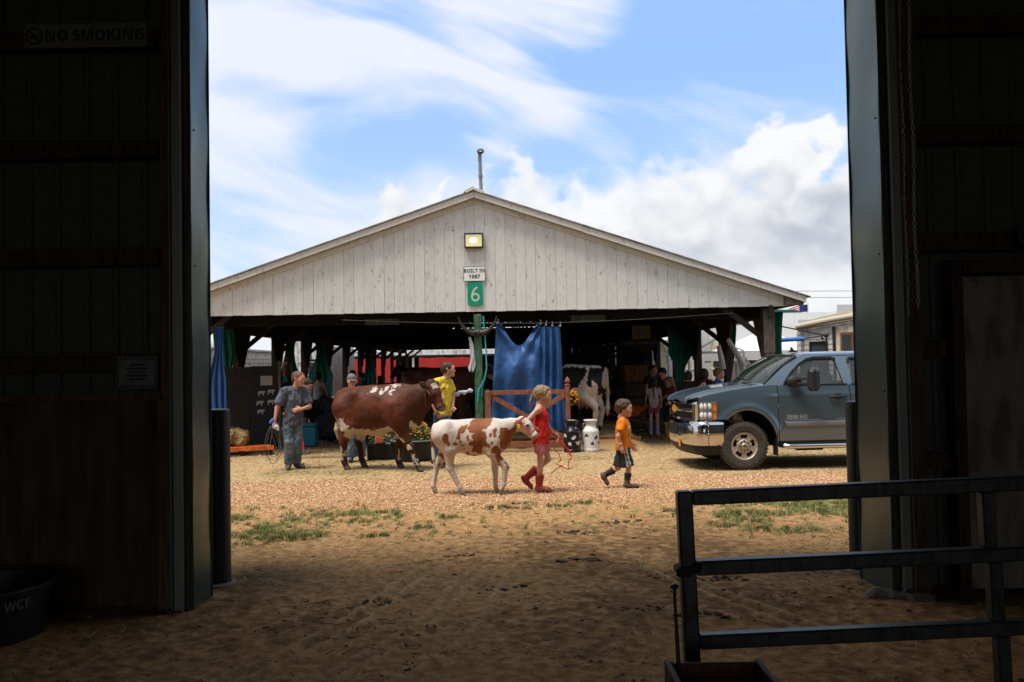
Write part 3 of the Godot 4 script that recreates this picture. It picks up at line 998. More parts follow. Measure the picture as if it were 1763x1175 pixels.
func setup_view() -> void:
	var cam := Camera3D.new()
	cam.name = "camera"
	cam.fov = rad_to_deg(2.0 * atan(587.5 / 1500.0))
	cam.near = 0.05
	cam.far = 3000.0
	cam.position = Vector3(0, 1.79, 0)
	cam.rotation = Vector3(atan(43.0 / 1500.0), 0, -0.0176)
	add_child(cam)
	cam.current = true
	var we := WorldEnvironment.new()
	we.name = "environment"
	var e := Environment.new()
	e.background_mode = Environment.BG_SKY
	var sky := Sky.new()
	var pm := PanoramaSkyMaterial.new()
	pm.panorama = make_sky()
	pm.energy_multiplier = 1.0
	sky.sky_material = pm
	e.sky = sky
	e.tonemap_mode = Environment.TONE_MAPPER_LINEAR
	e.tonemap_exposure = 1.25
	e.ambient_light_source = Environment.AMBIENT_SOURCE_SKY
	e.sdfgi_enabled = true
	e.ssao_enabled = true
	e.ssil_enabled = true
	we.environment = e
	add_child(we)
	var sun := DirectionalLight3D.new()
	sun.name = "sun"
	sun.light_color = Color(1.0, 0.975, 0.94)
	sun.light_energy = 1.45
	sun.light_angular_distance = 24.0
	sun.shadow_enabled = true
	# high, to the left, a little behind the camera, softened by thin cloud
	sun.look_at_from_position(Vector3(-2.8, 9.4, 2.0), Vector3.ZERO)
	add_child(sun)

# the open-sided cattle barn across the lane ------------------------------------------------------
const BX := -0.76
const FZ := -18.5
const SLOPE := 0.337

func roof_y(x: float) -> float:
	return 5.50 - SLOPE * absf(x - BX)

func make_barn() -> void:
	for k in 4:
		var q: float = [0.86, 0.83, 0.85, 0.81][k]
		var m := mat("white_board_%d" % k, Color(q * 0.98, q, q * 1.0), 0.75, 0.0, "peel", 0.36, 0.25, true)
		m.uv1_offset = Vector3(0.37 * k, 0.21 * k, 0.1 * k)
	var fm := mat("fascia_white", Color(0.78, 0.77, 0.74), 0.8, 0.0, "peel", 0.5, 0.3, true)
	fm.uv1_offset = Vector3(0.1, 0.6, 0.3)
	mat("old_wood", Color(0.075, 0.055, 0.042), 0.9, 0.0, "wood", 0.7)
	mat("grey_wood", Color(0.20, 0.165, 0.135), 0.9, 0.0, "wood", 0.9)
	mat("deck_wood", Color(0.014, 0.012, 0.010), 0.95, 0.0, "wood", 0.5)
	mat("galvanised", Color(0.36, 0.36, 0.35), 0.45, 0.5, "grime", 0.3)
	mat("green_paint", Color(0.055, 0.135, 0.075), 0.7, 0.0, "grime", 1.3)
	mat("sign_green", Color(0.0, 0.27, 0.15), 0.5)
	mat("bronze_metal", Color(0.05, 0.043, 0.03), 0.5, 0.4)
	mat("grey_metal", Color(0.25, 0.26, 0.26), 0.5, 0.6)
	mat("blue_tarp", Color(0.034, 0.112, 0.30), 0.46, 0.0, "weave", 5.0)
	M.blue_tarp.backlight_enabled = true
	M.blue_tarp.backlight = Color(0.01, 0.03, 0.08)
	mat("teal_cloth", Color(0.02, 0.21, 0.165), 0.7, 0.0, "weave", 5.0)
	M.teal_cloth.backlight_enabled = true
	M.teal_cloth.backlight = Color(0.02, 0.2, 0.15)
	var b := thing("livestock_barn", "open-sided livestock barn with a peeling white board gable", "barn")
	# gable boards
	var w := 0.2155
	for k in range(-33, 33):
		var x0 := BX + k * w + 0.002
		var x1 := BX + (k + 1) * w - 0.002
		if x0 < BX - 6.75 or x1 > BX + 6.75: continue
		var g := Geo.new()
		var bot := 2.962 + 0.004 * sin(k * 2.3)
		var zf := FZ + 0.004 * sin(k * 1.7)
		g.extrude(PackedVector2Array([Vector2(x0, bot), Vector2(x1, bot), Vector2(x1, roof_y(x1) - 0.07), Vector2(x0, roof_y(x0) - 0.07)]), zf - 0.02, zf)
		obj("board", g, "white_board_%d" % ((k * 7 + 330) % 4), b)
	obj("board_backing", _poly([Vector2(BX - 6.7, 2.99), Vector2(BX + 6.7, 2.99), Vector2(BX + 6.7, roof_y(6.7 + BX) - 0.1), Vector2(BX, 5.4), Vector2(BX - 6.7, roof_y(BX - 6.7) - 0.1)], FZ - 0.06, FZ - 0.03), "grey_wood", b)
	# rake: fascia in lengths, frieze under it, metal edge
	for s in [-1, 1]:
		var run := 6.98
		var cuts := [0.0, 2.3, 4.6, 6.98]
		for k in 3:
			var a: float = cuts[k] + 0.002
			var e: float = cuts[k + 1] - 0.002
			var y := 0.004 * sin(k * 3.1 + s)
			var q := [Vector2(BX + s * a, roof_y(BX + a) - 0.13 + y), Vector2(BX + s * e, roof_y(BX + e) - 0.13 + y), Vector2(BX + s * e, roof_y(BX + e) - 0.0 + y), Vector2(BX + s * a, roof_y(BX + a) - 0.0 + y)]
			obj("fascia_board", _poly(q, FZ + 0.16, FZ + 0.185), "fascia_white", b)
		var q2 := [Vector2(BX + s * 0.004, roof_y(BX) - 0.235), Vector2(BX + s * 6.7, roof_y(BX + 6.7) - 0.235), Vector2(BX + s * 6.7, roof_y(BX + 6.7) - 0.132), Vector2(BX + s * 0.004, roof_y(BX) - 0.132)]
		obj("frieze_board", _poly(q2, FZ + 0.006, FZ + 0.028), "white_board_1", b)
		var q3 := [Vector2(BX + s * 0.0, roof_y(BX) - 0.09), Vector2(BX + s * run, roof_y(BX + run) - 0.09), Vector2(BX + s * run, roof_y(BX + run) - 0.075), Vector2(BX + s * 0.0, roof_y(BX) - 0.075)]
		obj("soffit", _poly(q3, FZ - 0.03, FZ + 0.158), "white_board_3", b)
		# roofing
		var q4 := [Vector2(BX + s * 0.0, roof_y(BX) + 0.006), Vector2(BX + s * 7.06, roof_y(BX + 7.06) + 0.006), Vector2(BX + s * 7.06, roof_y(BX + 7.06) + 0.03), Vector2(BX, roof_y(BX) + 0.03)]
		obj("roof_sheet", _poly(q4, FZ - 39.6, FZ + 0.215), "galvanised", b)
		var q5 := [Vector2(BX + s * 0.02, roof_y(BX) - 0.07), Vector2(BX + s * 6.9, roof_y(BX + 6.9) - 0.07), Vector2(BX + s * 6.9, roof_y(BX + 6.9) - 0.01), Vector2(BX + s * 0.02, roof_y(BX) - 0.01)]
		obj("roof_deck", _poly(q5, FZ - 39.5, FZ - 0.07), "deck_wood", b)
		# eave end blocks at the gable corner
		obj("eave_end", _poly([Vector2(BX + s * 6.55, 2.99), Vector2(BX + s * 6.92, roof_y(BX + 6.92) - 0.20), Vector2(BX + s * 6.96, roof_y(BX + 6.96) - 0.10), Vector2(BX + s * 6.55, roof_y(BX + 6.55) - 0.10)], FZ - 0.02, FZ + 0.15), "grey_wood", b)
		# long beams on the side posts
		obj("eave_beam", _box(Vector3(BX + s * 6.28, 2.86, FZ - 19.7), Vector3(0.09, 0.26, 39.4)), "old_wood", b)
		obj("eave_fascia", _box(Vector3(BX + s * 6.95, roof_y(BX + 6.95) - 0.08, FZ - 19.7), Vector3(0.03, 0.16, 39.3)), "grey_wood", b)
	var cap := Geo.new()
	for s in [-1, 1]:
		cap.bar(Vector3(BX + s * 0.10, roof_y(BX) + 0.018, FZ + 0.22), Vector3(BX + s * 0.10, roof_y(BX) + 0.018, FZ - 39.6), 0.24, 0.012, Vector3(s * SLOPE, 1, 0).normalized())
	cap.bar(Vector3(BX - 0.17, roof_y(BX) - 0.015, FZ + 0.228), Vector3(BX + 0.012, roof_y(BX) + 0.075, FZ + 0.228), 0.02, 0.07, Vector3(0, 1, 0))
	cap.bar(Vector3(BX + 0.20, roof_y(BX) - 0.03, FZ + 0.226), Vector3(BX - 0.012, roof_y(BX) + 0.06, FZ + 0.226), 0.02, 0.06, Vector3(0, 1, 0))
	obj("ridge_cap", cap, "fascia_white", b)
	obj("header_beam", _box(Vector3(BX, 2.86, FZ - 0.5), Vector3(12.4, 0.22, 0.09)), "deck_wood", b)
	# trusses with webs
	for k in 12:
		var z := FZ - 0.25 - k * 3.58
		var g := Geo.new()
		g.bar(Vector3(BX - 6.6, 3.02, z), Vector3(BX + 6.6, 3.02, z), 0.05, 0.14)
		for s in [-1, 1]:
			g.bar(Vector3(BX, 5.3, z - 0.001), Vector3(BX + s * 6.6, roof_y(BX + 6.6) - 0.16, z - 0.001), 0.05, 0.13)
			g.bar(Vector3(BX + s * 0.1, 5.2, z - 0.05), Vector3(BX + s * 1.9, 3.05, z - 0.05), 0.04, 0.09)
			g.bar(Vector3(BX + s * 1.9, 3.05, z - 0.1), Vector3(BX + s * 3.4, 4.2, z - 0.1), 0.04, 0.09)
			g.bar(Vector3(BX + s * 3.4, 4.2, z - 0.05), Vector3(BX + s * 4.7, 3.05, z - 0.05), 0.04, 0.09)
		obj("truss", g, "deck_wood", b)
	# posts, gussets and knee braces down both sides
	for k in 12:
		var z := FZ - 0.22 - k * 3.58
		for s in [-1, 1]:
			var x: float = BX + s * 6.28
			if not (k == 0 and s < 0):
				pass
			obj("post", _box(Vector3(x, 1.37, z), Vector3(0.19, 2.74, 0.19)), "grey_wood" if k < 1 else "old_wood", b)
			if k > 0 and k < 9 or k == 0:
				var gg := Geo.new()
				var xf := Transform3D(Basis(Vector3.UP, PI / 2), Vector3(x - s * 0.10, 0, z))
				var back := 0.75
				gg.extrude(PackedVector2Array([Vector2(0.22, 1.88), Vector2(-0.22 if k else -0.05, 1.88), Vector2(-0.95 if k else -0.08, 2.95), Vector2(0.95, 2.95)]), -0.012, 0.012, xf)
				obj("gusset", gg, "old_wood", b)
				if k == 0:
					obj("post_trim", _box(Vector3(x - 0.01, 2.45, z + 0.095), Vector3(0.24, 0.95, 0.02)), "grey_wood", b)
			var br := Geo.new()
			br.bar(Vector3(x - s * 0.08, 2.28, z - 0.06), Vector3(x - s * 0.95, 2.98, z - 0.06), 0.045, 0.12)
			obj("knee_brace", br, "old_wood", b)
	# middle posts; the front one is painted green
	obj("green_post", _box(Vector3(-0.72, 1.45, FZ - 0.02), Vector3(0.165, 2.9, 0.10)), "green_paint", b)
	obj("green_post", _box(Vector3(-0.565, 0.65, FZ - 0.06), Vector3(0.13, 1.3, 0.06)), "green_paint", b)
	var bo := Geo.new()
	for y in [2.88, 2.55, 2.2, 1.6]: bo.ball(Vector3(-0.72 + 0.03 * sin(y * 9.0), y, FZ + 0.032), Vector3(0.013, 0.013, 0.008), 8)
	obj("bolt_heads", bo, "galvanised", b)
	for k in range(1, 12):
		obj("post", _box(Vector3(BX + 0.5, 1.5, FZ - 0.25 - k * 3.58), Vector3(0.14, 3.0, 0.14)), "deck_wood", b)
	# flood lamp, lit
	var lm := StandardMaterial3D.new()
	lm.albedo_color = Color(0.75, 0.72, 0.5)
	lm.roughness = 0.3
	lm.emission_enabled = true
	lm.emission = Color(1.0, 0.95, 0.74)
	lm.emission_energy_multiplier = 0.42
	M.lamp_glass = lm
	var hot := lm.duplicate()
	hot.emission_energy_multiplier = 1.6
	M.lamp_hot = hot
	var fl := thing("flood_lamp", "bronze wall flood lamp, lit, under the barn ridge", "lamp", Vector3(-0.775, 4.46, FZ + 0.06))
	var hg := Geo.new()
	hg.box(Vector3(0, 0.145, 0.02), Vector3(0.40, 0.030, 0.17), 0.006)
	hg.box(Vector3(0, -0.135, 0.0), Vector3(0.40, 0.028, 0.11), 0.006)
	for s in [-1, 1]: hg.box(Vector3(s * 0.187, 0.005, 0.005), Vector3(0.026, 0.252, 0.12), 0.004)
	hg.box(Vector3(0, 0.0, -0.045), Vector3(0.34, 0.25, 0.02), 0.004)
	obj("housing", hg, "bronze_metal", fl)
	obj("lens", _box(Vector3(0, 0.005, 0.035), Vector3(0.346, 0.25, 0.012), 0.002), "lamp_glass", fl)
	var hb := Geo.new()
	hb.ball(Vector3(-0.01, 0.01, 0.041), Vector3(0.085, 0.06, 0.005), 16)
	obj("bright_spot", hb, "lamp_hot", fl)
	var sp := SpotLight3D.new()
	sp.name = "flood_light"
	sp.position = Vector3(0, 0, 0.09)
	sp.rotation = Vector3(-0.7, PI, 0)
	sp.light_color = Color(1.0, 0.93, 0.7)
	sp.light_energy = 0.25
	sp.light_size = 0.15
	sp.spot_angle = 70
	sp.spot_range = 30.0
	sp.spot_attenuation = 2.0
	sp.shadow_enabled = true
	fl.add_child(sp)
	# signs on the gable
	var s1 := thing("built_sign", "white board reading BUILT IN 1987 on the gable", "sign", Vector3(-0.775, 3.765, FZ + 0.034))
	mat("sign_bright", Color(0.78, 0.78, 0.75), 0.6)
	obj("board", _box(Vector3.ZERO, Vector3(0.465, 0.315, 0.008), 0.001), "sign_bright", s1)
	var fr := Geo.new()
	for s in [-1, 1]:
		fr.box(Vector3(0, s * 0.155, 0.004), Vector3(0.465, 0.007, 0.004), 0.0)
		fr.box(Vector3(s * 0.229, 0, 0.004), Vector3(0.007, 0.303, 0.004), 0.0)
	obj("border", fr, "print_black", s1)
	text("BUILT IN", 0.076, "print_black", s1, Vector3(0, 0.062, 0.006))
	text("1987", 0.080, "print_black", s1, Vector3(0.0, -0.062, 0.006))
	var s2 := thing("number_sign", "green plate with a pale number 6 below the white board", "sign", Vector3(-0.765, 3.335, FZ + 0.03))
	var pg := Geo.new()
	var rr := PackedVector2Array()
	for c4 in 4:
		for k in 5:
			var a := PI / 2 * c4 + PI / 2 * k / 4.0
			rr.append(Vector2([1, -1, -1, 1][c4] * 0.130 + 0.03 * cos(a), [1, 1, -1, -1][c4] * 0.215 + 0.03 * sin(a)))
	pg.extrude(rr, -0.003, 0.003)
	obj("plate", pg, "sign_green", s2)
	mat("reflective", Color(0.56, 0.56, 0.46), 0.5)
	var six := Geo.new()
	var loop := []
	for k in 25: loop.append(Vector3(0.072 * sin(TAU * k / 24.0) + 0.004, -0.070 + 0.072 * cos(TAU * k / 24.0), 0.004))
	_ribbon(six, loop, 0.038)
	_ribbon(six, [Vector3(-0.068, -0.07, 0.0045), Vector3(-0.064, -0.02, 0.0045), Vector3(-0.045, 0.045, 0.0045), Vector3(-0.012, 0.10, 0.0045), Vector3(0.045, 0.145, 0.0045)], 0.038)
	obj("numeral_six", six, "reflective", s2)
	var bt := Geo.new()
	for s in [-1, 1]: bt.ball(Vector3(0.0, s * 0.205, 0.004), Vector3(0.009, 0.009, 0.004), 8)
	obj("bolt_heads", bt, "galvanised", s2)
	# lamp pole behind the ridge
	var lp := thing("light_pole", "thin grey pole with a round lamp head rising behind the barn ridge", "lamp post", Vector3(-0.62, 0, FZ - 0.9))
	var pp := Geo.new()
	pp.tube([Vector3(0, 5.4, 0), Vector3(-0.02, 6.0, 0), Vector3(-0.03, 6.48, 0)], 0.04, 12)
	pp.tube([Vector3(-0.022, 6.02, 0), Vector3(-0.022, 6.08, 0)], 0.055, 12)
	pp.tube([Vector3(-0.03, 6.40, 0), Vector3(-0.03, 6.62, 0)], 0.045, 12)
	obj("pole", pp, "grey_metal", lp)
	var ph := Geo.new()
	ph.ball(Vector3(-0.01, 6.60, 0.06), Vector3(0.085, 0.055, 0.16), 14, Basis(Vector3(1, 0, 0), 0.45))
	obj("lamp_head", ph, "bronze_metal", lp)
	var pl := Geo.new()
	pl.ball(Vector3(0.0, 6.56, 0.14), Vector3(0.05, 0.035, 0.06), 12)
	obj("photo_cell", pl, "grey_metal", lp)

func _poly(q: Array, z0: float, z1: float) -> Geo:
	var g := Geo.new()
	g.extrude(PackedVector2Array(q), z0, z1)
	return g

func _ribbon(g: Geo, p: Array, w: float) -> void:
	for k in p.size() - 1:
		var d: Vector3 = (p[k + 1] - p[k]).normalized()
		var s0 := Vector3(-d.y, d.x, 0) * w * 0.5
		var s1 := s0
		if k > 0:
			var e: Vector3 = (p[k + 1] - p[k - 1]).normalized()
			s0 = Vector3(-e.y, e.x, 0) * w * 0.5
		if k < p.size() - 2:
			var e2: Vector3 = (p[k + 2] - p[k]).normalized()
			s1 = Vector3(-e2.y, e2.x, 0) * w * 0.5
		g.quad(p[k] - s0, p[k + 1] - s1, p[k + 1] + s1, p[k] + s0, Vector3(0, 0, 1))

# a curtain hung from the top and tied in at the middle
func tied_cloth(called: String, label: String, at: Vector3, wid: float, top: float, bot: float, tie: float, sd: float, m := "teal_cloth", group := "", turn := 0.0) -> void:
	var g := Geo.new()
	var f := func(q: Vector2) -> Vector3:
		var y := lerpf(bot, top, q.y)
		var d := (y - tie) / (0.55 if y > tie else 0.9)
		var ww := wid * (0.38 + 0.62 * clampf(d * d, 0.0, 1.0))
		var z := 0.045 * sin(q.x * 19.0 + sd) + 0.03 * sin(q.x * 37.0 + sd * 2.0 + y * 2.0)
		return Vector3((q.x - 0.5) * ww + 0.04 * sin(y * 2.1 + sd), y, z * (0.5 + 0.5 * clampf(d * d, 0, 1)))
	g.panel(PackedVector2Array([Vector2(0, 0), Vector2(1, 0), Vector2(1, 1), Vector2(0, 1)]), f, 0.045)
	var o := obj(called, g, m)
	o.position = at
	o.rotation.y = turn
	tag(o, label, "curtain", group)

func make_barn_front() -> void:
	mat("rope_white", Color(0.14, 0.135, 0.12), 0.8)
	mat("rope_teal", Color(0.03, 0.38, 0.40), 0.6)
	mat("horn", Color(0.06, 0.045, 0.036), 0.5, 0.0, "grain", 3.0)
	mat("plastic_white", Color(0.45, 0.47, 0.48), 0.4)
	M.plastic_white.backlight_enabled = true
	M.plastic_white.backlight = Color(0.4, 0.4, 0.4)
	mat("cedar", Color(0.36, 0.135, 0.075), 0.8, 0.0, "wood", 1.2, 0.15)
	# clothes line
	var lg := Geo.new()
	var pts := []
	for k in 21:
		var u := k / 20.0
		pts.append(Vector3(-3.6 + u * 8.3, 2.83 - 0.14 * sin(PI * clampf(u * 1.0, 0, 1)) , FZ + 0.05))
	lg.tube(pts, 0.0035, 5)
	tag(obj("clothes_line", lg, "rope_white"), "thin line strung under the gable that carries the blue tarp", "line")
	# blue tarp hung from the line: two high points with a swag between, and a bunched right edge
	var tw := 1.36
	var tn := fnoise(1.6, 61, 3)
	var top_at := func(u: float) -> float:
		if u < 0.06: return 2.735
		if u < 0.66:
			var t := (u - 0.06) / 0.60
			return 2.735 - 0.50 * pow(sin(PI * pow(t, 0.93)), 1.25) * (1.0 - 0.06 * t) - 0.04 * t
		return 2.70 - 0.10 * absf(sin((u - 0.66) * 28.0))
	var tf := func(q: Vector2) -> Vector3:
		var u := q.x
		var v := q.y
		var top: float = top_at.call(u)
		var y := lerpf(0.40, top, v)
		var lean := lerpf(0.0, 0.0, v)
		# the cloth narrows towards the hooks
		var x := -0.33 + u * tw + (1.0 - v) * (-0.16 + 0.24 * u) + lean
		var bun := smoothstep(0.64, 0.74, u)
		var z := bun * 0.055 * sin(u * 62.0 + sin(y * 2.0)) * (0.6 + 0.4 * v)
		var dia := sin(u * 9.0 + (1.0 - v) * 3.0)
		z += (1.0 - bun) * (0.055 * sin(u * 23.0 + v * 2.0 + 0.6 * sin(v * 5.0)) * (1.1 - v) + 0.03 * dia * v)
		var sag := exp(-pow((u - 0.36) / 0.22, 2.0)) * exp(-pow((y - 1.75) / 0.34, 2.0))
		z += sag * 0.16
		# pulls that run from the hooks
		z += 0.030 * sin(atan2(2.74 - y, u * tw + 0.04) * 15.0) * exp(-pow((2.74 - y) / 0.8, 2.0)) * (1.0 - bun)
		z += 0.035 * sin(atan2(2.70 - y, (0.68 - u) * tw + 0.05) * 14.0) * exp(-pow((2.70 - y) / 1.1, 2.0)) * (1.0 - bun) * smoothstep(0.2, 0.5, u)
		z += 0.006 * tn.get_noise_2d(u * 6.0, y * 3.0) + 0.022 * tn.get_noise_2d(u * 2.2 + 5.0, y * 0.6)
		return Vector3(x, y, z * 1.25 + 0.02 * sin(y * 5.0 + u * 4.0))
	var tg := Geo.new()
	tg.panel(PackedVector2Array([Vector2(0, 0), Vector2(1, 0), Vector2(1, 1), Vector2(0, 1)]), tf, 0.0125, Vector3(0, 0, 1))
	var tarp := obj("blue_tarp", tg, "blue_tarp")
	tarp.position = Vector3(0, 0, FZ - 0.02)
	tag(tarp, "creased blue tarp hung in a swag behind the cedar gate", "tarp")
	for q in [Vector2(-0.29, 2.735), Vector2(0.61, 2.70), Vector2(0.73, 2.68), Vector2(0.86, 2.66), Vector2(1.03, 2.65)]:
		var hk := Geo.new()
		hk.tube([Vector3(q.x, q.y - 0.05, FZ + 0.03), Vector3(q.x + 0.012, q.y, FZ + 0.05), Vector3(q.x, q.y + 0.06, FZ + 0.05)], 0.008, 6)
		hk.ball(Vector3(q.x, q.y - 0.03, FZ + 0.04), Vector3(0.02, 0.022, 0.014), 8)
		obj("hook", hk, "galvanised", tarp).position = -tarp.position
	# left blue tarp at the jamb
	tied_cloth("blue_tarp", "folded blue tarp hanging beside the left door jamb", Vector3(-6.27, 0, FZ - 0.1), 0.40, 2.74, 0.05, 2.5, 2.0, "blue_tarp")
	# horns on the green post
	var hn := thing("horn_mount", "wide pair of dark curved horns mounted on the green post", "horns", Vector3(-0.72, 2.48, FZ + 0.06))
	for s in [-1, 1]:
		var g := Geo.new()
		var p := []
		var r := []
		for k in 9:
			var t := k / 8.0
			p.append(Vector3(s * (0.06 + 0.36 * sin(t * 1.35)), 0.02 + 0.42 * (1.0 - cos(t * 1.45)), 0.03 * t))
			r.append(0.062 * (1.0 - t) + 0.008)
		g.tube(p, r, 10)
		obj("horn", g, "horn", hn)
	var hb := Geo.new()
	hb.ball(Vector3(0, 0.02, -0.01), Vector3(0.09, 0.07, 0.04), 10)
	obj("boss", hb, "horn", hn)
	# teal hose on the post
	var rp := Geo.new()
	rp.tube([Vector3(-0.60, 2.86, FZ + 0.05), Vector3(-0.575, 2.5, FZ + 0.06), Vector3(-0.555, 2.1, FZ + 0.06), Vector3(-0.545, 1.75, FZ + 0.07), Vector3(-0.60, 1.50, FZ + 0.07), Vector3(-0.72, 1.30, FZ + 0.06), Vector3(-0.745, 1.05, FZ + 0.06)], 0.014, 8)
	rp.tube([Vector3(-0.60, 1.50, FZ + 0.06), Vector3(-0.64, 1.32, FZ + 0.05), Vector3(-0.67, 1.15, FZ + 0.05)], 0.007, 6)
	tag(obj("teal_rope", rp, "rope_teal"), "teal rope hanging down the green post", "rope")
	# plastic bag
	var pb := Geo.new()
	pb.panel(PackedVector2Array([Vector2(0, 0), Vector2(1, 0), Vector2(1, 1), Vector2(0, 1)]), func(q: Vector2) -> Vector3:
		var a := q.x * TAU
		var r := lerpf(0.055, 0.022, q.y) * (1.0 + 0.35 * sin(a * 3.0 + q.y * 9.0) + 0.2 * sin(a * 7.0))
		return Vector3(cos(a) * r + 0.035 * sin(q.y * 4.0), lerpf(1.72 + 0.05 * sin(a * 5.0), 2.42, q.y), sin(a) * r * 0.5), 0.04)
	var bag := obj("plastic_bag", pb, "plastic_white")
	bag.position = Vector3(-0.87, 0, FZ + 0.04)
	tag(bag, "crumpled clear plastic bag tied to the left of the green post", "bag")
	# cedar gate with crossed braces
	var cg := thing("cedar_gate", "reddish cedar gate with crossed braces before the blue tarp", "gate", Vector3(-0.52, 0, FZ + 0.30))
	var gw := 1.66
	obj("post", _box(Vector3(0.0, 0.70, 0), Vector3(0.115, 1.16, 0.09), 0.008), "cedar", cg)
	obj("post", _box(Vector3(gw, 0.72, 0), Vector3(0.10, 1.30, 0.10), 0.008), "cedar", cg)
	obj("rail", _box(Vector3(gw * 0.5, 1.235, 0.0), Vector3(gw - 0.118, 0.095, 0.045)), "cedar", cg)
	obj("rail", _box(Vector3(gw * 0.5, 0.155, 0.0), Vector3(gw - 0.118, 0.125, 0.045)), "cedar", cg)
	for s in 2:
		var g := Geo.new()
		g.bar(Vector3(0.07, 1.17 if s == 0 else 0.25, 0.012 if s else -0.012), Vector3(gw - 0.06, 0.25 if s == 0 else 1.17, 0.012 if s else -0.012), 0.03, 0.10, Vector3(0, 1, 0))
		obj("brace", g, "cedar", cg)
	var fi := Geo.new()
	fi.lathe([Vector2(0.062, 1.372), Vector2(0.062, 1.385), Vector2(0.03, 1.40), Vector2(0.055, 1.43), Vector2(0.058, 1.46), Vector2(0.03, 1.515), Vector2(0.001, 1.55)], 14, Transform3D(Basis(), Vector3(gw, 0, 0)))
	obj("finial", fi, "cedar", cg)
	# tied curtains at the side posts
	tied_cloth("side_curtain", "teal curtain at the front right barn post", Vector3(5.73, 0, FZ - 0.35), 0.30, 2.86, 0.6, 1.2, 0.4, "teal_cloth", "teal curtains along the barn sides")
	tied_cloth("side_curtain", "teal curtain tied at the second right barn post above the white roll", Vector3(5.62, 0, FZ - 4.1), 0.32, 2.8, 0.6, 1.35, 1.7, "teal_cloth", "teal curtains along the barn sides")
	tied_cloth("side_curtain", "wide teal curtain behind the seated dark-haired figure", Vector3(5.02, 0, FZ - 7.6), 0.75, 2.75, 0.5, 1.5, 2.9, "teal_cloth", "teal curtains along the barn sides")
	tied_cloth("side_curtain", "dark teal curtain left of the display board", Vector3(-6.98, 0, FZ - 2.6), 0.5, 2.8, 0.6, 1.6, 4.4, "teal_cloth", "teal curtains along the barn sides")
	tied_cloth("side_curtain", "teal curtain above the black stroller", Vector3(-6.72, 0, FZ - 7.9), 0.72, 2.75, 0.5, 2.45, 0.9, "teal_cloth", "teal curtains along the barn sides")
	tied_cloth("side_curtain", "teal curtain beside the white camper behind the orange shirt", Vector3(-6.6, 0, FZ - 11.4), 0.85, 2.75, 0.4, 2.5, 3.3, "teal_cloth", "teal curtains along the barn sides")
	tied_cloth("side_curtain", "small far teal curtain before the first red banner", Vector3(-6.7, 0, FZ - 22.0), 0.6, 2.7, 0.4, 2.3, 5.2, "teal_cloth", "teal curtains along the barn sides")
	# no-smoking boards hung from the first truss
	for k in 2:
		var s := thing("barn_notice", ["long dusty notice hanging under the left half of the gable", "long dusty notice hanging under the right half of the gable"][k], "sign", Vector3([-2.82, 1.66][k], 2.80, FZ - 0.42))
		mat("dusty_board", Color(0.13, 0.125, 0.115), 0.8, 0.0, "grain", 1.0)
		obj("board", _box(Vector3.ZERO, Vector3(0.74, 0.13, 0.008), 0.001), "dusty_board", s)
		text("NO SMOKING", 0.075, "print_black", s, Vector3(0.06, 0, 0.005))
		var ring := Geo.new()
		var rp2 := []
		for j in 17: rp2.append(Vector3(-0.31 + 0.045 * cos(TAU * j / 16.0), 0.045 * sin(TAU * j / 16.0), 0.006))
		ring.tube(rp2, 0.006, 5, false)
		obj("no_smoking_symbol", ring, "print_black", s)
	# milk cans
	tint_mat("enamel", 0.28)
	for k in 2:
		var can := thing("milk_can", ["black milk can with white cow spots", "white milk can with black cow spots"][k], "milk can", [Vector3(1.205, 0, -18.02), Vector3(1.60, 0, -18.12)][k], 0.3, "milk cans beside the cedar gate")
		var base := Color(0.012, 0.012, 0.013) if k == 0 else Color(0.66, 0.65, 0.61)
		var spot := Color(0.68, 0.67, 0.64) if k == 0 else Color(0.02, 0.02, 0.022)
		var pf := [Vector2(0.001, 0.0), Vector2(0.165, 0.0), Vector2(0.178, 0.01), Vector2(0.178, 0.05), Vector2(0.172, 0.058), Vector2(0.172, 0.40), Vector2(0.165, 0.43), Vector2(0.12, 0.50), Vector2(0.105, 0.53), Vector2(0.105, 0.575), Vector2(0.12, 0.60), Vector2(0.135, 0.615), Vector2(0.145, 0.635), Vector2(0.14, 0.65), Vector2(0.06, 0.655), Vector2(0.001, 0.655)]
		var fine := []
		for j in pf.size() - 1:
			var cnt := maxi(1, int(pf[j].distance_to(pf[j + 1]) / 0.012))
			for i in cnt: fine.append(pf[j].lerp(pf[j + 1], float(i) / cnt))
		fine.append(pf[pf.size() - 1])
		var g := Geo.new()
		g.lathe(fine, 72)
		g.tinted = true
		g.c.resize(g.v.size())
		var spots := [[0.35, 0.30, 0.055, 0.045], [0.95, 0.19, 0.06, 0.05], [-0.15, 0.17, 0.035, 0.05], [1.6, 0.33, 0.05, 0.05], [2.6, 0.25, 0.06, 0.05], [3.7, 0.33, 0.06, 0.05], [4.6, 0.18, 0.06, 0.06], [5.4, 0.34, 0.05, 0.04], [0.85, 0.50, 0.028, 0.018]]
		for i in g.v.size():
			var p := g.v[i]
			var th := fposmod(atan2(p.x, p.z) + 0.5, TAU)
			var cc := base
			for q in spots:
				var dx: float = wrapf(th - q[0] - 0.45 * k, -PI, PI) * 0.17
				var dy: float = p.y - q[1] + 0.012 * k
				if (dx / q[2]) ** 2 + (dy / q[3]) ** 2 + 0.6 * sin(dx * 60.0 + q[0] * 9.0) * sin(dy * 70.0) < 0.75: cc = spot
			if k == 0 and p.y > 0.64 and p.x * p.x + p.z * p.z < 0.008: cc = Color(0.6, 0.6, 0.58)
			g.c[i] = cc * (0.9 + 0.1 * sin(p.x * 90.0) * sin(p.y * 41.0))
		obj("can_body", g, "enamel", can)
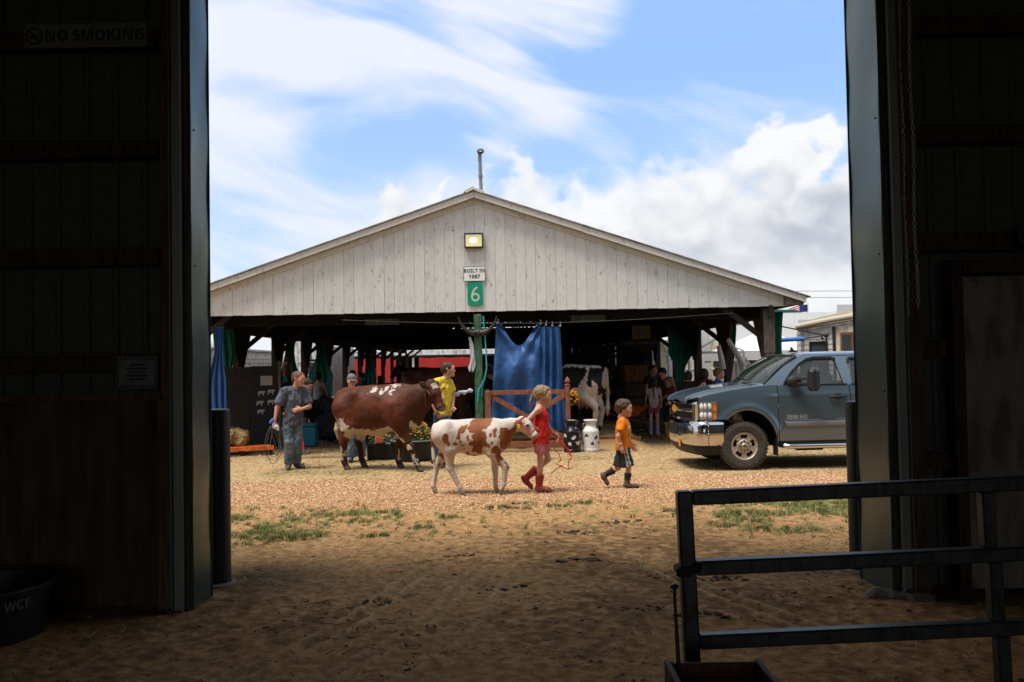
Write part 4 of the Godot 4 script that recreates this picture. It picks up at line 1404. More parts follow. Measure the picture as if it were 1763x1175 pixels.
		for s in [-1, 1]:
			var h := Geo.new()
			h.tube([Vector3(s * 0.115, 0.575, 0), Vector3(s * 0.16, 0.57, 0), Vector3(s * 0.172, 0.52, 0), Vector3(s * 0.155, 0.46, 0)], 0.008, 6)
			obj("handle", h, "black_plastic" if k == 0 else "galvanised", can)

# people -------------------------------------------------------------------------------------------
func basis_of(yaw: float, pitch: float, roll: float) -> Basis:
	return Basis(Vector3.UP, deg_to_rad(yaw)) * Basis(Vector3(1, 0, 0), deg_to_rad(pitch)) * Basis(Vector3(0, 0, 1), deg_to_rad(roll))

func head_bones(c: Vector3, b: Basis, k: float, child := false) -> Array:
	var x := b.x
	var r := []
	var p := func(v: Vector3) -> Vector3: return c + b * (v * k)
	r.append([p.call(Vector3(0, 0.035, -0.030)), p.call(Vector3(0, 0.035, 0.012)), 0.088 * k, 0.084 * k, 0.02 * k, x, 0.86])
	r.append([p.call(Vector3(0, 0.0, 0.035)), p.call(Vector3(0, -0.060, 0.045)), 0.066 * k, 0.046 * k, 0.04 * k, x, 0.92])
	r.append([p.call(Vector3(0, -0.05, 0.0)), p.call(Vector3(0, -0.082, 0.062)), 0.055 * k, 0.024 * k, 0.035 * k, x, 1.05])
	r.append([p.call(Vector3(-0.028, 0.026, 0.080)), p.call(Vector3(0.028, 0.026, 0.080)), 0.014 * k, 0.014 * k, 0.02 * k])
	r.append([p.call(Vector3(0, 0.012, 0.092)), p.call(Vector3(0, -0.026, 0.108 if not child else 0.102)), 0.009 * k, 0.0125 * k, 0.014 * k])
	r.append([p.call(Vector3(-0.012, -0.028, 0.097)), p.call(Vector3(0.012, -0.028, 0.097)), 0.009 * k, 0.009 * k, 0.008 * k])
	for s in [-1, 1]:
		r.append([p.call(Vector3(s * 0.040, -0.018, 0.066)), p.call(Vector3(s * 0.036, -0.03, 0.062)), 0.022 * k, 0.022 * k, 0.03 * k])
		r.append([p.call(Vector3(s * 0.032, 0.004, 0.102)), p.call(Vector3(s * 0.030, 0.004, 0.102)), 0.013 * k, 0.013 * k, -1.0])
		r.append([p.call(Vector3(s * 0.031, 0.004, 0.080)), p.call(Vector3(s * 0.031, 0.004, 0.081)), 0.0125 * k, 0.0125 * k, 0.004 * k])
		r.append([p.call(Vector3(s * 0.078, 0.016, -0.012)), p.call(Vector3(s * 0.074, -0.022, -0.004)), 0.022 * k, 0.013 * k, 0.010 * k, (b * Vector3(s * 0.9, 0, 0.4)).normalized(), 0.4])
	r.append([p.call(Vector3(-0.020, -0.056, 0.086)), p.call(Vector3(0.020, -0.056, 0.086)), 0.008 * k, 0.008 * k, 0.012 * k])
	r.append([p.call(Vector3(-0.016, -0.067, 0.085)), p.call(Vector3(0.016, -0.067, 0.085)), 0.008 * k, 0.008 * k, 0.012 * k])
	r.append([p.call(Vector3(0, -0.060, 0.108)), p.call(Vector3(0, -0.061, 0.108)), 0.004 * k, 0.004 * k, 0.004 * k])
	r.append([p.call(Vector3(-0.006, -0.092, 0.072)), p.call(Vector3(0.006, -0.092, 0.072)), 0.020 * k, 0.020 * k, 0.025 * k])
	# neck top
	r.append([p.call(Vector3(0, -0.05, -0.025)), p.call(Vector3(0, -0.13, -0.035)), 0.056 * k, 0.054 * k, 0.03 * k])
	return r

func hand_bones(w: Vector3, d: Vector3, n: Vector3, k: float, curl := 0.6) -> Array:
	d = d.normalized()
	n = (n - d * n.dot(d)).normalized()
	var s := d.cross(n)
	var r := [[w - d * 0.02 * k, w + d * 0.075 * k, 0.026 * k, 0.034 * k, 0.02 * k, n, 0.5]]
	for f in 4:
		var o := (f - 1.5) * 0.0185 * k
		var ln: float = [0.040, 0.046, 0.043, 0.034][f] * k
		var a := w + d * 0.082 * k + s * o
		var d1 := (d + n * curl).normalized()
		var d2 := (d + n * (curl * 3.0)).normalized()
		r.append([a - d * 0.02 * k, a + d1 * ln, 0.0095 * k, 0.0088 * k, 0.004 * k])
		r.append([a + d1 * ln, a + d1 * ln + d2 * ln * 0.8, 0.0088 * k, 0.0074 * k, 0.003 * k])
	var t0 := w + d * 0.02 * k - s * 0.026 * k
	var t1 := t0 + (d * 0.7 - s * 0.7 + n * 0.35).normalized() * 0.04 * k
	r.append([t0, t1, 0.014 * k, 0.011 * k, 0.008 * k])
	r.append([t1, t1 + (d * 0.9 - s * 0.1 + n * 0.5).normalized() * 0.035 * k, 0.0105 * k, 0.0085 * k, 0.003 * k])
	return r

func person(label: String, at: Vector3, J: Dictionary, o: Dictionary) -> Node3D:
	var t := thing("person", label, "person", at, o.get("turn", 0.0), o.get("group", ""))
	var k: float = o.size
	var slim: float = o.get("slim", 1.0)
	var yaw := deg_to_rad(o.yaw)
	var f := Vector3(sin(yaw), 0, cos(yaw))
	var lft := Vector3(cos(yaw), 0, -sin(yaw))
	var hb := basis_of(o.head_yaw, o.get("head_pitch", 0.0), o.get("head_roll", 0.0))
	var hk: float = o.get("head_k", k)
	var skin: Color = o.get("skin", Color(0.50, 0.27, 0.18))
	var hairc: Color = o.get("hair_color", Color(0.10, 0.055, 0.03))
	var hno := fnoise(1.0, 63, 2)
	var strands := func(p: Vector3, _n: Vector3) -> Color: return hairc * (1.0 + 0.75 * hno.get_noise_3d(p.x * 70.0 + p.y * 8.0, p.y * 14.0, p.z * 70.0))
	var cno := fnoise(4.0, 64, 3)
	var fine: float = o.get("cell", 0.014)
	# skin
	var B := []
	var kk := k * slim
	B.append([J.pelvis, J.chest, 0.135 * kk, 0.15 * kk, 0.05, f, 0.66])
	B.append([J.shR.lerp(J.shL, 0.12), J.shL.lerp(J.shR, 0.12), 0.058 * kk, 0.058 * kk, 0.06])
	B.append([J.neck - Vector3(0, 0.03 * k, 0), J.head + hb * Vector3(0, -0.08, -0.02) * hk, 0.062 * kk, 0.056 * kk, 0.03])
	for s in ["R", "L"]:
		B.append([J.neck - Vector3(0, 0.02 * k, 0), J["sh" + s].lerp(J.neck, 0.25) + Vector3(0, 0.012 * k, 0), 0.05 * kk, 0.042 * kk, 0.04])
		B.append([J["sh" + s], J["el" + s], 0.054 * kk, 0.041 * kk, 0.03])
		B.append([J["el" + s], J["wr" + s], 0.042 * kk, 0.027 * kk, 0.015])
		B.append([J["hip" + s], J["knee" + s], 0.085 * kk, 0.055 * kk, 0.04])
		B.append([J["knee" + s], J["knee" + s].lerp(J["ank" + s], 0.35), 0.054 * kk, 0.056 * kk, 0.02])
		B.append([J["knee" + s].lerp(J["ank" + s], 0.35), J["ank" + s], 0.056 * kk, 0.036 * kk, 0.02])
	var body := net(B, fine * 1.15, skin)
	var lip := skin * Color(0.85, 0.55, 0.55)
	var head := func(p: Vector3, _n: Vector3) -> Color:
		var q: Vector3 = hb.inverse() * (p - J.head) / hk
		if q.z > 0.04:
			for s in [-1.0, 1.0]:
				var e := Vector2((q.x - s * 0.031) / 0.0155, (q.y - 0.005) / 0.0085)
				if e.length() < 1.0:
					return Color(0.03, 0.02, 0.015) if absf(e.x) < 0.62 else Color(0.55, 0.5, 0.47)
				if absf(q.y - 0.026 + 0.25 * absf(q.x - s * 0.031)) < 0.0045 and absf(q.x - s * 0.032) < 0.02: return hairc * 0.8
			if absf(q.x) < 0.022 and q.y < -0.050 and q.y > -0.071: return lip
			if absf(q.y + 0.061) < 0.002 and absf(q.x) < 0.02: return lip * 0.5
			var chk := Vector2((absf(q.x) - 0.042) / 0.025, (q.y + 0.022) / 0.022).length()
			if chk < 1.0: return skin.lerp(skin * Color(1.12, 0.75, 0.72), 0.6 * (1.0 - chk))
		return skin
	net(head_bones(J.head, hb, hk, k < 0.85), maxf(fine * 0.42, 0.0058 * minf(hk * 1.2, 1.0)), head, [], 0.0, 9.0, body)
	for s in ["R", "L"]:
		var d: Vector3 = (J["wr" + s] - J["el" + s]).normalized()
		d = J.get("hd" + s, d)
		var nn: Vector3 = (f * 0.6 + lft * (0.8 if s == "R" else -0.8))
		net(hand_bones(J["wr" + s], d, J.get("hn" + s, nn), hk, o.get("curl" + s, 0.6)), fine * 0.42, skin, [], 0.0, 9.0, body)
	if not M.has("skin"):
		var sm := tint_mat("skin", 0.55)
		sm.subsurf_scatter_enabled = true
		sm.subsurf_scatter_strength = 0.08
		tint_mat("cloth", 0.9, "weave", 9.0)
		tint_mat("hair", 0.6, "wood", 6.0, 0.3)
		tint_mat("leather", 0.6, "grain", 4.0)
		tint_mat("wet_rubber", 0.38, "grain", 3.0)
	obj("body", net_mesh(body), "skin", t)
	# shirt
	var sd: Dictionary = o.shirt
	var ease: float = sd.get("ease", 0.022)
	var S := []
	var hem: Vector3 = J.pelvis.lerp(J.chest, -0.25)
	if sd.get("tank", false):
		S.append([hem, J.chest - Vector3(0, 0.01, 0) * k, 0.14 * kk + ease * sd.get("flare", 1.3), 0.142 * kk + ease * 0.6, 0.05, f, sd.get("flat", 0.74)])
		S.append([J.chest, J.neck - Vector3(0, 0.075, 0) * k, 0.10 * kk, 0.060 * kk, 0.06, f, 0.85])
		for q in [-0.55, 0.55]:
			var sh: Vector3 = J.shL.lerp(J.shR, 0.5 - q * 0.5)
			S.append([J.chest + lft * q * 0.12 * k, sh + Vector3(0, 0.022 * k, 0), 0.10 * kk, 0.066 * kk, 0.03, lft, 0.5])
	else:
		S.append([hem, J.chest, 0.142 * kk + ease, 0.152 * kk + ease * 0.6, 0.05, f, sd.get("flat", 0.72)])
		S.append([J.shR.lerp(J.shL, 0.12), J.shL.lerp(J.shR, 0.12), 0.058 * kk + ease * 0.2, 0.058 * kk + ease * 0.2, 0.07])
		for s in ["R", "L"]:
			var e: Vector3 = J["sh" + s].lerp(J["el" + s], sd.get("sleeve", 0.72))
			S.append([J.neck - Vector3(0, 0.03 * k, 0), J["sh" + s].lerp(J.neck, 0.2) + Vector3(0, 0.010, 0), 0.064 * kk, 0.060 * kk, 0.04])
			S.append([J["sh" + s], e, 0.055 * kk + ease * 0.22, 0.050 * kk + ease * 0.85, 0.04, Vector3.ZERO, 1.0, true])
			if sd.get("long", false):
				S.append([e, J["wr" + s], 0.052 * kk + ease * 0.5, 0.036 * kk + ease * 0.4, 0.03])
	var pl := []
	var hem_n: Vector3 = sd.get("hem_n", Vector3(0, -1, 0)).normalized()
	pl.append([hem_n, -(sd.hem) if not sd.has("hem_n") else hem_n.dot(Vector3(J.pelvis.x, sd.hem, J.pelvis.z))])
	var given = sd.tint
	var st := func(p: Vector3, n: Vector3) -> Color:
		var base: Color = given.call(p, n) if given is Callable else given
		return base * (0.94 + 0.30 * cno.get_noise_3dv(p))
	obj("shirt", net_mesh(net(S, fine, st, pl, 0.024 * k, 13.0)), "cloth", t)
	# trousers or shorts
	var td: Dictionary = o.legs
	var P := []
	var te: float = td.get("ease", 0.018)
	P.append([J.hipR.lerp(J.hipL, 0.5), J.pelvis + Vector3(0, 0.05 * k, 0), 0.128 * kk + te * 0.5, 0.118 * kk + te * 0.2, 0.04, f, 0.70])
	for s in ["R", "L"]:
		if td.get("shorts", false):
			var e2: Vector3 = J["hip" + s].lerp(J["knee" + s], td.get("len", 0.75))
			P.append([J["hip" + s], e2, 0.082 * kk + te * 0.5, 0.072 * kk + te * 1.3, 0.03, Vector3.ZERO, 1.0, true])
		else:
			P.append([J["hip" + s], J["knee" + s], 0.084 * kk + te * 0.5, 0.062 * kk + te, 0.03])
			P.append([J["knee" + s], J["ank" + s].lerp(J["knee" + s], td.get("tuck", 0.0)), 0.064 * kk + te, 0.048 * kk + te * 1.3, 0.02, Vector3.ZERO, 1.0, true])
	obj("shorts" if td.get("shorts", false) else "trousers", net_mesh(net(P, fine, td.tint, [], 0.020 * k, 15.0)), "cloth", t)
	# footwear, one mesh per foot
	var fd: Dictionary = o.feet
	for s in ["R", "L"]:
		var an: Vector3 = J["ank" + s]
		var toe: Vector3 = J["toe" + s]
		var fwd := (toe - an).normalized()
		var shin: Vector3 = (an - J["knee" + s]).normalized()
		var flat := (toe - an)
		var upn: Vector3 = (-shin - fwd * (-shin).dot(fwd)).normalized()
		var heel: Vector3 = an + shin * 0.045 * k - fwd * 0.035 * k
		var ball: Vector3 = toe - fwd * 0.04 * k
		var F := [[heel, ball, 0.044 * k, 0.046 * k, 0.02, upn, 0.9], [ball, toe, 0.046 * k, 0.034 * k, 0.02, upn, 0.75], [an, heel.lerp(ball, 0.35), 0.048 * k, 0.05 * k, 0.03]]
		var up: float = fd.get("up", 0.12)
		F.append([an, an.lerp(J["knee" + s], up), 0.05 * k, (0.058 if up < 0.4 else 0.074) * k * fd.get("wide", 1.0), 0.02, Vector3.ZERO, 1.0, true])
		obj("boot" if up > 0.2 else "shoe", net_mesh(net(F, fine * 0.8, fd.tint, [], 0.004, 20.0)), fd.get("mat", "leather"), t)
	# hair or cap
	var hs: String = o.get("hair", "short")
	if hs != "none":
		var H := []
		var hp := func(v: Vector3) -> Vector3: return J.head + hb * (v * hk)
		var th: float = {"buzz": 0.004, "short": 0.013, "mop": 0.014, "pony": 0.010, "long": 0.016, "braid": 0.010, "cap": 0.004}[hs]
		H.append([hp.call(Vector3(0, 0.036, -0.032)), hp.call(Vector3(0, 0.038, 0.010)), (0.088 + th) * hk, (0.084 + th) * hk, 0.02, hb.x, 0.88])
		H.append([hp.call(Vector3(0, -0.015, -0.050)), hp.call(Vector3(0, 0.03, -0.04)), (0.068 + th) * hk, (0.08 + th) * hk, 0.03, hb.x, 0.92])
		var hpl := []
		var n1 := (hb * Vector3(0, -0.61, 0.79)).normalized()
		hpl.append([n1, n1.dot(J.head) + (0.0165 if hs != "mop" else 0.019) * hk])
		var n2 := hb * Vector3(0, -1, 0)
		if hs != "long": hpl.append([n2, n2.dot(J.head) + (0.055 if hs in ["buzz", "short", "cap"] else 0.07) * hk])
		var cell_h := fine * 0.55
		var hn: Array
		if hs == "long":
			for s in [-1, 1]: H.append([hp.call(Vector3(s * 0.05, 0.0, -0.03)), hp.call(Vector3(s * 0.055, -0.24, -0.045)), 0.05 * hk, 0.045 * hk, 0.03])
			H.append([hp.call(Vector3(0, 0.0, -0.06)), hp.call(Vector3(0, -0.27, -0.085)), 0.065 * hk, 0.05 * hk, 0.03])
		hn = net(H, cell_h, strands, hpl, 0.010 * hk, 26.0)
		if hs == "pony":
			net([[hp.call(Vector3(0, 0.02, -0.115)), hp.call(Vector3(0, -0.01, -0.135)), 0.022 * hk, 0.022 * hk, 0.01], [hp.call(Vector3(0, -0.01, -0.135)), hp.call(Vector3(0.0, -0.10, -0.165)), 0.024 * hk, 0.020 * hk, 0.01], [hp.call(Vector3(0, -0.10, -0.165)), hp.call(Vector3(0.0, -0.21, -0.150)), 0.020 * hk, 0.006 * hk, 0.01]], cell_h, strands, [], 0.006, 30.0, hn)
		if hs == "braid":
			var bb := []
			for j in 9:
				bb.append([hp.call(Vector3(0.006 * (1 if j % 2 else -1), -0.03 - 0.042 * j, -0.105)), hp.call(Vector3(-0.006 * (1 if j % 2 else -1), -0.05 - 0.042 * j, -0.105)), (0.025 - 0.0015 * j) * hk, (0.022 - 0.0015 * j) * hk, 0.006])
			net(bb, cell_h, strands, [], 0.0, 9.0, hn)
		obj("hair", net_mesh(hn), "hair", t)
		if hs == "pony":
			var tie := Geo.new()
			tie.ball(hp.call(Vector3(0, 0.015, -0.122)), Vector3.ONE * 0.027 * hk, 10)
			mat("hair_tie", Color(0.02, 0.07, 0.08), 0.7)
			obj("hair_tie", tie, "hair_tie", t)
		if hs == "cap":
			var cc: Color = o.cap
			var C := [[hp.call(Vector3(0, 0.048, -0.028)), hp.call(Vector3(0, 0.050, 0.012)), 0.097 * hk, 0.094 * hk, 0.02, hb.x, 0.88]]
			var cn := hb * Vector3(0, -0.98, 0.18)
			var cap := net(C, cell_h, cc, [[cn.normalized(), cn.normalized().dot(J.head) - 0.035 * hk]], 0.003, 9.0)
			net([[hp.call(Vector3(0, 0.044, 0.06)), hp.call(Vector3(0, 0.030, 0.135)), 0.070 * hk, 0.062 * hk, 0.01, (hb * Vector3(0, 1, 0.15)).normalized(), 0.13]], fine * 0.4, cc * 0.75, [], 0.0, 9.0, cap)
			obj("cap", net_mesh(cap), "cloth", t)
			if o.get("sunglasses", false):
				var sg := Geo.new()
				for s in [-1, 1]:
					sg.ball(hp.call(Vector3(s * 0.031, 0.004, 0.089)), Vector3(0.026, 0.017, 0.010) * hk, 10, hb)
					sg.bar(hp.call(Vector3(s * 0.055, 0.008, 0.085)), hp.call(Vector3(s * 0.078, 0.012, 0.0)), 0.004, 0.006)
				mat("dark_lens", Color(0.01, 0.01, 0.012), 0.12)
				obj("sunglasses", sg, "dark_lens", t)
	return t

# a plain standing pose facing +z for a height of 1.75 m; arms: how far each hand is lifted forward
func stand(h: float, lift_r := 0.0, lift_l := 0.0, bend := 0.0) -> Dictionary:
	var k := h / 1.75
	var J := {
		"pelvis": Vector3(0, 0.98, 0), "chest": Vector3(0, 1.30, 0.10 * bend), "neck": Vector3(0, 1.47 - 0.03 * bend, 0.22 * bend), "head": Vector3(0, 1.625 - 0.06 * bend, 0.03 + 0.33 * bend),
		"shR": Vector3(-0.185, 1.42 - 0.02 * bend, 0.18 * bend), "shL": Vector3(0.185, 1.42 - 0.02 * bend, 0.18 * bend),
		"elR": Vector3(-0.24, 1.15, 0.02 + 0.16 * lift_r), "elL": Vector3(0.24, 1.15, 0.02 + 0.16 * lift_l),
		"wrR": Vector3(-0.24, 0.90 + 0.27 * lift_r, 0.08 + 0.30 * lift_r), "wrL": Vector3(0.24, 0.90 + 0.27 * lift_l, 0.08 + 0.30 * lift_l),
		"hipR": Vector3(-0.09, 0.93, 0), "hipL": Vector3(0.09, 0.93, 0), "kneeR": Vector3(-0.10, 0.50, 0.03), "kneeL": Vector3(0.10, 0.50, 0.02),
		"ankR": Vector3(-0.10, 0.09, 0.0), "ankL": Vector3(0.11, 0.09, -0.03), "toeR": Vector3(-0.13, 0.035, 0.19), "toeL": Vector3(0.14, 0.035, 0.16)}
	for q in J: J[q] *= k
	return J

func faded(c: Color, d: Color, f: float) -> Callable:
	var n := fnoise(f, 5, 3)
	return func(p: Vector3, _n: Vector3) -> Color: return c.lerp(d, clampf(n.get_noise_3dv(p) * 1.3 + 0.4, 0, 1))

# cattle --------------------------------------------------------------------------------------------
func in_any(q: Vector2, polys: Array) -> bool:
	for p in polys:
		if Geometry2D.is_point_in_polygon(q, p): return true
	return false

func pv(a: Array) -> PackedVector2Array:
	var r := PackedVector2Array()
	for k in range(0, a.size(), 2): r.append(Vector2(a[k], a[k + 1]))
	return r

# common head; c = poll, d = direction from poll to muzzle, u = up of the face, k = scale
func cow_head(c: Vector3, d: Vector3, k: float, ear_back := 0.4, ear_drop := 0.1) -> Array:
	d = d.normalized()
	var side := d.cross(Vector3.UP).normalized()
	var u := side.cross(d)
	var r := []
	var p := func(a: float, b: float, e: float) -> Vector3: return c + (d * a + u * b + side * e) * k
	r.append([p.call(0.02, 0.0, 0), p.call(0.16, 0.005, 0), 0.115 * k, 0.105 * k, 0.04, side, 0.95])
	r.append([p.call(0.14, 0.01, 0), p.call(0.42, -0.02, 0), 0.095 * k, 0.068 * k, 0.05, side, 0.92])
	r.append([p.call(0.08, -0.10, 0), p.call(0.36, -0.075, 0), 0.085 * k, 0.05 * k, 0.05, side, 0.75])
	r.append([p.call(0.43, -0.03, -0.025), p.call(0.43, -0.03, 0.025), 0.072 * k, 0.072 * k, 0.03])
	r.append([p.call(0.42, -0.085, 0), p.call(0.36, -0.09, 0), 0.045 * k, 0.045 * k, 0.02])
	for s in [-1, 1]:
		r.append([p.call(0.16, 0.035, s * 0.088), p.call(0.20, 0.03, s * 0.082), 0.030 * k, 0.028 * k, 0.025])
		r.append([p.call(0.185, 0.025, s * 0.112), p.call(0.187, 0.025, s * 0.112), 0.018 * k, 0.018 * k, 0.004])
		r.append([p.call(0.485, -0.01, s * 0.038), p.call(0.47, -0.02, s * 0.045), 0.011 * k, 0.011 * k, -1.0])
		var a: Vector3 = p.call(0.03, 0.0, s * 0.10)
		var e: Vector3 = p.call(0.03 - ear_back * 0.17, 0.03 - ear_drop, s * 0.27)
		var nn: Vector3 = (u * 0.8 + d * 0.6).normalized()
		r.append([a, a.lerp(e, 0.55), 0.030 * k, 0.055 * k, 0.02, nn, 0.35])
		r.append([a.lerp(e, 0.55), e, 0.055 * k, 0.016 * k, 0.02, nn, 0.35])
	return r

func leg_bones(pts: Array, rad: Array) -> Array:
	var r := []
	for k in pts.size() - 1:
		r.append([pts[k], pts[k + 1], rad[k], rad[k + 1], 0.13 if k == 0 else 0.03])
	return r

func hooves(called: Node3D, feet: Array, k: float, m: String) -> void:
	for q in feet:
		var g := Geo.new()
		for s in [-1, 1]:
			var at: Vector3 = q[0] + Vector3(0, 0, s * 0.024 * k)
			var dir: Vector3 = q[1]
			g.tube([at + Vector3(0, 0.055 * k, 0), at + dir * 0.02 * k + Vector3(0, 0.025 * k, 0), at + dir * 0.05 * k + Vector3(0, 0.003, 0)], [0.034 * k, 0.036 * k, 0.026 * k], 9)
		obj("hoof", g, m, called)

func make_cattle() -> void:
	var hm := tint_mat("hide", 0.62, "grain", 5.0)
	hm.metallic_specular = 0.3
	mat("hoof", Color(0.06, 0.05, 0.04), 0.7)
	mat("hoof_pale", Color(0.17, 0.13, 0.09), 0.7)
	mat("halter_red", Color(0.55, 0.02, 0.025), 0.6)
	mat("tag_yellow", Color(0.80, 0.65, 0.04), 0.5)
	mat("leather_dark", Color(0.10, 0.02, 0.015), 0.5)
	var jn := fnoise(7.0, 91, 3)
	var jm := fnoise(2.6, 92, 2)
	# brown cow walking to the right, turned a little to the camera
	var z := Vector3(0, 0, 1)
	var B := []
	B.append([Vector3(-0.52, 1.12, 0), Vector3(-0.05, 1.05, 0), 0.305, 0.39, 0.12, z, 0.78])
	B.append([Vector3(-0.05, 1.05, 0), Vector3(0.42, 1.07, 0), 0.39, 0.375, 0.12, z, 0.76])
	B.append([Vector3(-0.62, 1.34, 0), Vector3(0.45, 1.36, 0), 0.10, 0.10, 0.12])
	for s in [-1, 1]:
		B.append([Vector3(-0.38, 1.33, s * 0.18), Vector3(-0.50, 1.28, s * 0.17), 0.08, 0.10, 0.14])
		B.append([Vector3(-0.72, 1.27, s * 0.11), Vector3(-0.66, 1.20, s * 0.14), 0.085, 0.14, 0.08])
		B.append([Vector3(0.38, 1.12, s * 0.24), Vector3(0.46, 0.90, s * 0.24), 0.17, 0.15, 0.10])
	B.append([Vector3(0.40, 1.14, 0), Vector3(0.80, 1.27, 0.03), 0.33, 0.215, 0.12, z, 0.66])
	B.append([Vector3(0.80, 1.27, 0.03), Vector3(1.02, 1.36, 0.06), 0.215, 0.135, 0.08, z, 0.75])
	B.append([Vector3(0.52, 0.86, 0), Vector3(0.66, 0.92, 0), 0.20, 0.16, 0.12, z, 0.7])
	B.append([Vector3(0.62, 0.92, 0), Vector3(0.90, 1.10, 0.03), 0.12, 0.06, 0.08, z, 0.4])
	B.append([Vector3(-0.30, 0.74, 0), Vector3(0.02, 0.70, 0), 0.10, 0.08, 0.14, z, 1.0])
	B.append([Vector3(-0.42, 0.75, 0), Vector3(-0.34, 0.71, 0), 0.12, 0.10, 0.08, z, 1.0])
	B.append_array(leg_bones([Vector3(-0.58, 1.06, 0.17), Vector3(-0.47, 0.78, 0.20), Vector3(-0.60, 0.48, 0.20), Vector3(-0.585, 0.14, 0.20), Vector3(-0.545, 0.05, 0.20)], [0.215, 0.165, 0.074, 0.048, 0.052]))
	B.append([Vector3(-0.62, 0.50, 0.20), Vector3(-0.585, 0.42, 0.20), 0.062, 0.052, 0.02])
	B.append_array(leg_bones([Vector3(-0.56, 1.06, -0.17), Vector3(-0.40, 0.78, -0.20), Vector3(-0.50, 0.47, -0.20), Vector3(-0.44, 0.14, -0.20), Vector3(-0.40, 0.05, -0.20)], [0.215, 0.165, 0.072, 0.048, 0.052]))
	B.append_array(leg_bones([Vector3(0.44, 0.95, 0.20), Vector3(0.52, 0.70, 0.20), Vector3(0.68, 0.40, 0.19), Vector3(0.79, 0.13, 0.18), Vector3(0.835, 0.05, 0.18)], [0.17, 0.105, 0.068, 0.047, 0.052]))
	B.append([Vector3(0.67, 0.42, 0.19), Vector3(0.70, 0.36, 0.19), 0.064, 0.058, 0.02])
	B.append_array(leg_bones([Vector3(0.42, 0.95, -0.20), Vector3(0.40, 0.70, -0.20), Vector3(0.30, 0.40, -0.19), Vector3(0.285, 0.13, -0.19), Vector3(0.32, 0.05, -0.19)], [0.17, 0.105, 0.066, 0.046, 0.052]))
	B.append([Vector3(-0.765, 1.36, 0), Vector3(-0.80, 1.20, 0.02), 0.050, 0.035, 0.05])
	B.append([Vector3(-0.80, 1.20, 0.02), Vector3(-0.80, 0.85, 0.03), 0.035, 0.024, 0.02])
	B.append([Vector3(-0.80, 0.85, 0.03), Vector3(-0.79, 0.70, 0.04), 0.030, 0.062, 0.02])
	B.append([Vector3(-0.79, 0.70, 0.04), Vector3(-0.77, 0.53, 0.05), 0.062, 0.02, 0.02])
	B.append_array(cow_head(Vector3(1.03, 1.455, 0.07), Vector3(0.55, -0.82, 0.18), 0.98, 0.75, 0.02))
	B.append([Vector3(1.00, 1.52, 0.04), Vector3(1.06, 1.535, 0.09), 0.06, 0.055, 0.06])
	var top_white := [pv([-0.07, 1.37, -0.03, 1.33, 0.0, 1.36, 0.06, 1.36, 0.09, 1.41, 0.03, 1.43, -0.05, 1.45]), pv([0.13, 1.33, 0.16, 1.30, 0.18, 1.36, 0.26, 1.43, 0.29, 1.50, 0.22, 1.50, 0.15, 1.41]), pv([0.30, 1.35, 0.37, 1.31, 0.37, 1.38, 0.42, 1.42, 0.45, 1.50, 0.34, 1.50])]
	var low_white := [pv([-0.68, 0.95, -0.62, 0.88, -0.585, 0.95, -0.54, 0.93, -0.47, 0.79, -0.38, 0.74, -0.20, 0.715, 0.0, 0.715, 0.14, 0.74, 0.26, 0.76, 0.36, 0.74, 0.40, 0.68, 0.52, 0.60, 0.62, 0.52, 0.56, 0.50, 0.40, 0.60, 0.20, 0.50, -0.45, 0.48, -0.52, 0.66, -0.60, 0.72, -0.66, 0.66]), pv([0.66, 0.88, 0.74, 0.80, 0.72, 0.66, 0.66, 0.72]), pv([0.64, 0.44, 0.72, 0.46, 0.73, 0.37, 0.67, 0.36]), pv([0.71, 0.30, 0.75, 0.29, 0.84, 0.13, 0.80, 0.12]), pv([-0.64, 0.40, -0.60, 0.41, -0.59, 0.18, -0.63, 0.20]), pv([-0.57, 0.35, -0.53, 0.37, -0.53, 0.25, -0.57, 0.26]), pv([0.30, 0.33, 0.335, 0.35, 0.335, 0.16, 0.30, 0.17])]
	var cow := func(p: Vector3, n: Vector3) -> Color:
		var q := Vector2(p.x, p.y) + Vector2(jn.get_noise_3dv(p * 1.8), jn.get_noise_3dv(p * 1.8 + Vector3(9, 0, 0))) * 0.06
		var red := Color(0.135, 0.036, 0.013).lerp(Color(0.075, 0.020, 0.009), clampf(0.5 + jm.get_noise_3dv(p) * 1.2, 0, 1))
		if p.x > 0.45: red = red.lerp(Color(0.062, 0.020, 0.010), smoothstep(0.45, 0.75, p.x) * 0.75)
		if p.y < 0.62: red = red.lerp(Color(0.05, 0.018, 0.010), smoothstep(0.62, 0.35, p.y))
		if p.x < -0.70 and p.y < 0.82: return Color(0.50, 0.36, 0.20)
		var qt := q + Vector2(jn.get_noise_3dv(p * 0.9 + Vector3(0, 4, 0)), 0.6 * jn.get_noise_3dv(p * 0.9 + Vector3(3, 0, 0))) * 0.06
		if in_any(qt, top_white) and p.z > -0.30 and jn.get_noise_3dv(p * 1.6) > -0.10: return Color(0.66, 0.56, 0.47)
		if in_any(q, low_white): return Color(0.60, 0.47, 0.31) if p.y < 0.70 and p.x > -0.6 and p.x < 0.5 else Color(0.62, 0.53, 0.43)
		if p.x > 0.9:
			var h := p - Vector3(1.03, 1.455, 0.07)
			var hd := Vector3(0.55, -0.82, 0.18).normalized()
			var al := h.dot(hd)
			var fz := h - hd * al
			if al > 0.0 and al < 0.10 and fz.dot(Vector3(0.75, 0.6, 0.3)) > 0.078 + 0.03 * jn.get_noise_3dv(p * 3.0): return Color(0.55, 0.44, 0.36)
			if al > 0.455: return Color(0.24, 0.15, 0.12)
			if (p - (Vector3(1.03, 1.455, 0.07) + hd * 0.18 + Vector3(0.02, 0.02, 0.11))).length() < 0.022: return Color(0.012, 0.008, 0.006)
		return red
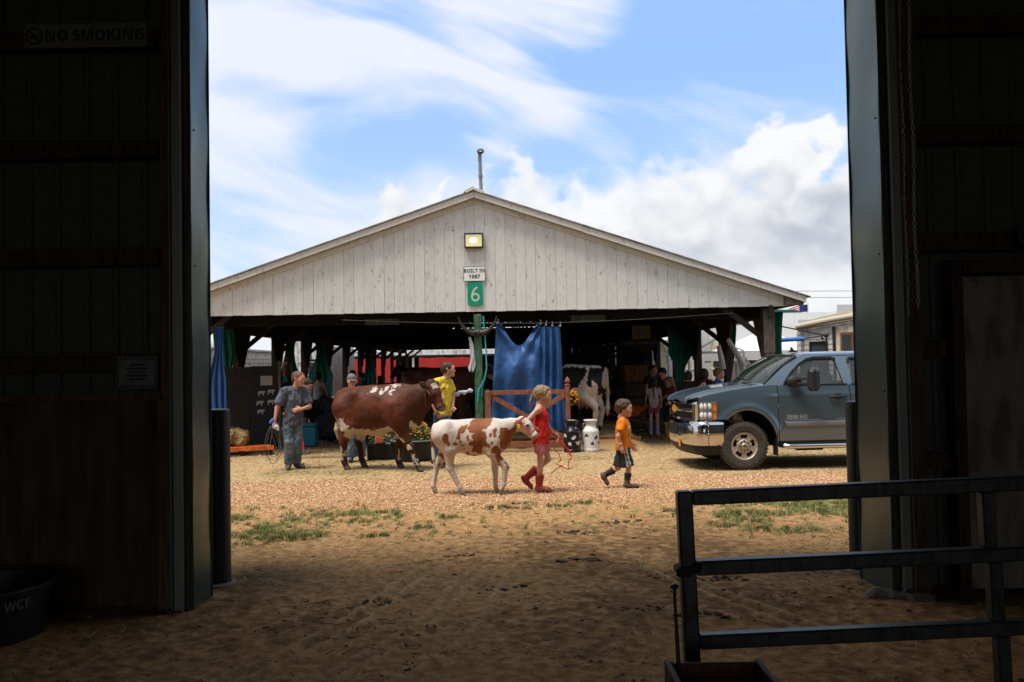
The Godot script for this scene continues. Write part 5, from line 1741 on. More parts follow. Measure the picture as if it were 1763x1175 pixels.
	var t := thing("cow", "large red-brown cow with white belly patches walking before the barn", "cow", Vector3(-2.40, 0, -15.55), deg_to_rad(-16.0))
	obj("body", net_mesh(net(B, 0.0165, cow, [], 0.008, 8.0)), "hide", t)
	hooves(t, [[Vector3(-0.545, 0, 0.20), Vector3(1, 0, 0)], [Vector3(-0.40, 0, -0.20), Vector3(1, 0, 0)], [Vector3(0.835, 0, 0.18), Vector3(1, 0, 0)], [Vector3(0.32, 0, -0.19), Vector3(1, 0, 0)]], 1.15, "hoof")
	var hg := Geo.new()
	var ctr := Vector3(0.90, 1.30, 0.05)
	var ring := []
	for j in 17:
		var a := TAU * j / 16.0
		ring.append(ctr + Vector3(0.03 + 0.05 * sin(a), 0.20 * cos(a) - 0.02 * sin(a), 0.155 * sin(a)) )
	hg.tube(ring, 0.014, 6, false)
	obj("collar", hg, "leather_dark", t)
	var ch := Geo.new()
	for j in 14:
		var u := j / 13.0
		ch.ball(Vector3(1.00 + 0.22 * u, 1.40 - 0.17 * u - 0.05 * sin(PI * u), 0.185 - 0.02 * u), Vector3(0.014, 0.010, 0.008), 6)
	ch.tube([Vector3(1.20, 1.24, 0.16), Vector3(1.27, 1.26, 0.12), Vector3(1.30, 1.27, 0.06)], 0.009, 6)
	obj("halter_chain", ch, "galvanised", t)
	var ld := Geo.new()
	ld.tube([Vector3(-1.36, 0.98, -15.42), Vector3(-1.24, 0.94, -15.40), Vector3(-1.10, 1.02, -15.55), Vector3(-1.07, 1.06, -15.70)], 0.008, 6)
	ld.tube([Vector3(-1.14, 1.0, -15.5), Vector3(-1.13, 0.86, -15.5)], 0.008, 6)
	tag(obj("lead_rope", ld, "wire_dark"), "dark lead rope from the brown cow to the yellow-shirted man", "rope")
	# spotted calf
	var C := []
	C.append([Vector3(-0.36, 0.84, 0), Vector3(0.0, 0.79, 0), 0.19, 0.232, 0.08, z, 0.78])
	C.append([Vector3(0.0, 0.79, 0), Vector3(0.30, 0.815, 0), 0.232, 0.215, 0.08, z, 0.74])
	C.append([Vector3(-0.44, 0.975, 0), Vector3(0.26, 0.985, 0), 0.052, 0.055, 0.06])
	for s in [-1, 1]:
		C.append([Vector3(-0.36, 0.975, s * 0.105), Vector3(-0.38, 0.95, s * 0.10), 0.05, 0.055, 0.04])
		C.append([Vector3(-0.52, 0.93, s * 0.055), Vector3(-0.48, 0.87, s * 0.07), 0.05, 0.08, 0.05])
		C.append([Vector3(0.28, 0.88, s * 0.115), Vector3(0.31, 0.72, s * 0.115), 0.085, 0.08, 0.06])
	C.append([Vector3(0.28, 0.86, 0), Vector3(0.52, 0.945, 0.05), 0.165, 0.105, 0.08, z, 0.66])
	C.append([Vector3(0.52, 0.945, 0.05), Vector3(0.66, 0.985, 0.11), 0.105, 0.082, 0.05, z, 0.8])
	C.append([Vector3(0.34, 0.70, 0), Vector3(0.42, 0.78, 0.01), 0.095, 0.08, 0.08, z, 0.7])
	C.append_array(leg_bones([Vector3(-0.42, 0.83, 0.085), Vector3(-0.34, 0.64, 0.105), Vector3(-0.335, 0.375, 0.10), Vector3(-0.195, 0.10, 0.095), Vector3(-0.165, 0.045, 0.095)], [0.145, 0.095, 0.045, 0.029, 0.035]))
	C.append([Vector3(-0.355, 0.395, 0.10), Vector3(-0.33, 0.34, 0.10), 0.040, 0.034, 0.015])
	C.append_array(leg_bones([Vector3(-0.42, 0.83, -0.085), Vector3(-0.40, 0.64, -0.105), Vector3(-0.545, 0.385, -0.10), Vector3(-0.60, 0.10, -0.095), Vector3(-0.58, 0.045, -0.095)], [0.145, 0.095, 0.043, 0.029, 0.035]))
	C.append([Vector3(-0.56, 0.40, -0.10), Vector3(-0.55, 0.35, -0.10), 0.040, 0.034, 0.015])
	C.append_array(leg_bones([Vector3(0.30, 0.74, 0.10), Vector3(0.27, 0.58, 0.105), Vector3(0.445, 0.385, 0.10), Vector3(0.42, 0.145, 0.095), Vector3(0.385, 0.075, 0.095)], [0.095, 0.070, 0.047, 0.029, 0.034]))
	C.append([Vector3(0.445, 0.40, 0.10), Vector3(0.45, 0.36, 0.10), 0.043, 0.040, 0.015])
	C.append_array(leg_bones([Vector3(0.30, 0.74, -0.10), Vector3(0.275, 0.58, -0.105), Vector3(0.285, 0.36, -0.10), Vector3(0.285, 0.10, -0.095), Vector3(0.30, 0.045, -0.095)], [0.095, 0.066, 0.045, 0.029, 0.034]))
	C.append([Vector3(-0.545, 0.965, 0), Vector3(-0.585, 0.86, 0.01), 0.032, 0.022, 0.03])
	C.append([Vector3(-0.585, 0.86, 0.01), Vector3(-0.585, 0.66, 0.015), 0.022, 0.015, 0.012])
	C.append([Vector3(-0.585, 0.66, 0.015), Vector3(-0.565, 0.50, 0.02), 0.022, 0.030, 0.012])
	C.append([Vector3(-0.565, 0.50, 0.02), Vector3(-0.56, 0.40, 0.02), 0.028, 0.008, 0.012])
	var hp := Vector3(0.685, 1.025, 0.13)
	var hd := Vector3(0.70, -0.70, 0.14)
	C.append_array(cow_head(hp, hd, 0.63, 0.15, 0.22))
	var sx := 1.0 / 121.0
	var polys := []
	# brown patches as they lie on the near flank
	polys.append(pv([-0.46, 0.78, -0.44, 0.86, -0.40, 0.87, -0.36, 0.82, -0.34, 0.70, -0.37, 0.69]))
	polys.append(pv([-0.26, 0.77, -0.24, 0.92, -0.19, 0.97, -0.10, 0.98, -0.14, 0.88, -0.19, 0.86, -0.21, 0.78]))
	polys.append(pv([-0.105, 0.94, -0.07, 1.02, 0.02, 1.08, 0.24, 1.08, 0.22, 0.98, 0.16, 0.91, 0.11, 0.93, 0.10, 0.88, 0.03, 0.87, -0.06, 0.87]))
	polys.append(pv([-0.06, 0.85, 0.02, 0.86, 0.12, 0.90, 0.17, 0.84, 0.17, 0.74, 0.22, 0.70, 0.20, 0.66, 0.10, 0.68, 0.10, 0.60, 0.06, 0.56, 0.00, 0.60, -0.06, 0.60, -0.03, 0.68, -0.09, 0.71, -0.07, 0.76, -0.02, 0.77]))
	polys.append(pv([-0.31, 0.72, -0.27, 0.75, -0.24, 0.72, -0.27, 0.69]))
	polys.append(pv([-0.12, 0.83, -0.09, 0.85, -0.07, 0.78, -0.10, 0.75]))
	polys.append(pv([-0.15, 0.60, -0.09, 0.62, -0.08, 0.56, -0.12, 0.54]))
	polys.append(pv([0.20, 0.84, 0.22, 0.88, 0.25, 0.84, 0.22, 0.79]))
	polys.append(pv([0.26, 0.93, 0.31, 0.94, 0.30, 0.80, 0.26, 0.80]))
	polys.append(pv([0.21, 0.73, 0.25, 0.75, 0.27, 0.71, 0.23, 0.69]))
	polys.append(pv([0.23, 0.64, 0.27, 0.70, 0.33, 0.68, 0.37, 0.60, 0.40, 0.58, 0.48, 0.59, 0.47, 0.54, 0.42, 0.53, 0.34, 0.46, 0.37, 0.40, 0.33, 0.41, 0.28, 0.50, 0.29, 0.57, 0.23, 0.58]))
	polys.append(pv([0.41, 0.44, 0.43, 0.46, 0.46, 0.38, 0.44, 0.36]))
	polys.append(pv([0.355, 0.63, 0.34, 0.82, 0.36, 0.93, 0.44, 0.94, 0.47, 0.90, 0.52, 0.91, 0.56, 1.02, 0.70, 1.10, 0.72, 1.02, 0.66, 0.86, 0.62, 0.78, 0.55, 0.74, 0.50, 0.66, 0.43, 0.62]))
	for q in [[-0.20, 0.76, 0.022], [-0.17, 0.70, 0.018], [-0.16, 0.65, 0.015], [-0.19, 0.69, 0.012], [-0.02, 0.55, 0.016], [0.08, 0.53, 0.015]]:
		var dot := PackedVector2Array()
		for j in 8: dot.append(Vector2(q[0], q[1]) + Vector2(cos(TAU * j / 8.0), sin(TAU * j / 8.0)) * q[2])
		polys.append(dot)
	var calf := func(p: Vector3, n: Vector3) -> Color:
		var white := Color(0.70, 0.60, 0.53).lerp(Color(0.64, 0.52, 0.43), clampf(0.3 + jm.get_noise_3dv(p * 1.5), 0, 1))
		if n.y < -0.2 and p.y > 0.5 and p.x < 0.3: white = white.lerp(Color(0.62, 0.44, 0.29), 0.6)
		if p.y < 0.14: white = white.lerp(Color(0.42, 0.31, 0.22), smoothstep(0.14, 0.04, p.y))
		var brown := Color(0.235, 0.070, 0.024).lerp(Color(0.30, 0.105, 0.036), clampf(0.5 + jm.get_noise_3dv(p), 0, 1))
		var h := p - hp
		var al := h.dot(hd.normalized())
		if p.x > 0.57 and al > -0.10 and h.length() < 0.36:
			if al > 0.27: return Color(0.42, 0.28, 0.23)
			var ear := absf(p.z - 0.13) > 0.078 and al < 0.06
			if ear: return brown if p.z > 0.13 and al > -0.03 else white
			if (p - (hp + hd.normalized() * 0.115 + Vector3(0.012, 0.018, 0.068))).length() < 0.016: return Color(0.012, 0.01, 0.01)
			if (p - (hp + hd.normalized() * 0.115 + Vector3(0.0, 0.02, 0.066))).length() < 0.024: return brown * 0.8
			if al > 0.0 and p.x > 0.61: return white
		if p.x < -0.535 and p.y < 0.93 and p.y > 0.35 and absf(p.z) < 0.05: return brown * 0.8 if p.y > 0.66 else white
		var q := Vector2(p.x - 0.03, p.y) + Vector2(jn.get_noise_3dv(p * 2.4), jn.get_noise_3dv(p * 2.4 + Vector3(7, 0, 0))) * 0.022
		if p.z < 0.0: q.x = -q.x * 0.9 - 0.05 if p.x < 0.33 else q.x
		if in_any(q, polys): return brown
		return white
	var cf := thing("calf", "white calf with brown patches led on a red halter", "calf", Vector3(-0.56, 0, -12.30), deg_to_rad(-3.0))
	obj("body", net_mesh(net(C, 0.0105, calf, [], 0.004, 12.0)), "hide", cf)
	hooves(cf, [[Vector3(-0.165, 0, 0.095), Vector3(1, 0, 0)], [Vector3(-0.58, 0, -0.095), Vector3(1, 0, 0)], [Vector3(0.37, 0.028, 0.095), Vector3(0.3, -0.5, 0)], [Vector3(0.30, 0, -0.095), Vector3(1, 0, 0)]], 0.78, "hoof_pale")
	var hl := Geo.new()
	var dn := hd.normalized()
	var sd := dn.cross(Vector3.UP).normalized()
	var un := sd.cross(dn)
	for q in [[0.20, 0.066, -0.015, 0.062], [-0.02, 0.105, -0.02, 0.076]]:
		var rr := []
		for j in 15:
			var a := TAU * j / 14.0
			rr.append(hp + dn * (q[0] + 0.01 * sin(a)) + un * (q[1] * cos(a) + q[2]) + sd * q[3] * sin(a))
		hl.tube(rr, 0.0065, 6, false)
	for s in [-1, 1]:
		hl.tube([hp + dn * 0.20 + sd * s * 0.063 - un * 0.02, hp + dn * 0.09 + sd * s * 0.080 - un * 0.035, hp - dn * 0.01 + sd * s * 0.080 - un * 0.0], 0.0065, 6)
	hl.tube([hp + dn * 0.20 - un * 0.08, hp + dn * 0.10 - un * 0.11, hp + dn * 0.03 - un * 0.10], 0.0065, 6)
	obj("halter", hl, "halter_red", cf)
	var et := Geo.new()
	et.box(hp + dn * 0.035 + sd * 0.135 - un * 0.055, Vector3(0.045, 0.055, 0.006), 0.004, Basis(Vector3.UP, 0.5))
	obj("ear_tag", et, "tag_yellow", cf)
	# the girl's show lead with loose loops
	var rp := Geo.new()
	var hand := Vector3(0.62, 0.785, -12.46)
	rp.tube([Vector3(0.20, 0.82, -12.15), Vector3(0.36, 0.80, -12.25), Vector3(0.50, 0.815, -12.40), hand, Vector3(0.66, 0.76, -12.45), Vector3(0.74, 0.62, -12.43), Vector3(0.80, 0.50, -12.42)], 0.0075, 6)
	rp.tube([hand, Vector3(0.57, 0.70, -12.44), Vector3(0.575, 0.60, -12.42), Vector3(0.64, 0.53, -12.42), Vector3(0.665, 0.44, -12.42), Vector3(0.60, 0.385, -12.41), Vector3(0.66, 0.36, -12.41), Vector3(0.75, 0.31, -12.41), Vector3(0.83, 0.33, -12.42)], 0.0075, 6)
	rp.tube([hand, Vector3(0.67, 0.69, -12.44), Vector3(0.80, 0.56, -12.42), Vector3(0.815, 0.48, -12.42), Vector3(0.775, 0.42, -12.41), Vector3(0.765, 0.32, -12.41), Vector3(0.83, 0.325, -12.41)], 0.0075, 6)
	rp.tube([Vector3(0.69, 0.36, -12.41), Vector3(0.61, 0.33, -12.41), Vector3(0.52, 0.255, -12.40)], 0.0075, 6)
	tag(obj("show_lead", rp, "halter_red"), "red lead strap with loose loops held by the girl", "lead")
	# standing cows in the barn
	var stand_cow := func(paint: Callable, cell: float, udder: bool) -> Array:
		var S := []
		S.append([Vector3(-0.52, 1.10, 0), Vector3(0.0, 1.03, 0), 0.33, 0.43, 0.12, z, 0.85])
		S.append([Vector3(0.0, 1.03, 0), Vector3(0.50, 1.08, 0), 0.43, 0.37, 0.12, z, 0.80])
		S.append([Vector3(-0.66, 1.37, 0), Vector3(0.55, 1.38, 0), 0.09, 0.09, 0.10])
		for s in [-1, 1]:
			S.append([Vector3(-0.44, 1.38, s * 0.22), Vector3(-0.48, 1.34, s * 0.20), 0.07, 0.09, 0.07])
			S.append([Vector3(-0.78, 1.28, s * 0.12), Vector3(-0.70, 1.18, s * 0.14), 0.075, 0.12, 0.07])
			S.append_array(leg_bones([Vector3(-0.60, 1.05, s * 0.18), Vector3(-0.48, 0.78, s * 0.21), Vector3(-0.68, 0.52, s * 0.20), Vector3(-0.62, 0.14, s * 0.20), Vector3(-0.58, 0.04, s * 0.20)], [0.23, 0.15, 0.075, 0.047, 0.058]))
			S.append_array(leg_bones([Vector3(0.52, 0.95, s * 0.20), Vector3(0.50, 0.70, s * 0.20), Vector3(0.52, 0.40, s * 0.19), Vector3(0.51, 0.13, s * 0.18), Vector3(0.55, 0.04, s * 0.18)], [0.17, 0.10, 0.066, 0.046, 0.056]))
		S.append([Vector3(0.50, 1.16, 0), Vector3(0.95, 1.34, 0), 0.30, 0.17, 0.12, z, 0.66])
		S.append([Vector3(0.95, 1.34, 0), Vector3(1.12, 1.42, 0), 0.17, 0.13, 0.08, z, 0.75])
		S.append([Vector3(0.60, 0.90, 0), Vector3(0.72, 0.96, 0), 0.19, 0.15, 0.12, z, 0.7])
		if udder:
			S.append([Vector3(-0.46, 0.74, 0), Vector3(-0.30, 0.70, 0), 0.20, 0.15, 0.08])
			for q in [-0.24, -0.42]:
				for s in [-1, 1]: S.append([Vector3(q, 0.60, s * 0.09), Vector3(q, 0.51, s * 0.10), 0.028, 0.018, 0.02])
		S.append([Vector3(-0.82, 1.38, 0), Vector3(-0.87, 1.20, 0.0), 0.05, 0.034, 0.05])
		S.append([Vector3(-0.87, 1.20, 0.0), Vector3(-0.88, 0.75, 0.0), 0.034, 0.024, 0.02])
		S.append([Vector3(-0.88, 0.75, 0.0), Vector3(-0.87, 0.52, 0.0), 0.03, 0.055, 0.02])
		S.append([Vector3(-0.87, 0.52, 0.0), Vector3(-0.86, 0.34, 0.0), 0.055, 0.015, 0.02])
		S.append_array(cow_head(Vector3(1.14, 1.50, 0), Vector3(0.70, -0.70, 0), 1.0, 0.4, 0.1))
		return net(S, cell, paint, [], 0.008, 8.0)
	var hol := [pv([-0.42, 1.50, -0.50, 1.36, -0.44, 1.20, -0.36, 1.16, -0.30, 1.0, -0.20, 0.98, -0.14, 0.86, -0.30, 0.80, -0.20, 0.40, -0.80, 0.0, -0.75, 0.50, -0.70, 0.72, -0.76, 0.98, -0.72, 1.12, -0.64, 1.16, -0.66, 0.98, -0.56, 1.00, -0.52, 1.14, -0.55, 1.26, -0.53, 1.44]), pv([-0.75, 1.42, -0.2, 1.44, 0.1, 1.43, 0.1, 1.7, -0.75, 1.7]), pv([-0.5, 0.62, 0.7, 0.62, 0.7, 0.0, -0.5, 0.0]), pv([0.15, 1.6, 0.4, 1.1, 0.55, 1.2, 0.5, 1.6])]
	var hol_paint := func(p: Vector3, n: Vector3) -> Color:
		var q := Vector2(p.x, p.y) + Vector2(jn.get_noise_3dv(p), jn.get_noise_3dv(p + Vector3(9, 0, 0))) * 0.05
		if p.x < -0.83: return Color(0.42, 0.33, 0.24)
		if p.x > -0.6 and p.x < -0.12 and p.y < 0.90 and p.y > 0.45 and absf(p.z) < 0.2 and not (absf(p.z) > 0.14 and p.x < -0.45): return Color(0.42, 0.25, 0.18)
		if in_any(q, hol): return Color(0.68, 0.57, 0.48) * (0.85 if p.y < 0.6 else 1.0)
		return Color(0.014, 0.012, 0.011)
	var ho := thing("cow", "black and white dairy cow with udder seen from the side behind the milk cans", "cow", Vector3(1.30, 0.30, -19.7), PI - 0.42)
	obj("body", net_mesh(stand_cow.call(hol_paint, 0.02, true)), "hide", ho)
	var dark := func(p: Vector3, n: Vector3) -> Color: return Color(0.011, 0.010, 0.010)
	var dark_mesh := net_mesh(stand_cow.call(dark, 0.028, false))
	var bl := thing("cow", "black cow standing in the barn behind the yellow-shirted man", "cow", Vector3(-1.05, 0.30, -22.6), 0.12, "black cows in the barn")
	obj("body", dark_mesh, "hide", bl)
	for q in [[Vector3(1.9, 0.30, -23.2), PI + 0.7, "black cow just behind the spotted dairy cow"], [Vector3(-0.6, 0.30, -27.0), 0.3, "black cow deeper in the barn behind the middle posts"], [Vector3(-3.1, 0.30, -30.5), 2.6, "black cow far down the left side of the barn"]]:
		dup(bl, "cow", q[0], q[1], q[2])
	var fm := func(p: Vector3, n: Vector3) -> Color:
		if p.x > 1.15 and absf(p.z) < 0.08: return Color(0.36, 0.27, 0.22)
		return Color(0.07, 0.026, 0.013)
	var rb := thing("cow", "dark red cow with a white face stripe tied behind the green post", "cow", Vector3(-1.75, 0.28, -20.6), 0.15)
	obj("body", net_mesh(stand_cow.call(fm, 0.028, false)), "hide", rb)
	# the hanging white switch of another tail
	var tl := net([[Vector3(0, 0.72, 0), Vector3(0, 0.40, 0.01), 0.016, 0.016, 0.01], [Vector3(0, 0.40, 0.01), Vector3(0.0, 0.16, 0.02), 0.02, 0.062, 0.02], [Vector3(0.0, 0.16, 0.02), Vector3(0.01, -0.06, 0.02), 0.06, 0.02, 0.02]], 0.012, Color(0.52, 0.38, 0.20), [], 0.014, 30.0)
	var to := obj("tail", net_mesh(tl), "hide", get_node("cow_003"))
	to.global_position = Vector3(2.28, 0.95, -20.9)

func make_people() -> void:
	# girl who leads the calf
	var girl := {"head": Vector3(0.069, 1.366, 0.000), "neck": Vector3(0.016, 1.225, 0.000), "chest": Vector3(0.034, 1.075, 0.000), "pelvis": Vector3(0.024, 0.79, 0.000), "shR": Vector3(-0.020, 1.165, 0.125), "shL": Vector3(0.052, 1.172, -0.125), "elR": Vector3(-0.179, 1.010, 0.175), "wrR": Vector3(-0.03, 0.90, 0.12), "elL": Vector3(0.118, 0.967, -0.185), "wrL": Vector3(0.198, 0.818, -0.100), "hipR": Vector3(0.005, 0.735, 0.068), "hipL": Vector3(0.050, 0.735, -0.068), "kneeR": Vector3(0.010, 0.430, 0.065), "kneeL": Vector3(0.126, 0.455, -0.060), "ankR": Vector3(-0.016, 0.089, 0.060), "ankL": Vector3(-0.195, 0.195, -0.080), "toeR": Vector3(0.150, 0.036, 0.085), "toeL": Vector3(-0.118, 0.050, -0.080), "hdL": Vector3(0.8, -0.6, 0.1), "hnL": Vector3(-0.3, -0.6, 0.7)}
	person("girl in red tank top, pink shorts and red rubber boots walking beside the spotted calf", Vector3(0.36, 0, -12.36), girl, {
		"size": 0.84, "slim": 0.88, "head_k": 1.07, "yaw": 82, "head_yaw": 78, "head_pitch": 6, "hair": "pony", "hair_color": Color(0.36, 0.25, 0.135), "curlL": 1.6,
		"shirt": {"tank": true, "hem": 0.69, "ease": 0.032, "flare": 1.35, "flat": 0.86, "tint": Color(0.62, 0.018, 0.015)},
		"legs": {"shorts": true, "len": 0.62, "ease": 0.016, "tint": Color(0.62, 0.20, 0.25)},
		"feet": {"up": 0.50, "mat": "wet_rubber", "wide": 1.12, "tint": func(p: Vector3, _n: Vector3) -> Color: return Color(0.36, 0.035, 0.028).lerp(Color(0.33, 0.20, 0.13), clampf(0.75 - p.y * 7.5 + 0.4 * sin(p.x * 40.0) * sin(p.y * 55.0 + p.z * 30.0), 0.0, 0.85))}})
	var wb := Geo.new()
	wb.tube([Vector3(0.186, 0.842, -0.112), Vector3(0.192, 0.830, -0.106)], 0.030, 12)
	mat("wrist_orange", Color(0.75, 0.22, 0.03), 0.5)
	obj("wristband", wb, "wrist_orange", get_node("person"))
	# boy in front
	var boy := {"head": Vector3(0.008, 1.147, 0.000), "neck": Vector3(-0.021, 1.005, 0.000), "chest": Vector3(-0.015, 0.866, 0.000), "pelvis": Vector3(-0.021, 0.62, 0.000), "shR": Vector3(-0.050, 0.945, 0.110), "shL": Vector3(0.008, 0.950, -0.110), "elR": Vector3(-0.109, 0.765, 0.160), "wrR": Vector3(-0.080, 0.640, 0.160), "elL": Vector3(0.055, 0.756, -0.150), "wrL": Vector3(0.112, 0.632, -0.140), "hipR": Vector3(-0.005, 0.56, 0.058), "hipL": Vector3(-0.03, 0.56, -0.058), "kneeR": Vector3(0.042, 0.30, 0.060), "kneeL": Vector3(-0.092, 0.290, -0.060), "ankR": Vector3(0.013, 0.070, 0.060), "ankL": Vector3(-0.290, 0.185, -0.070), "toeR": Vector3(0.168, 0.032, 0.070), "toeL": Vector3(-0.252, 0.050, -0.070)}
	person("small boy in orange shirt, black shorts and dark boots striding ahead of the girl", Vector3(1.60, 0, -12.61), boy, {
		"size": 0.72, "slim": 0.95, "head_k": 1.0, "yaw": 84, "head_yaw": 74, "head_pitch": 4, "hair": "mop", "hair_color": Color(0.095, 0.05, 0.026),
		"shirt": {"sleeve": 0.62, "hem": 0.555, "ease": 0.030, "flat": 0.88, "tint": func(p: Vector3, _n: Vector3) -> Color:
			var q := Vector2(p.x - 0.075, p.y - 0.872)
			if p.x > 0.02 and p.z > -0.06 and q.length() < 0.034: return Color(0.62, 0.55, 0.52) if fposmod(q.y * 60.0 + q.x * 20.0, 1.0) > 0.25 else Color(0.5, 0.2, 0.15)
			if p.x > 0.03 and p.z > -0.06 and absf(p.y - 0.765) < 0.035 and sin(p.y * 210.0) > 0.3 and sin(p.x * 160.0 + p.z * 120.0) > -0.5: return Color(0.10, 0.09, 0.10)
			return Color(0.78, 0.235, 0.010)},
		"legs": {"shorts": true, "len": 0.93, "ease": 0.03, "tint": func(p: Vector3, _n: Vector3) -> Color:
			var u := p.x - (0.045 - (p.y - 0.30) * 0.22)
			if p.z > 0.06 and (absf(u + 0.018) < 0.009 or absf(u - 0.022) < 0.008): return Color(0.55, 0.55, 0.55)
			if p.y < 0.335 and fposmod(p.y, 1.0) < 0.325 and p.y > 0.30: return Color(0.02, 0.02, 0.022)
			return Color(0.02, 0.02, 0.022) if p.y > 0.312 else Color(0.45, 0.45, 0.45)},
		"feet": {"up": 0.68, "mat": "leather", "wide": 1.05, "tint": func(p: Vector3, _n: Vector3) -> Color:
			var shaft := clampf((p.y - 0.115) * 40.0, 0.0, 1.0) if p.x > -0.12 else clampf(((p.y - 0.16) * 0.55 + (p.x + 0.285) * 0.85) * 40.0, 0.0, 1.0)
			return Color(0.13, 0.088, 0.065).lerp(Color(0.014, 0.014, 0.014), shaft)}})
	var wb2 := Geo.new()
	wb2.tube([Vector3(-0.084, 0.662, 0.160), Vector3(-0.081, 0.648, 0.160)], 0.029, 12)
	mat("wrist_pale", Color(0.62, 0.48, 0.36), 0.5)
	obj("wristband", wb2, "wrist_pale", get_node("person_001"))
	# man with the looped lead
	var man := {"head": Vector3(0.126, 1.622, 0.050), "neck": Vector3(0.068, 1.475, 0.010), "chest": Vector3(0.042, 1.256, 0.000), "pelvis": Vector3(0.005, 0.93, 0.000), "shR": Vector3(-0.136, 1.405, 0.110), "shL": Vector3(0.215, 1.395, -0.100), "elR": Vector3(-0.241, 1.115, 0.160), "wrR": Vector3(-0.272, 0.885, 0.200), "elL": Vector3(0.300, 1.120, -0.020), "wrL": Vector3(0.200, 1.085, 0.175), "hipR": Vector3(-0.075, 0.88, 0.055), "hipL": Vector3(0.080, 0.88, -0.055), "kneeR": Vector3(-0.050, 0.48, 0.100), "kneeL": Vector3(0.078, 0.48, 0.010), "ankR": Vector3(-0.073, 0.094, 0.050), "ankL": Vector3(0.045, 0.100, -0.070), "toeR": Vector3(-0.050, 0.034, 0.190), "toeL": Vector3(0.185, 0.034, 0.00), "hdL": Vector3(-0.85, -0.1, 0.5), "hnL": Vector3(-0.3, -0.2, -0.9), "hnR": Vector3(0.6, 0, 0.5)}
	var jeans := faded(Color(0.095, 0.14, 0.185), Color(0.19, 0.225, 0.25), 3.0)
	person("young man in grey t-shirt and muddy jeans carrying looped wire", Vector3(-3.987, 0, -15.78), man, {
		"size": 1.0, "slim": 0.97, "head_k": 1.08, "yaw": 38, "head_yaw": 68, "head_pitch": 8, "hair": "buzz", "hair_color": Color(0.17, 0.085, 0.04), "skin": Color(0.50, 0.25, 0.16),
		"shirt": {"sleeve": 0.80, "hem": 0.765, "hem_n": Vector3(-0.05, -1, 0), "ease": 0.045, "tint": func(p: Vector3, _n: Vector3) -> Color:
			if absf(p.x - 0.155) < 0.018 and absf(p.y - 1.235) < 0.035 and p.z > 0.05: return Color(0.30, 0.33, 0.24)
			return Color(0.105, 0.115, 0.145)},
		"legs": {"ease": 0.024, "tint": jeans}, "feet": {"up": 0.12, "tint": Color(0.085, 0.075, 0.065)}})
	var lead := Geo.new()
	for q in [[0.10, 0.55, 0.02], [0.05, 0.68, -0.02], [0.14, 0.62, 0.05]]:
		var pts := []
		for j in 21:
			var a := TAU * j / 20.0
			pts.append(Vector3(-0.31 - q[0] * sin(a) + 0.04 * sin(2.0 * a), 0.80 - q[1] * 0.5 * (1.0 - cos(a)), 0.22 + q[2] * sin(a * 2.0) + 0.05 * cos(a)))
		lead.tube(pts, 0.0055, 6, false)
	mat("wire_dark", Color(0.10, 0.095, 0.09), 0.5)
	var lo := obj("looped_lead", lead, "wire_dark")
	lo.position = Vector3(-3.987, 0, -15.78)
	lo.set_meta("kind", "stuff")
	tag(lo, "looped dark wire hanging from the grey-shirted man's hand", "wire")
	lo.remove_meta("kind")
	var rag := net([[Vector3(-0.30, 0.90, 0.20), Vector3(-0.34, 0.86, 0.22), 0.035, 0.03, 0.02], [Vector3(-0.24, 0.78, 0.24), Vector3(-0.20, 0.73, 0.25), 0.035, 0.025, 0.02], [Vector3(-0.27, 0.82, 0.23), Vector3(-0.22, 0.77, 0.24), 0.03, 0.03, 0.02]], 0.012, func(p: Vector3, _n: Vector3) -> Color: return Color(0.10, 0.16, 0.42) if p.y > 0.82 else Color(0.55, 0.56, 0.58), [], 0.012, 30.0)
	var ro := obj("rag", net_mesh(rag), "cloth")
	ro.position = Vector3(-3.987, 0, -15.78)
	tag(ro, "small blue and white rag in the grey-shirted man's hand", "rag")
	# young man in yellow beyond the brown cow
	var yel := {"head": Vector3(0.122, 1.740, 0.000), "neck": Vector3(0.052, 1.590, 0.000), "chest": Vector3(0.026, 1.364, 0.000), "pelvis": Vector3(0.010, 0.978, 0.000), "shR": Vector3(-0.115, 1.505, 0.130), "shL": Vector3(0.125, 1.510, -0.130), "elR": Vector3(-0.185, 1.219, 0.160), "wrR": Vector3(-0.104, 1.010, 0.240), "elL": Vector3(0.190, 1.251, -0.120), "wrL": Vector3(0.193, 1.070, 0.020), "hipR": Vector3(-0.052, 0.925, 0.070), "hipL": Vector3(0.052, 0.925, -0.060), "kneeR": Vector3(-0.062, 0.500, 0.050), "kneeL": Vector3(0.082, 0.490, -0.050), "ankR": Vector3(-0.146, 0.125, 0.020), "ankL": Vector3(0.031, 0.104, -0.070), "toeR": Vector3(-0.015, 0.040, 0.100), "toeL": Vector3(0.177, 0.035, 0.000)}
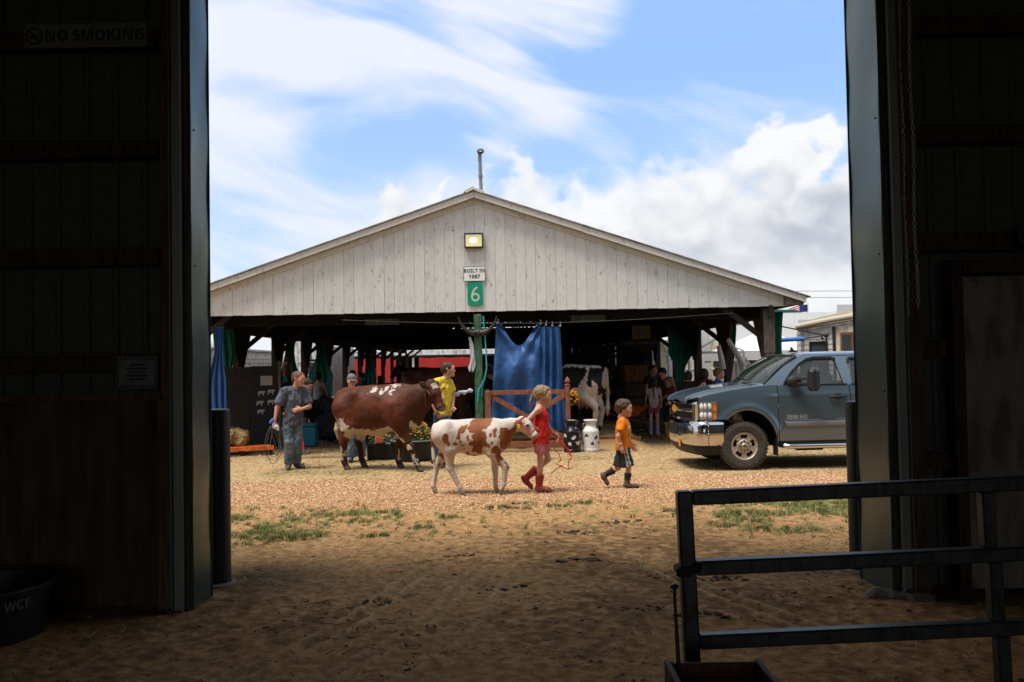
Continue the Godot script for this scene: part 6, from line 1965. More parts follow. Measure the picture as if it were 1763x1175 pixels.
	person("tall young man in yellow t-shirt leading the brown cow by a dark rope", Vector3(-1.28, 0, -15.72), yel, {
		"size": 1.04, "slim": 0.96, "head_k": 1.09, "yaw": 48, "head_yaw": 92, "head_pitch": -2, "hair": "buzz", "hair_color": Color(0.06, 0.04, 0.03), "skin": Color(0.47, 0.25, 0.165), "curlL": 1.5, "curlR": 1.5,
		"shirt": {"sleeve": 0.66, "hem": 0.915, "ease": 0.036, "tint": func(p: Vector3, n: Vector3) -> Color:
			if n.z > 0.0:
				var q := Vector2(p.x - 0.055, p.y - 1.395)
				var r := q.length()
				if absf(r - 0.036) < 0.006: return Color(0.42, 0.12, 0.02)
				if Vector2(q.x / 0.55, q.y).length() < 0.026: return Color(0.40, 0.02, 0.015)
				if absf(p.y - 1.318) < 0.005 and absf(q.x) < 0.105 and sin(p.x * 240.0) > -0.7: return Color(0.40, 0.25, 0.04)
			return Color(0.80, 0.60, 0.055)},
		"legs": {"ease": 0.026, "tint": faded(Color(0.045, 0.085, 0.19), Color(0.11, 0.18, 0.30), 3.0)}, "feet": {"up": 0.22, "tint": Color(0.36, 0.19, 0.07)}})
	var sl := Geo.new()
	sl.panel(PackedVector2Array([Vector2(0, 0), Vector2(1, 0), Vector2(1, 1), Vector2(0, 1)]), func(q: Vector2) -> Vector3:
		var a := q.y * TAU
		return Vector3(0.15 + q.x * 0.40, 1.285 + 0.075 * q.x + 0.012 * sin(q.x * 17.0), -0.14) + Vector3(0.0, cos(a) * (0.042 - 0.012 * q.x + 0.01 * sin(q.x * 23.0)), sin(a) * 0.03), 0.06)
	mat("pale_blue", Color(0.38, 0.45, 0.52), 0.35)
	var so := obj("show_bag", sl, "pale_blue")
	so.position = Vector3(-1.28, 0, -15.72)
	tag(so, "pale blue plastic sleeve under the yellow-shirted man's arm", "sleeve")
	# person in cap and sunglasses beyond the cow
	var cap := {"head": Vector3(-0.051, 1.55, 0.040), "neck": Vector3(-0.051, 1.405, 0.000), "chest": Vector3(-0.034, 1.189, 0.000), "pelvis": Vector3(0.000, 0.88, 0.000), "shR": Vector3(-0.216, 1.337, 0.040), "shL": Vector3(0.125, 1.337, -0.040), "elR": Vector3(-0.292, 1.065, 0.050), "wrR": Vector3(-0.236, 0.861, 0.150), "elL": Vector3(0.202, 1.065, 0.000), "wrL": Vector3(0.169, 0.849, 0.100), "hipR": Vector3(-0.079, 0.83, 0.020), "hipL": Vector3(0.085, 0.83, -0.020), "kneeR": Vector3(-0.085, 0.45, 0.040), "kneeL": Vector3(0.095, 0.45, 0.020), "ankR": Vector3(-0.088, 0.090, 0.000), "ankL": Vector3(0.096, 0.095, -0.040), "toeR": Vector3(-0.10, 0.036, 0.190), "toeL": Vector3(0.160, 0.036, 0.130)}
	person("person in grey cap, sunglasses and blue jeans standing behind the brown cow", Vector3(-3.06, 0, -16.9), cap, {
		"size": 0.96, "slim": 1.0, "head_k": 1.04, "yaw": 8, "head_yaw": 22, "head_pitch": 4, "hair": "cap", "cap": Color(0.17, 0.155, 0.15), "sunglasses": true, "hair_color": Color(0.09, 0.05, 0.03),
		"shirt": {"tank": true, "hem": 0.80, "ease": 0.03, "tint": Color(0.045, 0.045, 0.055)},
		"legs": {"ease": 0.034, "tint": faded(Color(0.10, 0.155, 0.235), Color(0.17, 0.235, 0.31), 3.0)}, "feet": {"up": 0.12, "tint": Color(0.10, 0.095, 0.09)}})
	# stooping worker with the red-handled scraper
	var sp := {"head": Vector3(0.262, 1.475, 0.020), "neck": Vector3(0.131, 1.397, 0.000), "chest": Vector3(0.037, 1.227, 0.000), "pelvis": Vector3(-0.123, 0.887, 0.000), "shR": Vector3(0.074, 1.321, 0.150), "shL": Vector3(0.099, 1.333, -0.150), "elR": Vector3(0.062, 1.02, 0.200), "wrR": Vector3(0.090, 0.82, 0.200), "elL": Vector3(0.106, 1.03, -0.100), "wrL": Vector3(0.125, 0.90, 0.080), "hipR": Vector3(-0.136, 0.825, 0.080), "hipL": Vector3(-0.111, 0.825, -0.080), "kneeR": Vector3(-0.037, 0.447, 0.090), "kneeL": Vector3(-0.111, 0.447, -0.100), "ankR": Vector3(-0.060, 0.096, 0.100), "ankL": Vector3(-0.165, 0.096, -0.100), "toeR": Vector3(0.120, 0.036, 0.100), "toeL": Vector3(0.020, 0.036, -0.100)}
	person("worker in bright orange shirt stooping over a red-handled scraper", Vector3(-4.632, 0, -18.6), sp, {
		"size": 0.95, "slim": 0.95, "yaw": 82, "head_yaw": 70, "head_pitch": 40, "hair": "short", "hair_color": Color(0.035, 0.022, 0.016), "cell": 0.016,
		"shirt": {"sleeve": 0.6, "hem": 0.84, "ease": 0.032, "tint": Color(0.95, 0.20, 0.01)}, "legs": {"ease": 0.026, "tint": Color(0.04, 0.055, 0.08)}, "feet": {"up": 0.12, "tint": Color(0.07, 0.065, 0.06)}})
	var sc := thing("scraper", "long-handled scraper with red handle held by the orange-shirted worker", "scraper", Vector3(-4.632, 0, -18.6))
	var hg := Geo.new()
	hg.tube([Vector3(0.09, 0.98, 0.17), Vector3(0.21, 0.10, 0.22)], 0.017, 10)
	mat("red_handle", Color(0.55, 0.035, 0.06), 0.4)
	obj("handle", hg, "red_handle", sc)
	var sb := Geo.new()
	sb.bar(Vector3(0.21, 0.12, 0.22), Vector3(0.22, 0.03, 0.23), 0.03, 0.03)
	sb.box(Vector3(0.225, 0.02, 0.235), Vector3(0.24, 0.035, 0.05), 0.004, Basis(Vector3.UP, 0.5))
	obj("blade", sb, "wire_dark", sc)
	# figures in the shade of the barn
	var folk := [
		["woman in pale tank top seen from behind near the white camper", Vector3(-5.35, 0, -24.0), 1.68, 172.0, 0.2, 0.2, 0.0, {"hair": "short", "hair_color": Color(0.03, 0.02, 0.015), "slim": 0.88, "shirt": {"tank": true, "hem": 0.88, "tint": Color(0.50, 0.47, 0.55)}, "legs": {"tint": Color(0.05, 0.06, 0.08)}}],
		["dark-haired visitor in black shirt beside the hay stack", Vector3(3.66, 0, -23.0), 1.74, 40.0, 0.1, 0.1, 0.1, {"hair": "short", "hair_color": Color(0.03, 0.02, 0.015), "shirt": {"sleeve": 0.6, "hem": 0.9, "tint": Color(0.035, 0.035, 0.04)}, "legs": {"tint": Color(0.03, 0.035, 0.05)}}],
		["girl with long braid in white shirt and pink shorts seen from behind", Vector3(3.50, 0, -21.7), 1.37, 172.0, 0.3, 0.4, 0.0, {"hair": "braid", "hair_color": Color(0.05, 0.025, 0.015), "slim": 0.86, "shirt": {"sleeve": 0.35, "hem": 0.68, "tint": Color(0.55, 0.48, 0.49)}, "legs": {"shorts": true, "len": 0.5, "tint": Color(0.42, 0.045, 0.10)}, "feet": {"up": 0.75, "wide": 0.7, "tint": Color(0.42, 0.36, 0.47)}}],
		["adult in grey shirt bending down beside the barn post", Vector3(4.05, 0, -22.6), 1.70, -40.0, 0.6, 0.6, 0.9, {"hair": "short", "hair_color": Color(0.03, 0.02, 0.015), "shirt": {"sleeve": 0.6, "hem": 0.9, "tint": Color(0.07, 0.06, 0.065)}, "legs": {"tint": Color(0.03, 0.04, 0.06)}}],
		["child with long fair hair and red top by the barn post", Vector3(4.02, 0, -21.9), 1.42, -70.0, 0.7, 0.5, 0.3, {"hair": "long", "hair_color": Color(0.36, 0.22, 0.10), "slim": 0.86, "shirt": {"sleeve": 0.6, "hem": 0.72, "tint": Color(0.25, 0.05, 0.05)}, "legs": {"tint": Color(0.04, 0.05, 0.09)}}],
		["broad dark-haired person in black seen from behind before the wide teal curtain", Vector3(4.02, 0, -20.0), 1.58, 165.0, 0.3, 0.3, 0.3, {"hair": "mop", "hair_color": Color(0.02, 0.015, 0.012), "slim": 1.25, "shirt": {"sleeve": 0.9, "hem": 0.8, "tint": Color(0.022, 0.02, 0.02)}, "legs": {"tint": Color(0.03, 0.03, 0.04)}}],
		["dark-haired child just above the pickup's bonnet", Vector3(4.26, 0, -19.9), 1.38, 30.0, 0.3, 0.3, 0.2, {"hair": "short", "hair_color": Color(0.02, 0.015, 0.012), "slim": 0.9, "shirt": {"sleeve": 0.7, "hem": 0.7, "tint": Color(0.03, 0.03, 0.03)}, "legs": {"tint": Color(0.03, 0.03, 0.04)}}],
		["woman with long brown hair in dark red top behind the pickup", Vector3(4.45, 0, -20.3), 1.63, 150.0, 0.3, 0.3, 0.1, {"hair": "long", "hair_color": Color(0.055, 0.022, 0.014), "slim": 0.95, "shirt": {"sleeve": 0.8, "hem": 0.85, "tint": Color(0.06, 0.012, 0.018)}, "legs": {"tint": Color(0.03, 0.03, 0.05)}}],
		["fair-haired boy in blue shirt behind the pickup", Vector3(4.78, 0, -20.4), 1.64, 70.0, 0.8, 0.8, 0.1, {"hair": "short", "hair_color": Color(0.34, 0.20, 0.09), "slim": 0.92, "shirt": {"sleeve": 0.7, "hem": 0.85, "tint": func(p: Vector3, _n: Vector3) -> Color: return Color(0.03, 0.09, 0.32) if p.y > 1.18 else Color(0.20, 0.02, 0.03)}, "legs": {"tint": Color(0.04, 0.05, 0.08)}}],
		["dim figure in dark jacket by the first red banner", Vector3(-6.15, 0, -33.5), 1.72, 90.0, 0.2, 0.2, 0.0, {"hair": "short", "hair_color": Color(0.03, 0.02, 0.015), "shirt": {"sleeve": 1.0, "long": true, "hem": 0.9, "tint": Color(0.03, 0.04, 0.07)}, "legs": {"tint": Color(0.03, 0.03, 0.04)}}],
		["dim figure in red shorts farther down the left aisle", Vector3(-4.75, 0, -27.5), 1.66, -60.0, 0.6, 0.6, 0.1, {"hair": "short", "hair_color": Color(0.04, 0.025, 0.015), "shirt": {"sleeve": 0.6, "hem": 0.85, "tint": Color(0.05, 0.06, 0.09)}, "legs": {"shorts": true, "tint": Color(0.30, 0.03, 0.03)}}],
	]
	for q in folk:
		var J := stand(q[2], q[4], q[5], q[6])
		var o: Dictionary = q[7]
		o.size = q[2] / 1.75
		o.yaw = 0.0
		o.head_yaw = 0.0
		o.head_pitch = 30.0 * q[6]
		o.turn = deg_to_rad(q[3])
		o.cell = 0.022
		if not o.has("feet"): o.feet = {"up": 0.12, "tint": Color(0.06, 0.05, 0.05)}
		o.head_k = 1.04 if o.size > 0.9 else 1.0
		person(q[0], q[1], J, o)

# pickup ---------------------------------------------------------------------------------------------
func ft(s: float, off := 0.0) -> Vector2:
	# plan curve round the truck's nose: (u, w) at arc position s
	var e := absf(s)
	var p: Vector2
	var n: Vector2
	if e <= 0.72:
		p = Vector2(-1.0 + 0.10 * (e / 0.72) * (e / 0.72), e)
		n = Vector2(-1.0, 0.28 * e / 0.72).normalized()
	elif e <= 1.128:
		var a := (e - 0.72) / 0.26
		p = Vector2(-0.90 + 0.26 * (1.0 - cos(a)) + 0.02 * sin(a), 0.72 + 0.255 * sin(a))
		n = Vector2(-cos(a), sin(a) + 0.28 * (1.0 - sin(a))).normalized()
	else:
		p = Vector2(-0.62 + (e - 1.128), 0.975 + 0.012 * minf((e - 1.128) / 0.3, 1.0))
		n = Vector2(0, 1)
	p.x = -0.62 + (p.x + 0.62) * (0.72 if p.x < -0.62 else 1.0)
	p += n * off
	return Vector2(p.x, p.y * signf(s) if s != 0.0 else 0.0)

func side_w(u: float, v: float) -> float:
	var w := 0.985 - 0.02 * smoothstep(-0.2, -0.75, u)
	if v > 1.02: w -= 0.055 * pow((v - 1.02) / 0.38, 2.0)
	if v < 0.72: w -= 0.05 * pow((0.72 - v) / 0.32, 2.0)
	for ax in [0.06, 3.95]:
		var r := Vector2((u - ax) / 0.50, (v - 0.43) / 0.56).length()
		if v > 0.43: w += 0.028 * exp(-pow((r - 1.07) / 0.13, 2.0))
	# sharp shoulder line along the doors
	w += 0.012 * exp(-pow((v - 1.20) / 0.035, 2.0)) * smoothstep(0.3, 0.6, u)
	return w

func cab_w(v: float) -> float:
	return 0.930 - 0.36 * (v - 1.385) - 0.10 * pow(maxf(v - 1.385, 0.0), 2.0)

func hood_v(u: float, w: float) -> float:
	var x := clampf((u + 0.885) / 1.335, 0.0, 1.0)
	var c := 1.13 + 0.315 * pow(x, 0.42)
	var a := absf(w) / 0.93
	return c - 0.055 * pow(a, 4.0) - 0.018 * exp(-pow((a - 0.62) / 0.05, 2.0)) + 0.012 * smoothstep(0.66, 0.76, a)

func arch(ax: float, cnt := 18, from := -0.02, to := PI + 0.02) -> Array:
	var r := []
	for k in cnt + 1:
		var a := lerpf(from, to, float(k) / cnt)
		r.append(Vector2(ax + 0.50 * cos(a), 0.43 + 0.56 * sin(a)))
	return r

func make_wheel() -> Node3D:
	var w := Node3D.new()
	w.name = "wheel"
	var t := Geo.new()
	var xf := Transform3D(Basis(Vector3(1, 0, 0), PI / 2), Vector3.ZERO)
	t.lathe([Vector2(0.225, -0.13), Vector2(0.30, -0.138), Vector2(0.365, -0.135), Vector2(0.392, -0.115), Vector2(0.400, -0.08), Vector2(0.400, 0.08), Vector2(0.392, 0.115), Vector2(0.365, 0.135), Vector2(0.33, 0.141), Vector2(0.30, 0.138), Vector2(0.25, 0.132), Vector2(0.225, 0.115)], 44, xf)
	obj("tyre", t, "tyre", w)
	var tr := Geo.new()
	for k in 44:
		var a := TAU * k / 44.0
		tr.box(Vector3(cos(a) * 0.397, sin(a) * 0.397, 0.108 * (1 if k % 2 else 0.96)), Vector3(0.016, 0.030, 0.05), 0.003, Basis(Vector3(0, 0, 1), a))
	var tro := obj("tread_blocks", tr, "tyre", w)
	tro.set_meta("kind", "stuff")
	var r := Geo.new()
	r.lathe([Vector2(0.228, 0.05), Vector2(0.228, 0.118), Vector2(0.222, 0.125), Vector2(0.212, 0.116), Vector2(0.205, 0.10)], 44, xf)
	obj("rim_lip", r, "alloy", w)
	var bk := Geo.new()
	bk.lathe([Vector2(0.21, -0.10), Vector2(0.21, 0.03), Vector2(0.001, 0.03)], 30, xf)
	obj("brake_shadow", bk, "black_plastic", w)
	# face with five rounded slots
	var face := PackedVector2Array()
	for k in 60: face.append(Vector2(cos(TAU * k / 60.0), sin(TAU * k / 60.0)) * 0.213)
	var g := Geo.new()
	for k in 5:
		# each fifth: a spoke sector with the slot cut from its outer part
		var sect := PackedVector2Array([Vector2.ZERO])
		var a0 := TAU * (k - 0.5) / 5.0 + PI / 2
		for j in 13: sect.append(Vector2(cos(a0 + TAU / 5.0 * j / 12.0), sin(a0 + TAU / 5.0 * j / 12.0)) * 0.213)
		var slot := PackedVector2Array()
		var ac := TAU * k / 5.0 + PI / 2
		for j in 9: slot.append(Vector2.from_angle(ac + lerpf(-0.33, 0.33, j / 8.0)) * 0.186)
		for j in 9: slot.append(Vector2.from_angle(ac + lerpf(0.36, -0.36, j / 8.0)) * lerpf(0.135, 0.125, absf(j - 4) / 4.0))
		# open the hole with a hairline cut so that it triangulates
		var halves := [PackedVector2Array(), PackedVector2Array()]
		var d := Vector2.from_angle(ac)
		for hs in 2:
			var cutp := PackedVector2Array([Vector2.ZERO, d * 0.4, d * 0.4 + d.orthogonal() * (0.5 if hs else -0.5), d.orthogonal() * (0.5 if hs else -0.5)])
			for q in Geometry2D.intersect_polygons(sect, cutp):
				for q2 in Geometry2D.clip_polygons(q, slot):
					g.extrude(q2, 0.085, 0.104)
	g.lathe([Vector2(0.115, 0.10), Vector2(0.10, 0.118), Vector2(0.072, 0.122), Vector2(0.05, 0.112)], 30, xf)
	obj("rim_face", g, "alloy", w)
	for k in 8:
		var lg := Geo.new()
		var a := TAU * k / 8.0
		lg.lathe([Vector2(0.015, 0.10), Vector2(0.0135, 0.135), Vector2(0.008, 0.142), Vector2(0.001, 0.142)], 8, Transform3D(xf.basis, Vector3(cos(a) * 0.083, sin(a) * 0.083, 0)))
		obj("lug_nut", lg, "dark_steel", w)
	var cp := Geo.new()
	cp.lathe([Vector2(0.052, 0.10), Vector2(0.050, 0.135), Vector2(0.042, 0.145), Vector2(0.001, 0.146)], 20, xf)
	obj("hub_cap", cp, "alloy", w)
	var em := Geo.new()
	em.extrude(PackedVector2Array([Vector2(-0.034, -0.009), Vector2(-0.011, -0.009), Vector2(-0.011, -0.016), Vector2(0.013, -0.016), Vector2(0.013, -0.009), Vector2(0.034, -0.009), Vector2(0.034, 0.009), Vector2(0.011, 0.009), Vector2(0.011, 0.016), Vector2(-0.013, 0.016), Vector2(-0.013, 0.009), Vector2(-0.034, 0.009)]), 0.145, 0.149)
	obj("emblem", em, "dark_steel", w)
	return w

func make_truck() -> void:
	var p := mat("truck_paint", Color(0.115, 0.170, 0.215), 0.28, 0.62)
	p.clearcoat_enabled = true
	p.clearcoat = 0.9
	p.clearcoat_roughness = 0.07
	mat("chrome", Color(0.62, 0.62, 0.61), 0.10, 1.0)
	mat("tyre", Color(0.062, 0.056, 0.050), 0.92, 0.0, "grime", 3.0)
	mat("alloy", Color(0.55, 0.50, 0.43), 0.5, 0.55, "grime", 4.0)
	mat("dark_steel", Color(0.07, 0.06, 0.05), 0.5, 0.6)
	mat("dark_trim", Color(0.022, 0.022, 0.023), 0.6, 0.0, "grain", 4.0)
	mat("grey_trim", Color(0.17, 0.175, 0.17), 0.45, 0.2)
	mat("amber", Color(0.80, 0.20, 0.01), 0.2)
	mat("lamp_white", Color(0.72, 0.74, 0.76), 0.12, 0.6)
	mat("lamp_bowl", Color(0.82, 0.83, 0.84), 0.25, 0.25)
	mat("gold", Color(0.55, 0.30, 0.04), 0.4, 0.3)
	mat("rv_badge", Color(0.34, 0.36, 0.37), 0.4, 0.3)
	mat("seat", Color(0.09, 0.085, 0.08), 0.85)
	var gl := StandardMaterial3D.new()
	gl.transparency = BaseMaterial3D.TRANSPARENCY_ALPHA
	gl.albedo_color = Color(0.16, 0.21, 0.20, 0.45)
	gl.roughness = 0.02
	gl.metallic_specular = 0.7
	M.tint_glass = gl
	var g2: StandardMaterial3D = gl.duplicate()
	g2.albedo_color = Color(0.30, 0.38, 0.34, 0.16)
	M.clear_glass = g2
	var t := thing("pickup_truck", "blue-grey pickup truck parked at the right with chrome bumper and black tow mirror", "pickup truck", Vector3(3.755, 0, -15.41), 0.052)
	var hoodline := []
	for k in 15:
		var u := lerpf(-0.74, 0.585, k / 14.0)
		hoodline.append(Vector2(u, hood_v(u, 0.93) - 0.004))
	for s in [1, -1]:
		var zf := Vector3(0, 0, s)
		var side := func(q: Vector2) -> Vector3: return Vector3(q.x, q.y, s * side_w(q.x, q.y))
		# front wing
		var f := []
		f.append_array(hoodline)
		f.append(Vector2(0.585, 0.45))
		f.append_array(arch(0.06, 18, -0.0, PI * 0.735))
		f.append_array([Vector2(-0.455, 0.845), Vector2(-0.455, 1.14), Vector2(-0.74, 1.14)])
		var g := Geo.new()
		g.panel(PackedVector2Array(f), side, 0.05, zf)
		# rolled edge in to the bonnet
		obj("front_wing", g, "truck_paint", t)
		# doors
		var names := ["front_door", "rear_door"]
		for k in 2:
			var u0: float = [0.597, 1.824][k]
			var u1: float = [1.812, 2.84][k]
			var dg := Geo.new()
			dg.panel(PackedVector2Array([Vector2(u0, 0.47), Vector2(u1, 0.47), Vector2(u1, 1.385), Vector2(u0 + 0.0, 1.385)]), side, 0.06, zf)
			var dr := obj(names[k], dg, "truck_paint", t)
			var ml := Geo.new()
			ml.panel(PackedVector2Array([Vector2(u0 + (0.12 if k == 0 else 0.02), 0.695), Vector2(u1 - 0.02, 0.695), Vector2(u1 - 0.02, 0.80), Vector2(u0 + (0.10 if k == 0 else 0.02), 0.80)]), func(q: Vector2) -> Vector3: return Vector3(q.x, q.y, s * (side_w(q.x, q.y) + 0.022 - 0.018 * pow((q.y - 0.7475) / 0.0525, 4.0))), 0.035, zf)
			obj("door_moulding", ml, "grey_trim", dr)
			var ch := Geo.new()
			ch.bar(Vector3(u0 + 0.11, 0.812, s * (side_w(1, 0.81) + 0.012)), Vector3(u1 - 0.02, 0.812, s * (side_w(1, 0.81) + 0.012)), 0.008, 0.012)
			obj("chrome_strip", ch, "chrome", dr)
			var hd := Geo.new()
			var hu: float = u1 - 0.22
			hd.tube([Vector3(hu - 0.13, 1.185, s * (side_w(hu, 1.185) + 0.012)), Vector3(hu - 0.09, 1.187, s * (side_w(hu, 1.185) + 0.040)), Vector3(hu + 0.09, 1.190, s * (side_w(hu, 1.185) + 0.040)), Vector3(hu + 0.13, 1.192, s * (side_w(hu, 1.185) + 0.012))], 0.021, 8)
			hd.ball(Vector3(hu + 0.01, 1.20, s * (side_w(hu, 1.2) - 0.006)), Vector3(0.085, 0.055, 0.02), 14)
			obj("door_handle", hd, "dark_trim", dr)
			var sill := Geo.new()
			sill.bar(Vector3(u0 + 0.16 if k == 0 else u0 + 0.03, 1.393, s * (cab_w(1.385) + 0.006)), Vector3(u1 - 0.03, 1.393, s * (cab_w(1.385) + 0.006)), 0.02, 0.022)
			obj("window_seal", sill, "dark_trim", dr)
			if k == 0:
				text("2500 HD", 0.066, "rv_badge", dr, Vector3(0.90, 0.862, s * (side_w(0.9, 0.86) + 0.004)), true, Basis(Vector3.UP, 0.0 if s > 0 else PI))
		# cab above the sill: pillars and roof rail as one frame, windows left open
		var cab := PackedVector2Array([Vector2(0.36, 1.385), Vector2(0.62, 1.60), Vector2(0.86, 1.785), Vector2(1.00, 1.865), Vector2(1.15, 1.905), Vector2(2.6, 1.905), Vector2(2.84, 1.86), Vector2(2.98, 1.385)])
		var w1 := PackedVector2Array([Vector2(0.70, 1.30), Vector2(0.71, 1.42), Vector2(0.86, 1.585), Vector2(1.02, 1.725), Vector2(1.16, 1.805), Vector2(1.28, 1.828), Vector2(1.60, 1.828), Vector2(1.655, 1.80), Vector2(1.735, 1.385), Vector2(1.735, 1.30)])
		var w2 := PackedVector2Array([Vector2(1.90, 1.30), Vector2(1.885, 1.40), Vector2(1.86, 1.78), Vector2(1.90, 1.825), Vector2(2.45, 1.825), Vector2(2.60, 1.79), Vector2(2.72, 1.385), Vector2(2.72, 1.30)])
		var frame = Geometry2D.clip_polygons(Geometry2D.clip_polygons(cab, w1)[0], w2)[0]
		var cw := func(q: Vector2) -> Vector3: return Vector3(q.x, q.y, s * cab_w(q.y))
		var cgm := Geo.new()
		cgm.panel(frame, cw, 0.06, zf)
		obj("cab_frame", cgm, "truck_paint", t)
		for k in 2:
			var wg := Geo.new()
			wg.panel([w1, w2][k], func(q: Vector2) -> Vector3: return Vector3(q.x, q.y, s * (cab_w(q.y) - 0.022)), 0.12, zf)
			obj("side_window", wg, "tint_glass", t)
			var vs := Geo.new()
			var vp := []
			if k == 0: vp = [Vector2(0.76, 1.475), Vector2(0.86, 1.60), Vector2(1.02, 1.74), Vector2(1.16, 1.82), Vector2(1.28, 1.845), Vector2(1.60, 1.845), Vector2(1.665, 1.815)]
			else: vp = [Vector2(1.87, 1.76), Vector2(1.89, 1.835), Vector2(2.45, 1.84), Vector2(2.60, 1.80)]
			for j in vp.size() - 1:
				var a: Vector2 = vp[j]
				var b: Vector2 = vp[j + 1]
				vs.bar(Vector3(a.x, a.y - 0.012, s * (cab_w(a.y) + 0.012)), Vector3(b.x, b.y - 0.012, s * (cab_w(b.y) + 0.012)), 0.012, 0.048, Vector3(0, 0, 1).cross(Vector3(b.x - a.x, b.y - a.y, 0)).normalized())
			obj("vent_visor", vs, "dark_trim", t)
			var fr := Geo.new()
			var wp: PackedVector2Array = [w1, w2][k]
			for j in range(1, wp.size() - 2):
				fr.bar(Vector3(wp[j].x, wp[j].y, s * (cab_w(wp[j].y) - 0.010)), Vector3(wp[j + 1].x, wp[j + 1].y, s * (cab_w(wp[j + 1].y) - 0.010)), 0.020, 0.016)
			obj("window_rubber", fr, "dark_trim", t)
		# bed side
		var bd := [Vector2(3.02, 0.50), Vector2(3.02, 1.36), Vector2(5.15, 1.36), Vector2(5.15, 0.55)]
		var ar := arch(3.95)
		var bp := PackedVector2Array([Vector2(3.02, 0.50), Vector2(3.02, 1.36), Vector2(5.15, 1.36), Vector2(5.15, 0.55), Vector2(4.46, 0.50)])
		for q in ar: bp.append(q)
		var bg := Geo.new()
		bg.panel(bp, side, 0.08, zf)
		obj("bed_side", bg, "truck_paint", t)
		# arch liners
		for ax in [0.06, 3.95]:
			var lg := Geo.new()
			var pts: Array = arch(ax, 16, -0.1, PI + 0.1)
			for j in pts.size() - 1:
				var nn := Vector3(ax - pts[j].x, 0.43 - pts[j].y, 0).normalized()
				lg.quad(Vector3(pts[j].x, pts[j].y, s * 0.975), Vector3(pts[j + 1].x, pts[j + 1].y, s * 0.975), Vector3(pts[j + 1].x, pts[j + 1].y, s * 0.55), Vector3(pts[j].x, pts[j].y, s * 0.55), nn)
			obj("arch_liner", lg, "black_plastic", t)
		# step bar, flap, mirror
		var sb := Geo.new()
		sb.tube([Vector3(0.64, 0.40, s * 0.86), Vector3(0.70, 0.385, s * 0.99), Vector3(0.80, 0.38, s * 1.01), Vector3(2.80, 0.38, s * 1.01), Vector3(2.90, 0.40, s * 0.90)], 0.042, 12)
		obj("step_bar", sb, "chrome", t)
		obj("mud_flap", _box(Vector3(0.555, 0.44, s * 0.90), Vector3(0.012, 0.42, 0.22)), "dark_trim", t)
		var mr := Geo.new()
		mr.ball(Vector3(0.86, 1.45, s * 1.02), Vector3(0.13, 0.10, 0.06), 12)
		mr.bar(Vector3(0.88, 1.49, s * 1.04), Vector3(1.02, 1.50, s * 1.20), 0.05, 0.035)
		mr.bar(Vector3(0.88, 1.42, s * 1.04), Vector3(1.02, 1.42, s * 1.20), 0.05, 0.035)
		mr.box(Vector3(1.09, 1.475, s * 1.25), Vector3(0.15, 0.36, 0.24), 0.045, Basis(Vector3.UP, -0.75 * s))
		obj("tow_mirror", mr, "dark_trim", t)
		# rocker under the doors
		obj("rocker", _box(Vector3(1.72, 0.435, s * 0.90), Vector3(2.3, 0.10, 0.09)), "dark_trim", t)
	# bonnet
	var hp := PackedVector2Array([Vector2(-0.885, -0.70), Vector2(-0.83, -0.82), Vector2(-0.74, -0.905), Vector2(0.40, -0.905), Vector2(0.22, 0.0), Vector2(0.40, 0.905), Vector2(-0.74, 0.905), Vector2(-0.83, 0.82), Vector2(-0.885, 0.70)])
	var hg := Geo.new()
	hg.panel(hp, func(q: Vector2) -> Vector3: return Vector3(q.x, hood_v(q.x, q.y), q.y), 0.05, Vector3.UP)
	obj("bonnet", hg, "truck_paint", t)
	# rolled shoulders between bonnet and wings
	for s in [1, -1]:
		var rg3 := Geo.new()
		rg3.panel(PackedVector2Array([Vector2(-0.74, 0), Vector2(0.585, 0), Vector2(0.585, 1), Vector2(-0.74, 1)]), func(q: Vector2) -> Vector3:
			var v0 := hood_v(q.x, 0.93) - 0.004
			var w0 := side_w(q.x, v0)
			return Vector3(q.x, v0 + (hood_v(q.x, 0.905) - v0) * sin(q.y * PI / 2), s * (w0 + (0.912 - w0) * (1.0 - cos(q.y * PI / 2)))), 0.1, Vector3(0, 0.7, s))
		obj("wing_shoulder", rg3, "truck_paint", t)
	# cowl, windscreen, roof, cab back
	obj("cowl", _box(Vector3(0.42, 1.385, 0), Vector3(0.42, 0.05, 1.66), 0.02), "dark_trim", t)
	obj("cowl_plate", _box(Vector3(0.20, 1.458, 0.55), Vector3(0.03, 0.008, 0.5), 0.002, ), "grey_trim", t)
	var ws := Geo.new()
	var wsf := func(q: Vector2) -> Vector3:
		var b := Vector3(0.14 + 0.26 * q.x * q.x, 1.415, q.x * 0.845)
		var a := Vector3(0.90 + 0.09 * q.x * q.x, 1.885 - 0.02 * q.x * q.x, q.x * 0.73)
		var r := b.lerp(a, q.y)
		return r + Vector3(-0.02, 0.03, 0) * sin(PI * q.y)
	ws.panel(PackedVector2Array([Vector2(-1, 0), Vector2(1, 0), Vector2(1, 1), Vector2(-1, 1)]), wsf, 0.1, Vector3(-1, 0.6, 0))
	obj("windscreen", ws, "clear_glass", t)
	var wr := Geo.new()
	for s in [-1, 1]:
		var pts := []
		for j in 9: pts.append(wsf.call(Vector2(s * 1.0, j / 8.0)) + Vector3(0.0, 0.0, s * 0.012))
		wr.tube(pts, 0.026, 6)
	var topb := []
	for j in 13: topb.append(wsf.call(Vector2(-1.0 + j / 6.0, 1.0)) + Vector3(0.01, 0.005, 0))
	wr.tube(topb, 0.022, 6)
	obj("windscreen_rubber", wr, "dark_trim", t)
